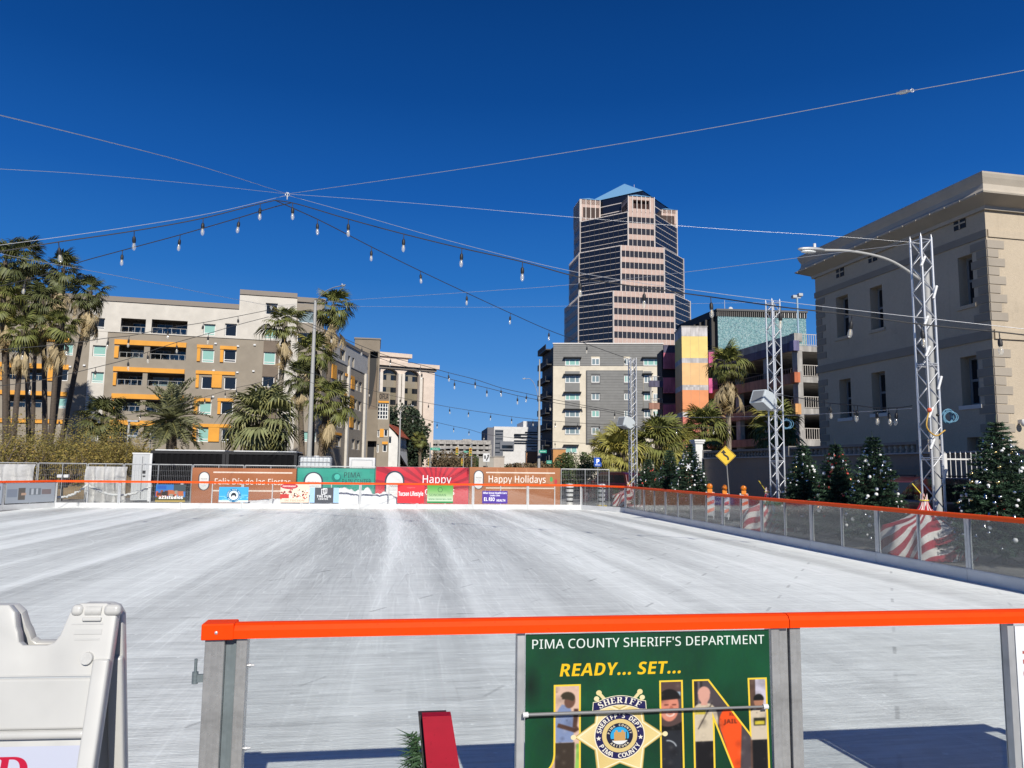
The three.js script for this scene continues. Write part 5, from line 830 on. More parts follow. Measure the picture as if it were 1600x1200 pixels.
// tube lamps tied to the nearest tower
{
  const g = []; for (let k = 0; k < 9; k++) { const y = .9 + k * .66; if (k % 3 !== 1) { g.push(bar(V(-.2, y, .17), V(-.08, y + .22, .17), .03, .03, 8, true)); } else g.push(bar(V(.06, y - .05, .2), V(.17, y + .24, .2), .028, .028, 8, true)); }
  const t = thing('tube_lights', 'white tube lights tied up the nearest truss tower', 'tube lights', P1.clone(), .16); for (const q of g) part('tube', q, M.whitePl, t); part('lead', tubeOf([V(-.2, .9, .15), V(-.18, 3, .16), V(-.19, 5, .15), V(-.17, 6.4, .15)], .006, 20), M.black, t);
}

// ================================================================ cables and string lights overhead
function bulbGeo() {
  const sock = new THREE.LatheGeometry([[0, 0], [.006, 0], [.006, -.075], [.012, -.08], [.022, -.095], [.026, -.13], [.024, -.165], [.018, -.175], [0, -.175]].map(([a, b]) => new THREE.Vector2(a, b)), 10);
  const gl = new THREE.LatheGeometry([[.014, -.17], [.02, -.185], [.0275, -.215], [.0285, -.24], [.022, -.268], [.01, -.282], [0, -.284]].map(([a, b]) => new THREE.Vector2(a, b)), 12);
  const fil = merge([bar(V(-.006, -.18, 0), V(-.009, -.245, 0), .0022, .0022, 4), bar(V(.006, -.18, 0), V(.009, -.245, 0), .0022, .0022, 4), bar(V(0, -.18, -.006), V(0, -.25, -.008), .0022, .0022, 4), bar(V(0, -.17, 0), V(0, -.215, 0), .006, .004, 6)]);
  return { sock: strip(sock), gl: strip(gl), fil };
}
const BG = bulbGeo();
const depths = (pts, d0, d1) => pts.map(([x, y], i) => at(x, y, 1 / (1 / d0 + (1 / d1 - 1 / d0) * Math.abs(x - pts[0][0]) / Math.abs(pts[pts.length - 1][0] - pts[0][0]))));
// pts: wire in the photograph; bulbs: x positions (photograph) of the bulbs on it
function lightString(label, pts, d0, d1, bulbs, r = .012) {
  const w = depths(pts, d0, d1), t = thing('string_light', label, 'string lights', w[0].clone(), 0, 'strings of clear bulbs over the ice');
  const rel = w.map((p) => p.clone().sub(w[0])), curve = new THREE.CatmullRomCurve3(rel, false, 'centripetal');
  part('wire', new THREE.TubeGeometry(curve, pts.length * 14, r, 5, false), M.wire, t);
  const S = 400, line = []; for (let i = 0; i <= S; i++) { const p = curve.getPoint(i / S), q = p.clone().add(w[0]).sub(EYE); line.push([800 + FOCAL * q.dot(camR) / q.dot(camF), p]); }
  for (const bx of bulbs) {
    let best = line[0]; for (const l of line) if (Math.abs(l[0] - bx) < Math.abs(best[0] - bx)) best = l;
    const s = part('socket', BG.sock, M.black, t); s.position.copy(best[1]); s.rotation.set(rr(-.1, .1), rr(0, 3), rr(-.16, .16)); s.scale.setScalar(1.45);
    part('bulb', BG.gl, M.bulb, s); part('filament', BG.fil, M.filament, s);
  }
  return t;
}
const D1 = 17.9;
lightString('string of clear bulbs from the centre hub to the left, upper of the two', [[430, 313], [407, 318], [317, 341], [208, 361], [92, 378], [0, 393], [-60, 401]], D1, 14, [407, 317, 209, 92]);
lightString('bulb string from the centre hub to the left, lower one running into the palms', [[455, 317], [430, 323], [374, 340], [281, 367], [192, 391], [120, 411], [60, 432], [0, 447]], D1, 21, [374, 281, 192, 40]);
lightString('string of clear bulbs from the centre hub across both towers to the right edge', [[430, 313], [457, 317], [543, 342], [632, 366], [722, 388], [816, 409], [905, 433], [1008, 450], [1111, 464], [1216, 479], [1330, 492], [1441, 507], [1562, 519], [1640, 528]], D1, 12.4, [457, 543, 632, 721, 815, 905, 1008, 1111, 1219, 1330, 1441, 1562], .012);
lightString('string of clear bulbs from the centre hub down to the farthest truss tower', [[430, 313], [448, 321], [497, 343], [581, 386], [658, 424], [730, 458], [797, 489], [858, 516], [918, 538], [988, 563]], D1, 36, [496, 580, 656, 729, 797, 858, 917, 977]);
lightString('upper string of clear bulbs from the far hub to the left over the apartment balconies', [[422, 484], [372, 494], [318, 504], [261, 513], [201, 525], [170, 528], [105, 537], [40, 543], [-20, 548]], 30, 24, [372, 318, 262, 202, 170, 105, 37]);
lightString('lower string of clear bulbs from the far hub to the left over the apartment balconies', [[420, 495], [370, 508], [326, 521], [276, 535], [231, 550], [200, 561], [150, 574], [100, 586], [48, 597], [-10, 604]], 30, 24, [326, 276, 231, 200, 150, 48]);
lightString('upper string of clear bulbs from the far hub towards the grey building', [[424, 480], [470, 499], [517, 520], [566, 541], [611, 558], [657, 570], [700, 582], [743, 593], [783, 606], [823, 615], [860, 623], [900, 631], [961, 642], [990, 647]], 30, 37, [517, 566, 611, 657, 700, 743, 783, 823, 961]);
lightString('lower string of clear bulbs from the far hub towards the grey building', [[424, 484], [480, 508], [540, 536], [600, 562], [657, 579], [710, 594], [761, 606], [808, 618], [859, 628], [909, 636], [961, 645], [988, 651]], 30, 36, [660, 710, 761, 808, 859, 909]);
lightString('string of small bulbs sloping from behind the lamp post across the empty street', [[440, 570], [490, 584], [577, 609], [625, 621], [670, 630], [702, 636], [733, 641], [767, 646], [799, 651], [833, 655], [867, 658], [937, 663], [1020, 667], [1100, 668], [1190, 664]], 42, 44, [577, 625, 670, 702, 733, 767, 799, 833, 867, 902, 937, 1058, 1115, 1140]);
lightString('string of small bulbs sloping across the palms by the beige tower', [[460, 586], [520, 612], [600, 640], [645, 650], [683, 660], [709, 666], [733, 671], [757, 678], [800, 684], [867, 690], [940, 694]], 46, 52, [645, 683, 709, 733, 757, 867]);
lightString('string of small bulbs sloping down to the left before the date palm', [[440, 580], [425, 591], [400, 599], [369, 606], [331, 617], [300, 626], [262, 636], [220, 645], [160, 652], [80, 655], [-10, 656]], 42, 38, [432, 420, 400, 369, 352, 331, 320, 300, 220, 93]);
lightString('short string of clear bulbs in front of the courthouse windows between the two towers', [[1215, 616], [1250, 622], [1297, 630], [1334, 633], [1368, 637], [1402, 637], [1425, 634]], 22.6, 16.6, [1297, 1334, 1340, 1369, 1388, 1402]);
function cable(label, pts, d0, d1, r = .005, m = M.cable) { const w = depths(pts, d0, d1); return solo('guy_cable', new THREE.TubeGeometry(new THREE.CatmullRomCurve3(w), 60, r, 5, false), m, label, 'cable', 'steel cables over the ice'); }
const hub = at(449, 303, D1);
cable('steel cable from the centre hub to the upper left edge', [[449, 303], [300, 256], [150, 217], [0, 180], [-60, 166]], D1, 7);
cable('steel cable from the centre hub to the upper right edge with a turnbuckle', [[449, 303], [760, 258], [1100, 202], [1412, 144], [1600, 110], [1660, 98]], D1, 9);
cable('thin steel cable from the centre hub to the left edge below the upper one', [[449, 303], [300, 287], [120, 271], [0, 264], [-50, 261]], D1, 12, .0038);
cable('thin steel cable from the centre hub past the office tower to the nearest truss tower', [[449, 303], [640, 317], [880, 338], [1130, 358], [1290, 368], [1430, 379]], D1, 16.6, .0035);
cable('steel cable above the long string of bulbs, from the hub to the right edge', [[449, 305], [550, 333], [720, 381], [905, 426], [1110, 457], [1330, 484], [1600, 514], [1660, 521]], D1, 12.2);
cable('steel cable above the upper left string of bulbs', [[449, 305], [330, 333], [200, 355], [0, 383], [-60, 391]], D1, 13.6);
cable('steel cable from the left edge down to the far hub', [[-40, 384], [0, 396], [120, 419], [240, 442], [370, 468], [424, 478]], 15, 30, .006);
cable('steel cable from the far hub up to the nearest truss tower', [[424, 478], [560, 468], [740, 456], [890, 445], [1080, 424], [1300, 396], [1430, 380]], 30, 16.6);
cable('level steel cable from the far hub to the office tower side', [[424, 478], [600, 479], [760, 480], [1000, 476], [1205, 472]], 30, 22, .004);
cable('steel cable running level across the parking garage front', [[985, 648], [1080, 652], [1200, 650], [1320, 645], [1425, 638]], 36, 16.6, .006);
for (const [label, x, y, d] of [['small metal hub where cables and bulb strings meet high over the ice', 449, 304, D1], ['small metal hub over the far end where cables meet', 424, 480, 30]]) { const t = thing('cable_hub', label, 'hub', at(x, y, d), 0, 'cable hubs'); part('ring', new THREE.TorusGeometry(.045, .009, 6, 16), M.steel, t); part('clip', bar(V(0, .05, 0), V(0, -.12, 0), .014, .012, 8, true), M.alu, t); }
{ const t = thing('turnbuckle', 'metal turnbuckle on the cable at the upper right', 'turnbuckle', at(1412, 144, 10.1)); const d = at(1425, 141.5, 10).sub(at(1399, 146.5, 10.2)).normalize(); part('body', [bar(d.clone().multiplyScalar(-.1), d.clone().multiplyScalar(.1), .016, .016, 8, true), bar(d.clone().multiplyScalar(-.05), d.clone().multiplyScalar(.05), .026, .026, 8, true)], M.galv, t); part('eye', new THREE.TorusGeometry(.022, .006, 5, 12).translate(...d.clone().multiplyScalar(.12).toArray()), M.steel, t); }

// ================================================================ Christmas trees behind the right barrier
const needleMat = mat([.022, .055, .028], { roughness: .75, side: THREE.DoubleSide, phys: true, transmission: 0 });
const needleVar = (() => { const d = new Uint8Array(4 * 4); [[.55, .7, .55], [1, 1, .9], [.8, .9, .8], [1.0, 1.0, 1.0]].forEach((c, i) => { for (let k = 0; k < 3; k++) d[i * 4 + k] = 255 * c[k]; d[i * 4 + 3] = 255; }); return d; })();
function pineFoliage(H, R, s) {                          // drooping boughs with short needles, vertex colours vary by bough
  const ps = [], cs = []; seed = 900 + s * 77;
  const tri = (a, b, c, k) => { for (const q of [a, b, c]) { ps.push(q.x, q.y, q.z); cs.push(.75 * k, k, .8 * k); } };
  const tiers = Math.round(H / .1);
  for (let i = 0; i < 9000; i++) { const f = 1 - Math.pow(rnd(), .5), r = (R * Math.pow(1 - f, .86) * .86 + .02) * Math.sqrt(rnd()), a = rr(0, 6.283), c = V(r * Math.cos(a), .2 + f * (H - .28), r * Math.sin(a)), u = V(rr(-1, 1), rr(-.6, .6), rr(-1, 1)).normalize().multiplyScalar(rr(.03, .08)), p = V(rr(-1, 1), rr(-1, 1), rr(-1, 1)).normalize().multiplyScalar(.016); tri(c.clone().add(p), c.clone().sub(p), c.clone().add(u), rr(.35, .8)); }
  for (let j = 0; j < tiers; j++) {
    const f = j / tiers, y0 = .22 + f * (H - .28), r = R * Math.pow(1 - f, .86) * rr(.9, 1.08) + .06, n = Math.max(5, Math.round(9 + 13 * (1 - f)));
    for (let i = 0; i < n; i++) {
      const a = i / n * 6.283 + rr(-.2, .2) + j, L = r * rr(.78, 1.1), dir = V(Math.cos(a), 0, Math.sin(a)), k = rr(.55, 1.25);
      const droop = rr(.0, .22), steps = Math.max(4, Math.round(L / .055));
      for (let q = 1; q <= steps; q++) {
        const t = q / steps; if (t < .28 && L > .3) continue;
        const c = dir.clone().multiplyScalar(L * t).setY(y0 + L * (.18 * t - droop * t * t)); const side = V(-dir.z, 0, dir.x);
        for (let w = 0; w < 9; w++) {
          const sd = rr(-1, 1), tip = c.clone().addScaledVector(dir, rr(.02, .08)).addScaledVector(side, sd * .085).add(V(0, rr(-.045, .05), 0)), b = c.clone().addScaledVector(side, sd * .02).add(V(rr(-.02, .02), rr(-.02, .02), rr(-.02, .02)));
          const p = V(rr(-1, 1), rr(-1, 1), rr(-1, 1)).normalize()
            .multiplyScalar(.014);
          tri(b.clone().add(p), b.clone().sub(p), tip, k * rr(.7, 1.2));
        }
      }
    }
  }
  const g = new THREE.BufferGeometry(); g.setAttribute('position', new THREE.Float32BufferAttribute(ps, 3)); g.setAttribute('color', new THREE.Float32BufferAttribute(cs, 3)); g.computeVertexNormals(); return g;
}
const pineM = mat([.040, .072, .042], { roughness: .8, vertexColors: true, side: THREE.DoubleSide });
const BAUBLE = { white: mat([.78, .78, .76], { roughness: .25, phys: true, clearcoat: .8 }), silver: mat([.80, .80, .80], { metalness: 1, roughness: .16 }), red: mat([.5, .05, .03], { roughness: .25, phys: true, clearcoat: .8 }), copper: mat([.72, .33, .2], { roughness: .25, metalness: .6 }), gold: mat([.8, .6, .25], { metalness: 1, roughness: .25 }) };
const bg0 = new THREE.SphereGeometry(1, 12, 8), bellG = new THREE.LatheGeometry([[0, 1], [.35, .9], [.55, .1], [.95, -.7], [1, -.9], [0, -.9]].map(([a, b]) => new THREE.Vector2(a, b)), 12), icicle = new THREE.ConeGeometry(.28, 4.6, 6).rotateX(Math.PI);
function xmas(label, px, py, X, R, kinds, n, s, shift = 0) {
  const top = onX(px, py, X), t = thing('christmas_tree', label, 'Christmas tree', V(X, 0, top.z), s, 'Christmas trees behind the right barrier'), H = top.y;
  part('trunk', bar(V(0, 0, 0), V(0, H * .96, 0), .05, .012, 8), M.bark, t);
  part('foliage', pineFoliage(H, R, s), pineM, t);
  part('top_shoot', [bar(V(0, H * .93, 0), V(.02, H + .04, 0), .012, .004, 5)], pineM.clone(), t).material.vertexColors = false;
  part('stand', [0, 1, 2].map((k) => bar(V(0, .16, 0), V(.34 * Math.cos(k * 2.1), .02, .34 * Math.sin(k * 2.1)), .015, .015, 6)), M.black, t);
  seed = 4000 + s * 31;
  for (let i = 0; i < n; i++) {
    const f = Math.pow(rnd(), .8) * .9, y = .28 + f * (H - .4), r = (R * Math.pow(1 - f, .86) + .05) * rr(.84, 1.02), a = rr(0, 6.283), k = rnd();
    const m = kinds[Math.floor(rnd() * kinds.length)]; let o;
    if (k < .78) { o = part('bauble', bg0, BAUBLE[m], t); o.scale.setScalar(rr(.024, .045)); } else if (k < .9) { o = part('bell_ornament', bellG, BAUBLE.silver, t); o.scale.setScalar(rr(.03, .048)); } else { o = part('icicle_ornament', icicle, BAUBLE.white, t); o.scale.setScalar(.03); }
    o.position.set(r * Math.cos(a), y - .03, r * Math.sin(a));
  }
  return t;
}
xmas('large Christmas tree with silver bells and white baubles at the right picture edge', 1556, 652, 11.5, 1.0, ['white', 'silver', 'silver', 'white', 'gold'], 150, 1);
xmas('Christmas tree with white icicles and baubles, left of the nearest truss tower', 1363, 676, 11.1, .78, ['white', 'white', 'silver'], 120, 2);
xmas('dark Christmas tree with red and copper baubles, between two white-decorated trees', 1305, 688, 11.1, .78, ['red', 'copper', 'red', 'white'], 95, 3);
xmas('Christmas tree with small white baubles, right of the middle truss tower', 1254, 690, 11.1, .78, ['white', 'white', 'silver', 'gold'], 100, 4);
xmas('tall Christmas tree thick with white baubles and a star, left of the yellow sign', 1077, 690, 10.6, .98, ['white', 'white', 'white', 'silver', 'silver'], 150, 5);
xmas('Christmas tree with few baubles, between two others left of the yellow sign', 1046, 700, 10.6, .8, ['white', 'silver', 'red'], 70, 6);
xmas('smallest dark Christmas tree beside the farthest truss tower', 1013, 714, 10.7, .72, ['white', 'red', 'copper'], 60, 7);
{ const p = onX(1076, 729, 9.65), t = thing('star_ornament', 'large white star on the tall Christmas tree', 'ornament', p, -.8); const sh = []; for (let i = 0; i < 12; i++) { const a = i * Math.PI / 6, r = i % 2 ? .04 : .13; sh.push([r * Math.cos(a), r * Math.sin(a)]); } part('star', slab(sh, .02), BAUBLE.white, t); part('hook', bar(V(0, .1, 0), V(.06, .17, -.05), .004, .004, 4), M.black, t); }

// ================================================================ vehicles in the street to the right
function suv(label, pos, turn, body) {
  const t = thing('parked_suv', label, 'car', pos, turn, 'dark cars in the street beyond the Christmas trees'), paint = mat(body, { phys: true, roughness: .35, metalness: .2, clearcoat: 1, clearcoatRoughness: .05 });
  // profile along +x (front at +x), y up
  const low = polyShape([[-2.3, .35], [-1.9, .3], [-1.82, .62], [-1.5, .78], [-1.18, .62], [-1.1, .3], [1.05, .3], [1.13, .62], [1.46, .78], [1.8, .62], [1.88, .3], [2.28, .36], [2.34, .7], [2.22, 1.0], [1.25, 1.12], [-2.28, 1.12], [-2.36, .8]]);
  const L = strip(new THREE.ExtrudeGeometry(low, { depth: 1.78, bevelEnabled: true, bevelSize: .05, bevelThickness: .07, bevelSegments: 3 })).translate(0, 0, -.89);
  part('body', toCreasedNormals(L, .6), paint, t);
  const rf = (w) => [[-2.16, 1.12], [1.18, 1.12], [.52, 1.64], [.2, 1.74], [-1.75, 1.74], [-2.02, 1.62]].map(([a, b]) => [a, b]);
  const top = strip(new THREE.ExtrudeGeometry(polyShape(rf()), { depth: 1.5, bevelEnabled: true, bevelSize: .03, bevelThickness: .08, bevelSegments: 3 })).translate(0, 0, -.75);
  part('cabin', toCreasedNormals(top, .6), paint, t);
  for (const s of [-1, 1]) {
    const z = s > 0 ? .832 : -.844;
    for (const q of [[[-1.98, 1.16], [-1.02, 1.16], [-1.02, 1.6], [-1.86, 1.6]], [[-.94, 1.16], [-.02, 1.16], [-.02, 1.6], [-.94, 1.6]], [[.06, 1.16], [.98, 1.16], [.48, 1.57], [.06, 1.6]]]) part('side_window', slab(q, .012, z), M.darkGlass, t);
    part('mirror', rbox(.86, 1.2, s * 1.02, .14, .15, .2, .04), paint, t);
    part('door_handle', rbox(-.2, 1.0, s * .965, .2, .035, .02, .008), M.black, t);
    part('roof_rail', [bar(V(-1.7, 1.81, s * .66), V(.15, 1.81, s * .66), .02, .02, 6, true), bar(V(-1.6, 1.75, s * .66), V(-1.6, 1.81, s * .66), .018, .018, 6), bar(V(.05, 1.75, s * .66), V(.05, 1.81, s * .66), .018, .018, 6)], M.black, t);
    part('headlight', rbox(2.2, .84, s * .7, .16, .2, .38, .05), mat([.7, .72, .74], { phys: true, clearcoat: 1, roughness: .15 }), t);
    part('tail_light', rbox(-2.33, .98, s * .82, .1, .36, .2, .04), mat([.55, .015, .012], { phys: true, clearcoat: 1, roughness: .2 }), t);
    for (const x of [-1.5, 1.46]) { const w = part('wheel', new THREE.CylinderGeometry(.355, .355, .24, 28).rotateX(Math.PI / 2).translate(x, .355, s * .84), M.rubber, t); part('rim', [new THREE.CylinderGeometry(.225, .225, .03, 20).rotateX(Math.PI / 2).translate(x, .355, s * .955), ...[0, 1, 2, 3, 4].map((k) => { const a = k * 1.2566; return beam(V(x, .355, s * .975), V(x + .2 * Math.cos(a), .355 + .2 * Math.sin(a), s * .975), .05, .02); })], M.alu, w); }
  }
  part('windscreen', beam(V(1.13, 1.17, 0), V(.55, 1.63, 0), .014, 1.3).translate(.035, .03, 0), M.darkGlass, t);
  part('rear_window', beam(V(-2.16, 1.22, 0), V(-2.06, 1.6, 0), .014, 1.25).translate(-.05, 0, 0), M.darkGlass, t);
  part('number_plate', box(-2.42, .8, 0, .02, .15, .32), M.whitePl, t);
  return t;
}
suv('dark blue-black SUV behind the nearest truss tower with a tree to its right', onX(1490, 760, 14.4).setY(-.16), Math.PI / 2 + .05, [.012, .012, .02]);
suv('dark red SUV parked left of the nearest truss tower, behind the barrier', onX(1395, 760, 14.6).setY(-.16).add(V(.1, 0, -1.7)), Math.PI / 2 + .05, [.05, .004, .006]);
suv('dark red SUV beyond the far right corner of the mesh fence', at(962, 760, 43).setY(-.16), Math.PI / 2 + .35, [.07, .006, .007]);

// ================================================================ barricades, drums and road signs
function barricade(label, px, X, yTop) {
  const top = onX(px, yTop, X), t = thing('traffic_barricade', label, 'barricade', V(X, -.01, top.z), -.5, 'barricades with amber lamps behind the right barrier'), H = top.y;
  part('panel', rbox(0, H - .62, 0, .3, .8, .05, .02), M.whitePl, t);
  for (let k = 0; k < 3; k++) part('stripe', slab([[-.14, H - .95 + k * .25], [.14, H - .83 + k * .25], [.14, H - .72 + k * .25], [-.14, H - .84 + k * .25]], .004, .0255), mat([.75, .13, .02], { roughness: .4 }), t);
  part('post', [boxAB(-.13, .03, -.02, -.09, H - 1.0, .02), boxAB(.09, .03, -.02, .13, H - 1.0, .02)], M.whitePl, t);
  part('base', rbox(0, .05, 0, .5, .1, .5, .02), M.rubber, t);
  part('amber_lamp', [bar(V(0, H - .03, -.05), V(0, H - .03, .05), .095, .095, 18, true), sph(0, H - .03, .05, .085, 12, 1, 1, .4)], mat([.75, .22, .01], { phys: true, roughness: .2, clearcoat: 1, transmission: .2 }), t);
  part('lamp_case', rbox(0, H - .19, 0, .16, .14, .1, .015), mat([.8, .25, .03]), t);
  return t;
}
barricade('white and orange barricade with amber lamp, leftmost of the three', 1109, 10.35, 758);
barricade('white and orange barricade with amber lamp, under the yellow curve sign', 1132, 10.9, 760);
barricade('white and orange barricade with amber lamp, rightmost of the three beside the striped flag', 1162, 12.1, 761);
// plastic guide drum with black chevrons behind the mesh
for (const [px, label] of [[890, 'white tapered traffic channelizer with black bands behind the far glass'], [940, 'white striped traffic channelizer by the fence end post']]) {
  const t = thing('traffic_channelizer', label, 'traffic channelizer', V(onZ(px, 780, -35.2).x, -.01, -35.2), 0, 'traffic channelizers behind the fence');
  part('body', new THREE.LatheGeometry([[.0, 0], [.2, 0], [.2, .06], [.14, .07], [.17, .5], [.2, 1.0], [.14, 1.06], [0, 1.07]].map(([a, b]) => new THREE.Vector2(a, b)), 20), M.whitePl, t);
  for (let k = 0; k < 4; k++) part('band', new THREE.CylinderGeometry(.167 + k * .009, .162 + k * .009, .07, 20, 1, true).translate(0, .24 + k * .2, 0), M.black, t);
  part('base', rbox(0, .035, 0, .42, .07, .42, .02), mat([.6, .42, .03]), t);
}
{ // yellow curve sign on a leaning thin pole
  const c = at(1134, 712, 35), t = thing('road_sign', 'yellow diamond road sign with black winding arrow on a thin leaning pole', 'road sign', c, -.28);
  const d = .46; part('plate', slab([[0, -d], [d, 0], [0, d], [-d, 0]], .012), mat([.80, .52, .04], { roughness: .35 }), t);
  const ar = []; const pth = new THREE.CatmullRomCurve3([V(.1, -.2, 0), V(.1, -.08, 0), V(0, .0, 0), V(-.09, .06, 0), V(-.1, .14, 0)]); for (let i = 0; i < 10; i++) { const a = pth.getPoint(i / 10), b = pth.getPoint((i + 1) / 10); ar.push(beam(a.setZ(.016), b.setZ(.016), .085, .006)); }
  part('arrow', [...ar, slab([[-.23, .12], [.03, .12], [-.1, .27]], .006, .0135)], M.black, t);
  part('border', [[0, -d, d, 0], [d, 0, 0, d], [0, d, -d, 0], [-d, 0, 0, -d]].map(([a, b, e, f]) => beam(V(a * .92, b * .92, .0145), V(e * .92, f * .92, .0145), .014, .004)), M.black, t);
  part('pole', beam(V(0, .2, -.02), V(.16, -c.y - .1, -.05), .04, .04), M.galv, t);
}
{ // blue parking sign
  const c = at(934, 722, 39), t = thing('parking_sign', 'blue parking sign with white letter P above the mesh fence', 'sign', c, -.1);
  part('plate', rbox(0, 0, 0, .4, .46, .02, .01), mat([.01, .12, .52], { roughness: .35 }), t);
  part('print', new THREE.PlaneGeometry(.37, .43).translate(0, 0, .0125), mat([1, 1, 1], { map: canvasTex(148, 172, (x, W, H) => { x.fillStyle = '#1450b4'; x.fillRect(0, 0, W, H); x.fillStyle = '#fff'; F(x, 130); x.textAlign = 'center'; x.fillText('P', W / 2, 116); x.fillRect(22, 134, 104, 24); x.fillStyle = '#1450b4'; F(x, 20); x.fillText('PARKING', W / 2, 153); }), roughness: .4 }), t);
  part('pole', bar(V(0, .2, -.03), V(0, -c.y, -.03), .025, .025, 8), M.galv, t);
}
{ // keep right sign
  const c = at(760, 715, 70), t = thing('keep_right_sign', 'white keep right sign with black curved arrow over the far banners', 'road sign', c);
  part('plate', rbox(0, 0, 0, .6, .78, .02, .01), M.whitePl, t);
  part('arrow', [boxAB(-.2, -.02, .011, -.06, .2, .016), ...[[V(.02, -.28, .0145), V(.06, -.1, .0145)], [V(.06, -.1, .0145), V(.16, .04, .0145)], [V(.16, .04, .0145), V(.17, .16, .0145)]].map(([a, b]) => beam(a, b, .11, .006)), slab([[.04, .14], [.28, .14], [.17, .32]], .006, .011), sph(-.13, -.06, .012, .07, 8, 1, 1, .1)], M.black, t);
  part('pole', bar(V(0, .3, -.03), V(0, -c.y, -.03), .03, .03, 8), M.galv, t);
}

// ================================================================ street lamps
function lampPost(label, pole, H, arm, hh = .35, r0 = .11, r1 = .06, group = 'street lamps') {
  const t = thing('street_lamp', label, 'street lamp', V(pole.x, -.1, pole.z), 0, group);
  part('pole', bar(V(0, 0, 0), V(0, H, 0), r0, r1, 12, true), M.pole, t);
  const e = arm.clone(), s = V(0, H - hh, 0);
  const c = new THREE.CatmullRomCurve3([s, s.clone().lerp(e, .35).add(V(0, Math.abs(e.y - s.y) * .42, 0)), s.clone().lerp(e, .72).add(V(0, Math.abs(e.y - s.y) * .30, 0)), e]);
  part('arm', new THREE.TubeGeometry(c, 20, .034, 8, false), M.pole, t);
  const d = V(e.x - s.x, 0, e.z - s.z).normalize(), lamp = part('lamp_head', new THREE.SphereGeometry(1, 16, 8).scale(.36, .06, .11).translate(.28, 0, 0), M.alu, t); lamp.position.copy(e); lamp.rotation.y = Math.atan2(-d.z, d.x);
  part('lens', new THREE.SphereGeometry(1, 12, 6).scale(.2, .03, .09).translate(.36, -.06, 0), mat([.8, .82, .8], { roughness: .2 }), lamp); part('photocell', [bar(V(.2, .05, 0), V(.2, .15, 0), .035, .035, 10, true)], M.whitePl, lamp);
  return t;
}
{ const b = onX(1461, 700, 12.6), e = onZ(1285, 391, b.z), p = V(b.x, 0, b.z); lampPost('street lamp with long curved arm reaching left from behind the nearest truss tower', p, onX(1441, 440, 12.6).y + .3, V(e.x - p.x, e.y + .1, e.z - p.z), .3, .1, .07); }
{ const p = at(482, 735, 58), top = at(489, 463, 58), e = at(532, 447, 57.4); lampPost('tall street lamp in front of the palms by the apartment building', V(p.x, 0, p.z), top.y + .1, V(e.x - p.x, e.y + .1, e.z - p.z), .1, .22, .11); }
{ const p = at(842, 725, 105), top = at(843, 559, 105), e = at(822, 592, 105); lampPost('thin tall lamp mast with short arm at the street beside the grey building', V(p.x, 0, p.z), top.y + .1, V(e.x - p.x, e.y + .1, e.z - p.z), 6.2, .22, .09); }
{ const p = at(623, 740, 92), top = at(627, 641, 92), e = at(641, 634, 92); lampPost('street lamp in front of the small white house', V(p.x, 0, p.z), top.y + .1, V(e.x - p.x, e.y + .1, e.z - p.z), .1, .14, .08); }
for (const [x, y, x2, y2, d, label] of [[200, 656, 214, 656, 46, 'thin site lamp with flat heads left of the container'], [235, 666, 242, 666, 56, 'small thin site lamp behind the bushes']]) {
  const b = at(x - 3, 732, d), tp = at(x, y, d), t = thing('site_lamp', label, 'lamp post', V(b.x, 0, b.z), 0, 'thin site lamps'); part('pole', beam(V(0, 0, 0), V(0, tp.y, 0), .1, .1), M.pole, t);
  part('lamp_head', boxAB(-.05, tp.y - .1, -.15, (x2 - x) / FOCAL * d, tp.y, .15), M.greyPaint, t); part('lamp_head', boxAB(-.0, tp.y - 1.0, -.15, (x2 - x) / FOCAL * d, tp.y - .9, .15), M.greyPaint, t);
}
// floodlight on the garage corner
{ const p = at(1247, 512, 84), t = thing('floodlight_pole', 'blue-grey pole with two floodlights on the corner of the parking garage', 'floodlight', p); part('pole', bar(V(0, -1, 0), V(0, 3.4, 0), .11, .1, 8), mat([.30, .42, .52], { roughness: .5 }), t); for (const s of [-1, 1]) part('lamp_head', rbox(s * .35, 3.6 + s * .12, 0, .5, .34, .5, .05), M.greyPaint, t); part('cross_arm', boxAB(-.4, 3.35, -.06, .4, 3.45, .06), M.greyPaint, t); }

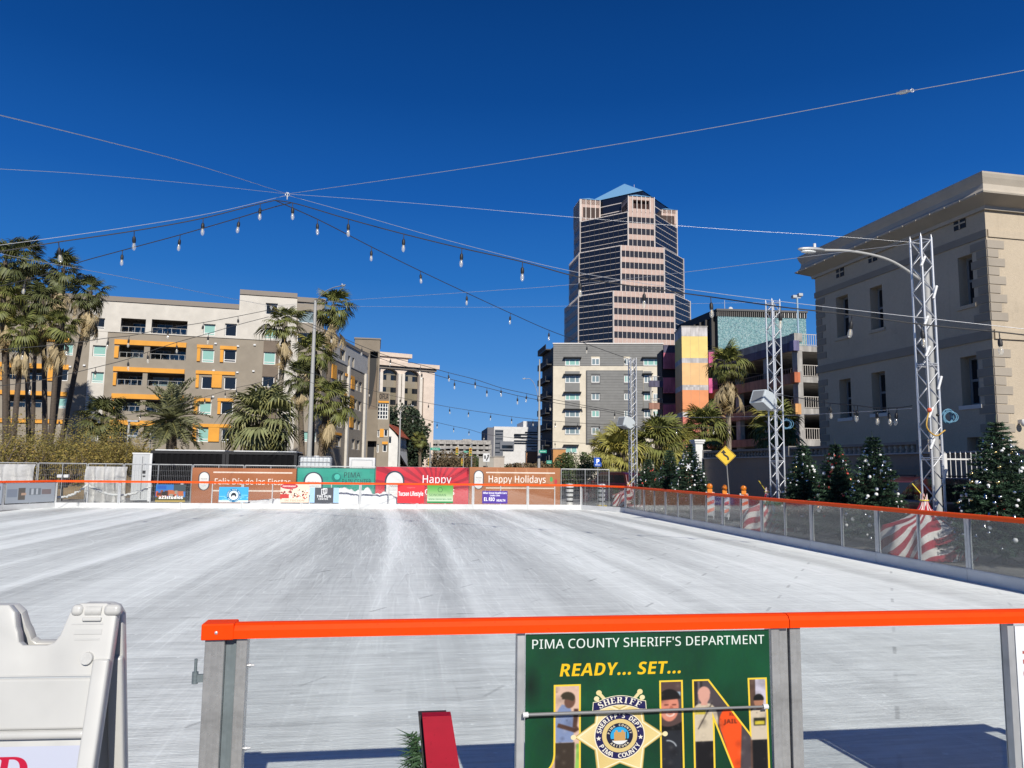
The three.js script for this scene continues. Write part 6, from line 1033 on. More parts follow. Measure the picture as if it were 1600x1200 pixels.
// ================================================================ container, tote, white cabinet behind the far fence
{
  const z = -38.6, x0 = onZ(233, 740, z).x, x1 = onZ(463, 740, z).x, h = onZ(340, 705, z).y, w = x1 - x0;
  const t = thing('shipping_container', 'long black corrugated container behind the Spanish greeting banner', 'container', V(x0, -.1, z)), H = h + .1;
  const g = []; for (let x = .1; x < w - .1; x += .28) g.push(slab([[x, .16], [x + .14, .16], [x + .14, H - .14], [x, H - .14]], .035, -.03));
  part('wall', [boxAB(0, .0, -2.4, w, H - .03, -.032)], mat([.006, .006, .007], { phys: true, roughness: .8, specularIntensity: .2 }), t);
  const rb = part('rib', g, mat([.007, .007, .008], { phys: true, roughness: .8, specularIntensity: .2 }), t); rb.userData.kind = 'stuff';
  part('rail', [boxAB(0, H - .14, -.03, w, H, .02), boxAB(0, 0, -.03, w, .15, .02)], M.black, t); for (const x of [0, w * .485, w * .51, w - .14]) part('corner_post', boxAB(x, .15, -.03, x + .14, H - .14, .026), M.black, t);
  part('roof_edge', boxAB(.2, H, -2.4, w * .5, H + .05, -.02), M.whitePl, t); part('roof_edge', boxAB(w * .56, H, -2.4, w - .05, H + .045, -.02), M.whitePl, t);
  const d = thing('storage_locker', 'tall narrow white grey corrugated locker at the left end of the container', 'locker', V(onZ(206, 740, -37.9).x, -.05, -37.9), .12), dw = onZ(232, 740, -37.9).x - onZ(206, 740, -37.9).x, dh = onZ(220, 708, -37.9).y;
  part('leaf', [boxAB(0, .1, -.06, dw, dh, 0), ...[0, 1, 2, 3].map((k) => boxAB(dw * (.06 + k * .24), .2, 0, dw * (.18 + k * .24), dh - .1, .018))], mat([.52, .54, .55], { map: T.stucco, roughness: .5 }), d); part('frame', [boxAB(dw, .05, -.07, dw + .1, dh + .05, .03), boxAB(-.03, dh, -.07, dw, dh + .07, .02)], M.whitePl, d); part('lock_bar', [bar(V(dw * .58, .2, .04), V(dw * .58, dh - .1, .04), .016, .016, 6)], M.galv, d);
  part('label_plate', [boxAB(dw * .62, dh * .6, .021, dw * .8, dh * .66, .026), boxAB(dw * .64, dh * .53, .021, dw * .8, dh * .56, .026)], M.black, d);
}
{
  const z = -36.6, x0 = onZ(467, 725, z).x, x1 = onZ(517, 725, z).x, y1 = onZ(490, 713, z).y, w = x1 - x0, t = thing('liquid_tote', 'translucent white liquid tote in a metal cage behind the teal banner', 'tote', V(x0, 0, z)), b = y1 - 1.0;
  part('tank', rbox(w / 2, b + .5, -.55, w - .06, .94, 1, .08, 3), mat([.66, .70, .72], { roughness: .35, phys: true, transmission: .15 }), t);
  const c = []; for (let i = 0; i <= 8; i++) c.push(bar(V(w * i / 8, b, 0), V(w * i / 8, y1, 0), .012, .012, 5)); for (let k = 0; k <= 4; k++) c.push(bar(V(0, b + k * .25, 0), V(w, b + k * .25, 0), .012, .012, 5)); part('cage', c, M.galv, t);
  part('pallet', boxAB(0, b - .14, -1.1, w, b - .02, 0), M.bark, t); part('pallet', boxAB(.05, 0, -1.05, w - .05, b - .15, -.05), mat([.3, .3, .3]), t); part('cap', bar(V(w / 2, y1 - .05, -.55), V(w / 2, y1 + .04, -.55), .12, .12, 14, true), M.whitePl, t);
  const z2 = -37.5, a = onZ(545, 725, z2), e = onZ(586, 725, z2), tp = onZ(565, 715, z2).y, s = thing('white_cabinet', 'white box cabinet with framed panel behind the teal banner', 'cabinet', V(a.x, 0, z2)), W = e.x - a.x;
  part('case', rbox(W / 2, tp / 2, -.5, W, tp, .9, .03), M.whitePl, s); part('panel', [boxAB(.15, tp - .9, -.049, W - .15, tp - .12, -.03)], M.white, s); part('frame', [boxAB(.12, tp - .13, -.05, W - .12, tp - .09, -.02), boxAB(.12, .2, -.05, .15, tp - .13, -.02), boxAB(W - .15, .2, -.05, W - .12, tp - .13, -.02)], M.greyPaint, s);
  part('lettering', new THREE.PlaneGeometry(W * .5, .09).translate(W * .55, tp - .62, -.026), mat([1, 1, 1], { map: canvasTex(256, 32, (x) => { x.fillStyle = '#dcdcda'; x.fillRect(0, 0, 256, 32); x.fillStyle = '#555'; F(x, 24, 'normal'); x.fillText('ICE AMERICA', 40, 25); }) }), s);
}

// ================================================================ right foreground: A-frame sign, red post with greenery
{
  const d = 2.2, TL = at(-204, 939, d), TR = at(175, 939, d), w = TR.x - TL.x, sc = w / .635, yT = at(64, 937, d).y;
  const t = thing('sandwich_board', 'white plastic folding sandwich board at the lower left with red lettering', 'sandwich board', V(TL.x, yT - 1.14 * sc, TL.z), -8.2 * RAD * .35);
  const W = w, H = 1.14 * sc, k = (px) => (px + 204) / 379 * W, yy = (py) => { const q = (py - 722) / FOCAL, s = (q * d - 217 / FOCAL * d) / (Math.cos(.2) + q * Math.sin(.2)); return H - s; };
  const lean = .20;                                           // each leaf leans out from the hinge
  const leaf = (front) => {
    const holeY = yy(1003), r = .02, up0 = k(27), up1 = k(103);
    const right = [[W, 0], [W, H - .03], [W - .012, H - .006], [W - .03, H], [up1 + .035, H], [up1 + .02, H - .006], [up1 + .010, H - .025], [up1 - .006, holeY + .03], [up1 - .02, holeY + .008], [up1 - .04, holeY], [up0 + .03, holeY], [up0 + .014, holeY + .012], [up0 + .006, holeY + .04], [up0 - .002, H - .06], [up0 - .012, H - .022], [up0 - .03, H - .004]];
    const s = polyShape([...right, ...right.map(([x, y]) => [W - x, y]).reverse()]);
    s.holes.push(new THREE.Path([[-.028, -.02], [.028, -.02], [.034, -.05], [.028, -.085], [-.028, -.085], [-.034, -.05]].map(([x, y]) => new THREE.Vector2(W / 2 + x, H + y - .015))));
    const g = [planarUV(strip(new THREE.ExtrudeGeometry(s, { depth: .022, bevelEnabled: true, bevelSize: .006, bevelThickness: .006, bevelSegments: 3, curveSegments: 6 })))];
    // raised rim round the face, thicker stiles
    const y1 = yy(1050), x1 = k(151);
    g.push(rbox(W - .013, H / 2 - .07, .034, .045, H - .16, .026, .008, 2), rbox(.013, H / 2 - .07, .034, .045, H - .16, .026, .008, 2));
    return { g, y1, x1 };
  };
  const wp = mat([.56, .56, .535], { map: again(T.stucco, .9), roughness: .38, phys: true, clearcoat: .25, clearcoatRoughness: .3 });
  const A = leaf(true), f = part('front_leaf', toCreasedNormals(merge(A.g), .5), wp, t); f.rotation.x = -lean; f.position.z = .0; f.position.set(0, 0, Math.sin(lean) * H); 
  const B = leaf(false), b = part('back_leaf', toCreasedNormals(merge(B.g), .5), wp, t); b.rotation.x = lean; b.position.set(0, 0, -Math.sin(lean) * H - .03);
  // on the front leaf: recessed sheet, the ledge above it, hinges, boss
  const y1 = yy(1050), x1 = k(163);
  part('upper_panel', [rbox(x1 / 2 + .02, (y1 + yy(1128)) / 2 + .0, .026, x1 - .04, y1 - yy(1128), .02, .009, 3)], wp, f);
  part('sill', [rbox(x1 / 2 + .02, yy(1135), .036, x1 - .05, .022, .022, .01, 3), boxAB(.03, y1 + .004, .0285, x1, y1 + .009, .031)], wp, f);
  part('shadow_gap', boxAB(.03, y1 - .001, .0282, x1 - .002, y1 + .004, .0286), M.greyPaint, f);
  const sheetW = k(162) - .02, sheetH = yy(1152);
  part('printed_sheet', new THREE.PlaneGeometry(sheetW, sheetH).translate(.02 + sheetW / 2, sheetH / 2, .0302), mat([1, 1, 1], { map: canvasTex(800, 1200, (x, ww, hh) => { x.fillStyle = '#b3b7c6'; x.fillRect(0, 0, ww, hh); x.fillStyle = '#b01030'; x.textAlign = 'right'; F(x, 150, 'bold', 'serif'); x.fillText('FIRST AID', ww * .79, 142); fit(x, 'STATION', ww * .4, 440, ww * .6, 150, 'bold', 'serif'); }), roughness: .3 }), f);
  part('hinge', [new THREE.CylinderGeometry(.017, .017, k(155) - k(130), 14).rotateZ(Math.PI / 2).translate((k(130) + k(155)) / 2, H - .016, .018), rbox((k(130) + k(155)) / 2, H - .04, .03, k(157) - k(128), .012, .012, .004)], wp, f);
  part('hinge', [rbox((k(108) + k(127)) / 2, H - .014, .02, k(127) - k(108), .034, .036, .014, 3)], wp, f); part('hinge', [rbox((k(158) + k(184)) / 2, H - .014, .02, k(184) - k(158), .034, .036, .014, 3)], wp, f);
  part('boss', [new THREE.CylinderGeometry(.017, .019, .012, 20).rotateX(Math.PI / 2).translate(k(144), yy(1021), .032)], wp, f);
  part('embossing', [boxAB(k(118), yy(984), .0283, k(160), yy(976), .0295), boxAB(k(112), yy(969), .0283, k(160), yy(966), .029), boxAB(k(120), yy(993), .0283, k(158), yy(990), .029)], wp, f);
}
{
  // red slanting board with pine greenery behind its left side
  const d = 2.55, a = at(660, 1122, d), b = at(706, 1118, d), c = at(723, 1200, d * .985), t = thing('red_board', 'red painted slanting board post in front of the glass, with greenery at its left', 'board', a.clone().setY(0)), w = b.x - a.x;
  const g = boxAB(0, -.02, -.045, w, a.y + .004, 0); const p = g.attributes.position; for (let i = 0; i < p.count; i++) { const y = p.getY(i), f = (a.y - y) / a.y; p.setX(i, p.getX(i) + f * .10 + (p.getX(i) > w / 2 ? f * .06 : 0)); p.setZ(i, p.getZ(i) + f * .22); } g.computeVertexNormals();
  part('board', planarUV(g), mat([.33, .003, .020], { roughness: .5, map: T.scuff, phys: true, specularIntensity: .25 }), t);
  const back = g.clone(); part('back_board', back.translate(-.012, -.01, -.05), mat([.02, .02, .022]), t);
  const gt = thing('pine_garland', 'green pine garland tied along the left side of the red board', 'garland', a.clone().setY(0)); const ps = []; seed = 77;
  for (let i = 0; i < 2600; i++) { const y = a.y - .06 - Math.pow(rnd(), .8) * .7, q = V(-.03 + (a.y - y) * .1 + rr(-.012, .02), y, -.05 + rr(-.03, .03) + (a.y - y) * .22), tip = q.clone().add(V(rr(-.075, .02), rr(-.05, .035), rr(-.05, .05))), s = V(rr(-1, 1), rr(-1, 1), rr(-1, 1)).normalize().multiplyScalar(.0035); ps.push(...q.clone().add(s).toArray(), ...q.clone().sub(s).toArray(), ...tip.toArray()); }
  const gg = new THREE.BufferGeometry(); gg.setAttribute('position', new THREE.Float32BufferAttribute(ps, 3)); gg.computeVertexNormals(); part('needles', gg, mat([.03, .075, .026], { side: THREE.DoubleSide, roughness: .7 }), gt); part('stem', tubeOf([V(-.02, a.y - .09, -.05), V(.01, a.y - .4, .03), V(.06, a.y - .75, .11)], .006, 16), M.bark, gt);
}

// ================================================================ palms
function tris() { const ps = [], cs = []; return { ps, cs, t(a, b, c, k = [1, 1, 1]) { for (const q of [a, b, c]) { ps.push(q.x, q.y, q.z); cs.push(...k); } }, q(a, b, c, d, k) { this.t(a, b, c, k); this.t(a, c, d, k); }, geo() { const g = new THREE.BufferGeometry(); g.setAttribute('position', new THREE.Float32BufferAttribute(ps, 3)); g.setAttribute('color', new THREE.Float32BufferAttribute(cs, 3)); g.computeVertexNormals(); return planarUV(g); } }; }
const leafMat = (c, r = .6) => mat(c, { vertexColors: true, side: THREE.DoubleSide, roughness: r, phys: true, transmission: 0 });
const LM = { fan: leafMat([.13, .145, .040]), fanDark: leafMat([.085, .098, .034]), fanGrey: leafMat([.19, .205, .10]), dead: leafMat([.36, .285, .18], .9), date: leafMat([.165, .172, .085]), yel: leafMat([.25, .235, .06]) };
// fan frond of unit length along +x, blades spread and drooping at their tips
function fanFrond(s, droop, spread = 2.5, n = 17) {
  seed = 5000 + s * 13; const T3 = tris(), pet = .42; const k0 = [.9, .9, .8];
  T3.q(V(0, 0, -.014), V(0, 0, .014), V(pet, .02, .010), V(pet, .02, -.010), [1.4, 1.2, .8]);
  for (let i = 0; i < n; i++) {
    const a = (i / (n - 1) - .5) * spread, L = (.66 - .16 * Math.abs(a) / spread * 2) * rr(.88, 1.08), d = V(Math.cos(a), 0, Math.sin(a)), sd = V(-Math.sin(a), 0, Math.cos(a)), w = .038, k = rr(.72, 1.25), col = [k, k, k * .9];
    const fold = i % 2 ? .016 : -.016, b = V(pet, .02, 0), m = b.clone().addScaledVector(d, L * .55).add(V(0, fold + .035, 0)), e = b.clone().addScaledVector(d, L * .86).add(V(0, -droop * .35 * rr(.6, 1.3), rr(-.02, .02))), f = b.clone().addScaledVector(d, L * .95).add(V(0, -droop * rr(.7, 1.4), rr(-.03, .03)));
    T3.t(b, m.clone().addScaledVector(sd, w), m.clone().addScaledVector(sd, -w), col); T3.q(m.clone().addScaledVector(sd, w), e.clone().addScaledVector(sd, w * .45), e.clone().addScaledVector(sd, -w * .45), m.clone().addScaledVector(sd, -w), col); T3.t(e.clone().addScaledVector(sd, w * .45), f, e.clone().addScaledVector(sd, -w * .45), [k * 1.1, k, k * .7]);
  }
  return T3.geo();
}
// feather frond of unit length
function pinnate(s, droop, n = 26) {
  seed = 6000 + s * 17; const T3 = tris(), P = (t) => V(t, .34 * t - droop * t * t, 0);
  for (let i = 0; i < 6; i++) { const a = P(i / 6), b = P((i + 1) / 6), w = .014 * (1 - i / 7); T3.q(a.clone().add(V(0, 0, w)), a.clone().add(V(0, 0, -w)), b.clone().add(V(0, 0, -w)), b.clone().add(V(0, 0, w)), [1.3, 1.2, .8]); }
  for (let i = 2; i < n; i++) for (const sd of [-1, 1]) { const t = i / n, p = P(t), L = .27 * Math.sin(Math.PI * Math.min(1, t * .8 + .18)) * rr(.85, 1.1), tip = p.clone().add(V(L * .55, rr(.02, .10) - .05 * t, sd * L * .85)), m = p.clone().lerp(tip, .45).add(V(0, .02, 0)), k = rr(.7, 1.25), w = V(.017, 0, 0); T3.q(p, m.clone().add(w), tip, m.clone().sub(w), [k, k, k * .9]); }
  return T3.geo();
}
const FAN = [[0, .16], [1, .28], [2, .42], [3, .22]].map(([s, d]) => fanFrond(s, d)), DEAD = [[7, .5], [8, .62]].map(([s, d]) => fanFrond(s, d, 1.2, 11)), PIN = [[0, .30], [1, .42], [2, .55]].map(([s, d]) => pinnate(s, d));
function crown(t, c, R, n, { lm = LM.fan, dead = 14, lo = -.75, hi = 1.35, geos = FAN, len = [.72, 1.12], dl = .95 } = {}) {
  for (let i = 0; i < n; i++) { const f = (i + .5) / n, el = hi - (hi - lo) * Math.pow(f, .85) + rr(-.12, .12), az = i * 2.39996 + rr(-.2, .2), m = part('frond', geos[i % geos.length], lm === LM.fan && i % 5 === 4 ? LM.yel : lm, t); m.position.copy(c).add(V(0, -.25 * R * f, 0)); m.rotation.set(0, az, 0, 'YXZ'); m.rotation.order = 'YZX'; m.rotation.set(rr(-.4, .4), az, el); const q = rr(...len) * (rnd() > .8 ? 1.16 : 1); m.scale.set(R * q, R * q, R * q * rr(.8, 1.05)); }
  for (let i = 0; i < dead; i++) { const az = i * 2.39996 + rr(-.3, .3), m = part('dead_frond', DEAD[i % 2], LM.dead, t); m.rotation.order = 'YZX'; m.position.copy(c).add(V(0, -.35 * R - rr(0, .45) * R, 0)); m.rotation.set(rr(-.5, .5), az, rr(-1.62, -.95)); m.scale.set(R * dl * rr(.6, 1.3), R * .7, R * rr(.45, .7)); }
}
function trunkGeo(a, b, r0, r1, bend = 0) { const pts = []; for (let i = 0; i <= 6; i++) { const f = i / 6; pts.push(a.clone().lerp(b, f).add(V(Math.sin(f * Math.PI) * bend, 0, 0))); } const g = new THREE.TubeGeometry(new THREE.CatmullRomCurve3(pts), 22, 1, 9, false), p = g.attributes.position, uv = g.attributes.uv, cen = new THREE.CatmullRomCurve3(pts); for (let i = 0; i < p.count; i++) { const f = uv.getX(i), c = cen.getPointAt(f), r = (r0 + (r1 - r0) * f) * (1 + .07 * ((i * 7919) % 13) / 13 + .05 * Math.sin(f * 140)); p.setXYZ(i, c.x + (p.getX(i) - c.x) * r, c.y + (p.getY(i) - c.y) * r, c.z + (p.getZ(i) - c.z) * r); uv.setXY(i, uv.getY(i) * 1.2, f * a.distanceTo(b) * .8); } g.computeVertexNormals(); return g; }
// fan palm: crown centre and a second point down the trunk in the photograph
function fanPalm(label, cx, cy, bx, by, d, Rpx, o = {}) {
  const c = at(cx, cy, d), lo = at(bx, by, d), k = (c.y + .16) / Math.max(.5, c.y - lo.y), foot = V(c.x + (lo.x - c.x) * k, -.16, c.z + (lo.z - c.z) * k), R = Rpx / FOCAL * d;
  seed = Math.round(cx * 31 + cy * 7); const t = thing(o.name || 'fan_palm', label, 'palm tree', foot, 0, o.group || 'fan palms'), rel = c.clone().sub(foot);
  part('trunk', trunkGeo(V(0, 0, 0), rel, o.r || .26, (o.r || .26) * .72, o.bend || 0), o.bark || M.bark, t);
  crown(t, rel, R, o.n || 40, o); return t;
}
const GL = 'tall fan palms at the left';
const dk = { r: .2, bark: mat([.13, .10, .075], { map: again(T.bark, 1) }), lm: LM.fanDark, n: 26, dead: 26, dl: 1.4, lo: -1.0, group: GL };
fanPalm('tall fan palm with crown touching the left picture edge', 8, 408, 12, 640, 60, 40, dk);
fanPalm('tallest fan palm near the left edge, crown just below the upper bulb string', 38, 402, 44, 640, 64, 37, dk);
fanPalm('tall fan palm second from the right of the left clump', 99, 420, 78, 640, 62, 36, { ...dk, bend: .5 });
fanPalm('slanting fan palm with long bare trunk, rightmost of the left clump', 142, 455, 101, 665, 58, 34, { ...dk, r: .2, dead: 26, dl: 1.5 });
fanPalm('fan palm with heavy brown skirt low at the left edge', 6, 466, 8, 640, 56, 40, { ...dk, lm: LM.fan, dead: 26 });
fanPalm('fan palm with brown skirt in the middle of the left clump', 68, 470, 70, 640, 57, 38, { ...dk, dead: 26 });
fanPalm('lower fan palm in the left clump in front of the orange balconies', 92, 508, 82, 650, 55, 32, { ...dk, lm: LM.fan, dead: 22 });
fanPalm('lowest fan palm of the left clump with pale brown skirt', 36, 516, 24, 650, 54, 34, { ...dk, lm: LM.fan, dead: 24 });
fanPalm('thin fan palm behind the left clump', 58, 440, 52, 640, 68, 30, { ...dk, r: .18 });
fanPalm('fan palm left of the tall street lamp, its trunk pale', 446, 502, 437, 625, 68, 37, { dead: 26, dl: 1.15, n: 24, bark: mat([.36, .31, .25], { map: again(T.bark, 1) }) });
fanPalm('tall fan palm just right of the lamp head, crown above the apartment roof', 521, 476, 505, 700, 73, 36, { dead: 24, dl: 1.2, n: 28, lo: -1.1 });
fanPalm('fan palm directly behind the street lamp pole', 492, 548, 486, 720, 66, 36, { dead: 24, dl: 1.2, n: 28 });
fanPalm('fan palm with dark trunk left of the lamp pole, below the others', 468, 588, 472, 720, 64, 32, { lm: LM.fanDark, dead: 18, n: 26 });
fanPalm('broad fan palm right of the lamp pole, lowest of that group', 513, 622, 501, 725, 61, 42, { dead: 26, dl: 1.15, n: 28, r: .36 });
fanPalm('short bushy fan palm in front of the apartments, left of the lamp pole', 412, 650, 411, 725, 55, 62, { lm: LM.fanGrey, n: 54, dead: 10, lo: -1.0, r: .4, group: 'low palms' });
fanPalm('small dark fan palm above the yellow bushes', 163, 650, 163, 720, 52, 40, { lm: LM.fanDark, n: 30, dead: 4, group: 'low palms' });
fanPalm('date palm with long arching feather fronds before the apartments', 268, 650, 268, 720, 54, 58, { name: 'date_palm', geos: PIN, lm: LM.date, n: 64, dead: 6, lo: -.9, len: [.85, 1.1], r: .4, group: 'date palms' });
fanPalm('small fan palm between the white house and the street', 656, 686, 656, 728, 118, 15, { n: 26, dead: 8, dl: .8 });
fanPalm('tall fan palm with long brown skirt in front of the parking garage', 1137, 568, 1139, 700, 62, 34, { n: 34, dead: 34, dl: 1.5, lo: -.7, r: .22, bark: mat([.40, .33, .25], { map: again(T.bark, 1) }) });
fanPalm('bushy low fan palm left of the tall palm by the striped tower', 1100, 668, 1100, 715, 56, 42, { n: 44, dead: 16, group: 'low palms' });
fanPalm('bushy low fan palm right of the middle truss tower', 1212, 668, 1212, 715, 54, 44, { n: 40, dead: 10, group: 'low palms' });
fanPalm('large low fan palm between the farthest truss tower and the Christmas trees', 1028, 690, 1028, 735, 48, 50, { n: 48, dead: 6, group: 'low palms', lo: -.6 });
fanPalm('low fan palm left of the farthest truss tower', 968, 706, 968, 740, 47, 46, { n: 44, dead: 4, lm: LM.yel, group: 'low palms', lo: -.6 });
fanPalm('small fan palm in front of the grey siding', 942, 694, 942, 735, 60, 24, { n: 30, dead: 4, lm: LM.yel, group: 'low palms' });
fanPalm('low fan palm behind the small fan palm by the farthest truss tower', 975, 683, 975, 735, 56, 30, { n: 34, dead: 4, group: 'low palms' });
fanPalm('low fan palm behind the star-topped Christmas tree', 1062, 700, 1062, 735, 52, 36, { n: 34, dead: 4, lm: LM.yel, group: 'low palms' });

// ================================================================ shrubs and small trees
M.twig = mat([.19, .16, .08], { roughness: .9 });
// branching wood with thin leaf sprays at the twig ends
function shrub(name, label, cat, foot, W, H, D, o = {}) {
  seed = o.seed || 31; const t = thing(name, label, cat, foot, 0, o.group), wood = [], T3 = tris(), n = o.leaves || 4000, s = o.leaf || .09, stems = o.stems || 6, tips = [];
  const grow = (p, d, L, r, lv) => { const m = p.clone().addScaledVector(d, L * .55).add(V(rr(-.06, .06) * L, 0, rr(-.06, .06) * L)), e = p.clone().addScaledVector(d, L); wood.push(bar(p, m, r, r * .82, 5), bar(m, e, r * .82, r * .6, 5)); if (lv === 0) { tips.push([p, e]); return; } tips.push([m, e]); const k = lv > 1 ? 3 : 3; for (let i = 0; i < k; i++) grow(i ? e : m, d.clone().add(V(rr(-.75, .75), rr(-.25, .5), rr(-.75, .75))).normalize(), L * rr(.55, .8), r * .58, lv - 1); };
  for (let i = 0; i < stems; i++) { const a = i / stems * 6.283 + rr(-.3, .3); grow(V(rr(-.1, .1), 0, rr(-.1, .1)), V(Math.cos(a) * W / H * .55, 1, Math.sin(a) * D / H * .55).normalize(), H * .36, o.r || .05, 2); }
  part('branches', wood, o.wood || M.bark, t);
  if (n) {
    for (let i = 0; i < n; i++) {
      let c; const useTip = rnd() < (o.tipShare ?? .45); const clump = [];
      if (useTip && tips.length) { const q = tips[Math.floor(rnd() * tips.length)]; c = q[0].clone().lerp(q[1], rr(.3, 1.15)).add(V(rr(-1, 1), rr(-.7, .7), rr(-1, 1)).multiplyScalar(.16 * H / 3 + .05)); }
      else { let x, y, z, g = 0; do { x = rr(-1, 1); y = rr(-.15, 1); z = rr(-1, 1); g++; } while ((x * x + Math.pow((y - .45) / .6, 2) + z * z > 1 || fbm(x * 2.6 + 9 + (o.seed || 0), y * 3 + z * 1.7 + 4, 0, 3) < (o.gap ?? .44)) && g < 30); c = V(x * W / 2, H * (.22 + y * .8), z * D / 2); }
      const u = V(rr(-1, 1), rr(-.6, 1), rr(-1, 1)).normalize(), w = V(rr(-1, 1), rr(-1, 1), rr(-1, 1)).cross(u).normalize(), L = s * rr(.6, 1.5), ww = L * (o.thin || .3), k = rr(.55, 1.35); const col = [k * rr(.9, 1.15), k, k * rr(.8, 1.1)];
      T3.q(c.clone().addScaledVector(u, -L / 2), c.clone().addScaledVector(w, ww), c.clone().addScaledVector(u, L / 2), c.clone().addScaledVector(w, -ww), col);
    }
    part('foliage', T3.geo(), o.lm, t);
  }
  return t;
}
const olive = leafMat([.225, .178, .044], .8), oliveD = leafMat([.165, .145, .04], .8), green = leafMat([.055, .085, .022], .7), pineG = leafMat([.026, .046, .022], .8), brownT = leafMat([.14, .105, .06], .9);
const G = (px, d, y = -.16) => at(px, 735, d).setY(y);
shrub('palo_verde_tree', 'small multi-stemmed tree with sparse yellow-green twigs behind the far left glass', 'tree', G(90, 38.5), 5.4, 3.6, 3.4, { seed: 11, leaves: 5200, leaf: .11, stems: 7, r: .075, lm: olive, tipShare: .8, thin: .22, gap: .5 });
shrub('palo_verde_tree', 'leaning multi-stemmed tree with sparse yellow-green twigs at the left picture edge', 'tree', G(5, 38), 5.6, 4.3, 3.2, { seed: 12, leaves: 4200, leaf: .11, stems: 7, r: .085, lm: olive, tipShare: .85, thin: .22, gap: .52 });
for (const [px, d, W, H, s, m, label] of [[172, 44, 4.8, 4.5, 21, olive, 'dense yellow-green bush left of the container'], [130, 47, 4.6, 4.9, 22, oliveD, 'yellow-green bush behind the sparse tree'], [205, 50, 4.8, 3.9, 23, olive, 'yellow-green bush under the small dark palm'], [62, 49, 6, 5.2, 24, oliveD, 'yellow-green bush below the tall left palms'], [255, 50, 5, 3.0, 25, olive, 'low yellow-green bush under the date palm'], [320, 52, 5.5, 2.5, 26, oliveD, 'low olive bush behind the container'], [15, 52, 5, 3.8, 27, oliveD, 'olive bush at the left edge under the palms']])
  shrub('desert_bush', label, 'bush', G(px, d), W, H, W * .7, { seed: s, leaves: 8500, leaf: .115, lm: m, stems: 11, gap: .52, thin: .2, tipShare: .8, r: .045, wood: M.twig, group: 'desert bushes' });
shrub('green_bush', 'dense round green bush in front of the grey building, left of the parking sign', 'bush', G(900, 64), 4.4, 3.3, 3.2, { seed: 41, leaves: 11000, leaf: .15, lm: green, gap: .34 });
shrub('pine_tree', 'dark green pine tree in front of the arched office tower', 'tree', G(626, 135), 9, 13, 7, { seed: 51, leaves: 9000, leaf: .55, lm: pineG, gap: .40, r: .22, stems: 5 });
shrub('pine_tree', 'lower dark pine tree behind the red roof', 'tree', G(642, 138), 6.5, 8.6, 6, { seed: 52, leaves: 6000, leaf: .5, lm: pineG, gap: .40, r: .2, stems: 5 });
for (const [px, d, W, H, s, m, label] of [[690, 150, 7, 5.4, 61, brownT, 'bare brown street tree left of the traffic signals'], [715, 160, 8, 5.6, 62, brownT, 'bare brown street tree behind the traffic signals'], [738, 170, 7, 4.8, 63, green, 'dark green street tree right of the traffic signals'], [815, 120, 7, 2.8, 64, brownT, 'brown twiggy bush right of the keep right sign'], [778, 180, 8, 3.4, 65, green, 'low dark green trees before the white office'], [850, 130, 4, 3.2, 66, brownT, 'small brown tree at the foot of the grey block']])
  shrub('street_tree', label, 'tree', G(px, d), W, H, W * .7, { seed: s, leaves: 3500, leaf: .32, lm: m, gap: .42, r: .12, stems: 5, group: 'small trees far down the street' });
// dry earth bank behind the left fence
{
  const g = new THREE.PlaneGeometry(60, 16, 80, 20).rotateX(-Math.PI / 2).translate(-40, -.15, -46), p = g.attributes.position; for (let i = 0; i < p.count; i++) { const x = p.getX(i), z = p.getZ(i); p.setY(i, -.22 + step(-39, -44, z) * step(-13.5, -16.5, x) * (1.25 + .5 * fbm(x * .4, z * .4, 0, 3))); } g.computeVertexNormals();
  structure('earth_bank', planarUV(g), mat([.30, .215, .115], { map: T.dirt, roughness: .97, bumpMap: T.stuccoBump, bumpScale: .03 }));
}
{ const p = at(145, 724, 42), t = thing('boulder', 'brown boulder above the white tarp', 'boulder', p.clone().setY(.9)); const g = new THREE.IcosahedronGeometry(.55, 3), q = g.attributes.position; for (let i = 0; i < q.count; i++) { const k = 1 + .35 * (fbm(q.getX(i) * 2 + 5, q.getY(i) * 2 + q.getZ(i) * 2 + 5, 0, 3) - .45); q.setXYZ(i, q.getX(i) * k * 1.2, q.getY(i) * k * .8, q.getZ(i) * k); } g.computeVertexNormals(); part('rock', g, mat([.22, .14, .1], { map: T.dirt }), t); }
{ // hooded white and black thing on the tree stem: pair of floodlights
  const p = at(99, 744, 35.2), t = thing('site_floodlight', 'white topped black floodlight beside the small tree behind the far glass', 'floodlight', p.clone().setY(0)); part('post', bar(V(0, 0, 0), V(0, p.y - .1, 0), .05, .04, 8), M.black, t); for (const s of [-1, 1]) part('lamp_head', rbox(s * .14, p.y, 0, .22, .16, .2, .04), s < 0 ? M.whitePl : M.white, t); part('body', rbox(.05, p.y - .32, 0, .3, .42, .24, .03), M.black, t); }
{ // festoon of white rope along the left fence and on the far glass
  for (const [a, b, label] of [[[60, 764], [137, 757], 'white garland drooping along the far glass, left one'], [[137, 757], [238, 758], 'white garland drooping along the far glass in front of the white tarp']]) { const A = onZ(...a, FZ - .5), B = onZ(...b, FZ - .5), pts = []; for (let i = 0; i <= 12; i++) { const f = i / 12; pts.push(A.clone().lerp(B, f).add(V(0, -.42 * 4 * f * (1 - f), 0))); } seed = 3; const g = []; const cv = new THREE.CatmullRomCurve3(pts); for (let i = 0; i < 44; i++) { const q = cv.getPoint(i / 44); g.push(new THREE.IcosahedronGeometry(rr(.035, .065), 0).translate(q.x + rr(-.02, .02), q.y + rr(-.02, .02), q.z)); } const m = solo('white_garland', [merge(g), tubeOf(pts, .012, 30)], mat([.66, .66, .64], { roughness: .7 }), label, 'garland', 'white garlands on the far glass'); } }

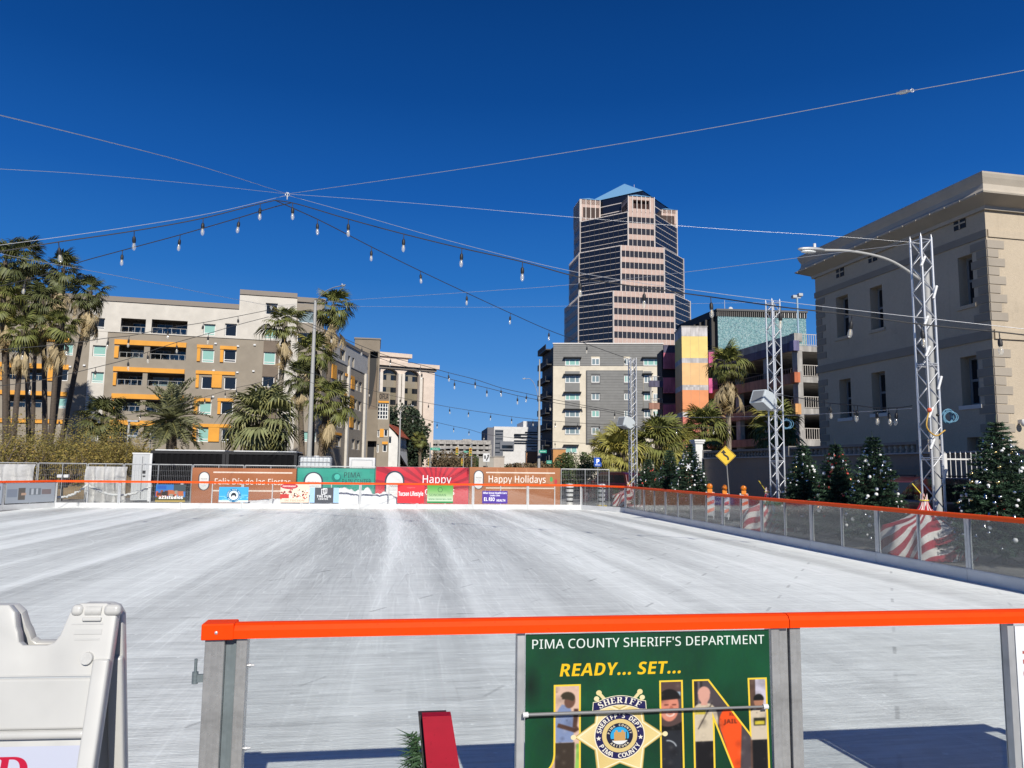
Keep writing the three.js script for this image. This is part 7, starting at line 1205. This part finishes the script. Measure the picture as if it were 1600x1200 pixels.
// ================================================================ far street: traffic signals, street name signs, trucks
function signal(label, px, y, d, poleX, group = 'traffic signals') {
  const c = at(px, y, d), t = thing('traffic_signal', label, 'traffic signal', c, 0, group); const s = d / 120;
  part('housing', rbox(0, 0, 0, .42, 1.25, .3, .05), mat([.62, .42, .05], { roughness: .5 }), t); for (let k = 0; k < 3; k++) { const l = part('lens', new THREE.CylinderGeometry(.13, .13, .05, 16).rotateX(Math.PI / 2).translate(0, .38 - k * .38, .17), mat([[.35, .02, .02], [.4, .26, .02], [.03, .25, .1]][k], { roughness: .3 }), t); part('visor', new THREE.CylinderGeometry(.16, .16, .22, 14, 1, true, 0, Math.PI).rotateX(Math.PI / 2).rotateZ(Math.PI / 2).translate(0, .38 - k * .38, .25), M.black, l); }
  const q = at(poleX, y, d).sub(c); part('mast_arm', [bar(V(0, .55, -.1), V(q.x, .2, q.z - .1), .05, .09, 8), bar(V(q.x, -c.y, q.z - .1), V(q.x, 1.4, q.z - .1), .13, .1, 8)], M.galv, t); return t;
}
signal('yellow traffic signal over the street, left of two', 714, 705, 125, 672); signal('taller yellow traffic signal over the street beside the parking deck', 735, 706, 118, 737); signal('small yellow traffic signal at the street corner below the deck', 722, 722, 140, 724); signal('small yellow signal near the left kerb of the street', 671, 722, 128, 673);
for (const [px, y, d, w, label] of [[680, 701.5, 118, 1.5, 'green street name sign hanging left over the street'], [848, 705.5, 104, 1.1, 'green street name sign on the lamp mast'], [728, 706, 160, 1.0, 'pale green street name sign between the two signals'], [858, 722, 100, .7, 'small green street name sign at the foot of the grey block']]) { const c = at(px, y, d), t = thing('street_name_sign', label, 'street sign', c, 0, 'green street name signs'); part('plate', rbox(0, 0, 0, w, .42, .05, .02), mat([.02, .28, .2], { roughness: .4 }), t); part('lettering', new THREE.PlaneGeometry(w * .8, .2).translate(0, 0, .028), mat([1, 1, 1], { map: canvasTex(128, 32, (x) => { x.fillStyle = '#268a72'; x.fillRect(0, 0, 128, 32); x.fillStyle = '#dfeee8'; fit(x, 'Stone Ave', 64, 26, 110, 28); }) }), t); part('hanger', bar(V(0, .2, -.03), V(0, .9, -.03), .03, .03, 6), M.galv, t); }
{ // orange-brown low houses behind the street
  for (const [x0, x1, y0, d, c, cat, label] of [[822, 842, 706, 150, [.42, .22, .12], 'building', 'small orange brown building under the white office'], [771, 788, 714, 130, [.5, .44, .38], 'wall', 'short beige wall right of the keep right sign'], [748, 771, 715, 140, [.4, .38, .34], 'building', 'small grey flat roofed hut behind the keep right sign'], [864, 884, 702, 118, [.55, .27, .1], 'wall', 'orange wall at the foot of the cream building']]) { const F = frame(at(x0, 735, d), 97), t = building(cat === 'wall' ? 'garden_wall' : 'small_building', label, F, cat), w = F.uv(x1, 725)[0], h = F.uv((x0 + x1) / 2, y0)[1]; part('wall', boxAB(0, -.2, -4, w, h, 0), stucco(c), t); part('coping', boxAB(-.1, h + .004, -4.1, w + .1, h + .2, .1), C.conc, t); if (w > 2) part('dark_opening', boxAB(w * .3, 0, .003, w * .6, h * .6, .02), M.black, t); } }
for (const [px, d, turn, c, label] of [[676, 105, .05, [.5, .5, .5], 'pale car waiting far down the street, left of the signals'], [770, 108, -.1, [.06, .06, .07], 'dark car far down the street behind the brown banner'], [700, 130, .0, [.1, .02, .02], 'dark red car far down the street']]) { const o = suv(label, G(px, d), Math.PI / 2 + turn, c); o.name = numbered('distant_car'); o.userData.group = 'cars far down the street'; }
renderer.render(scene, camera);
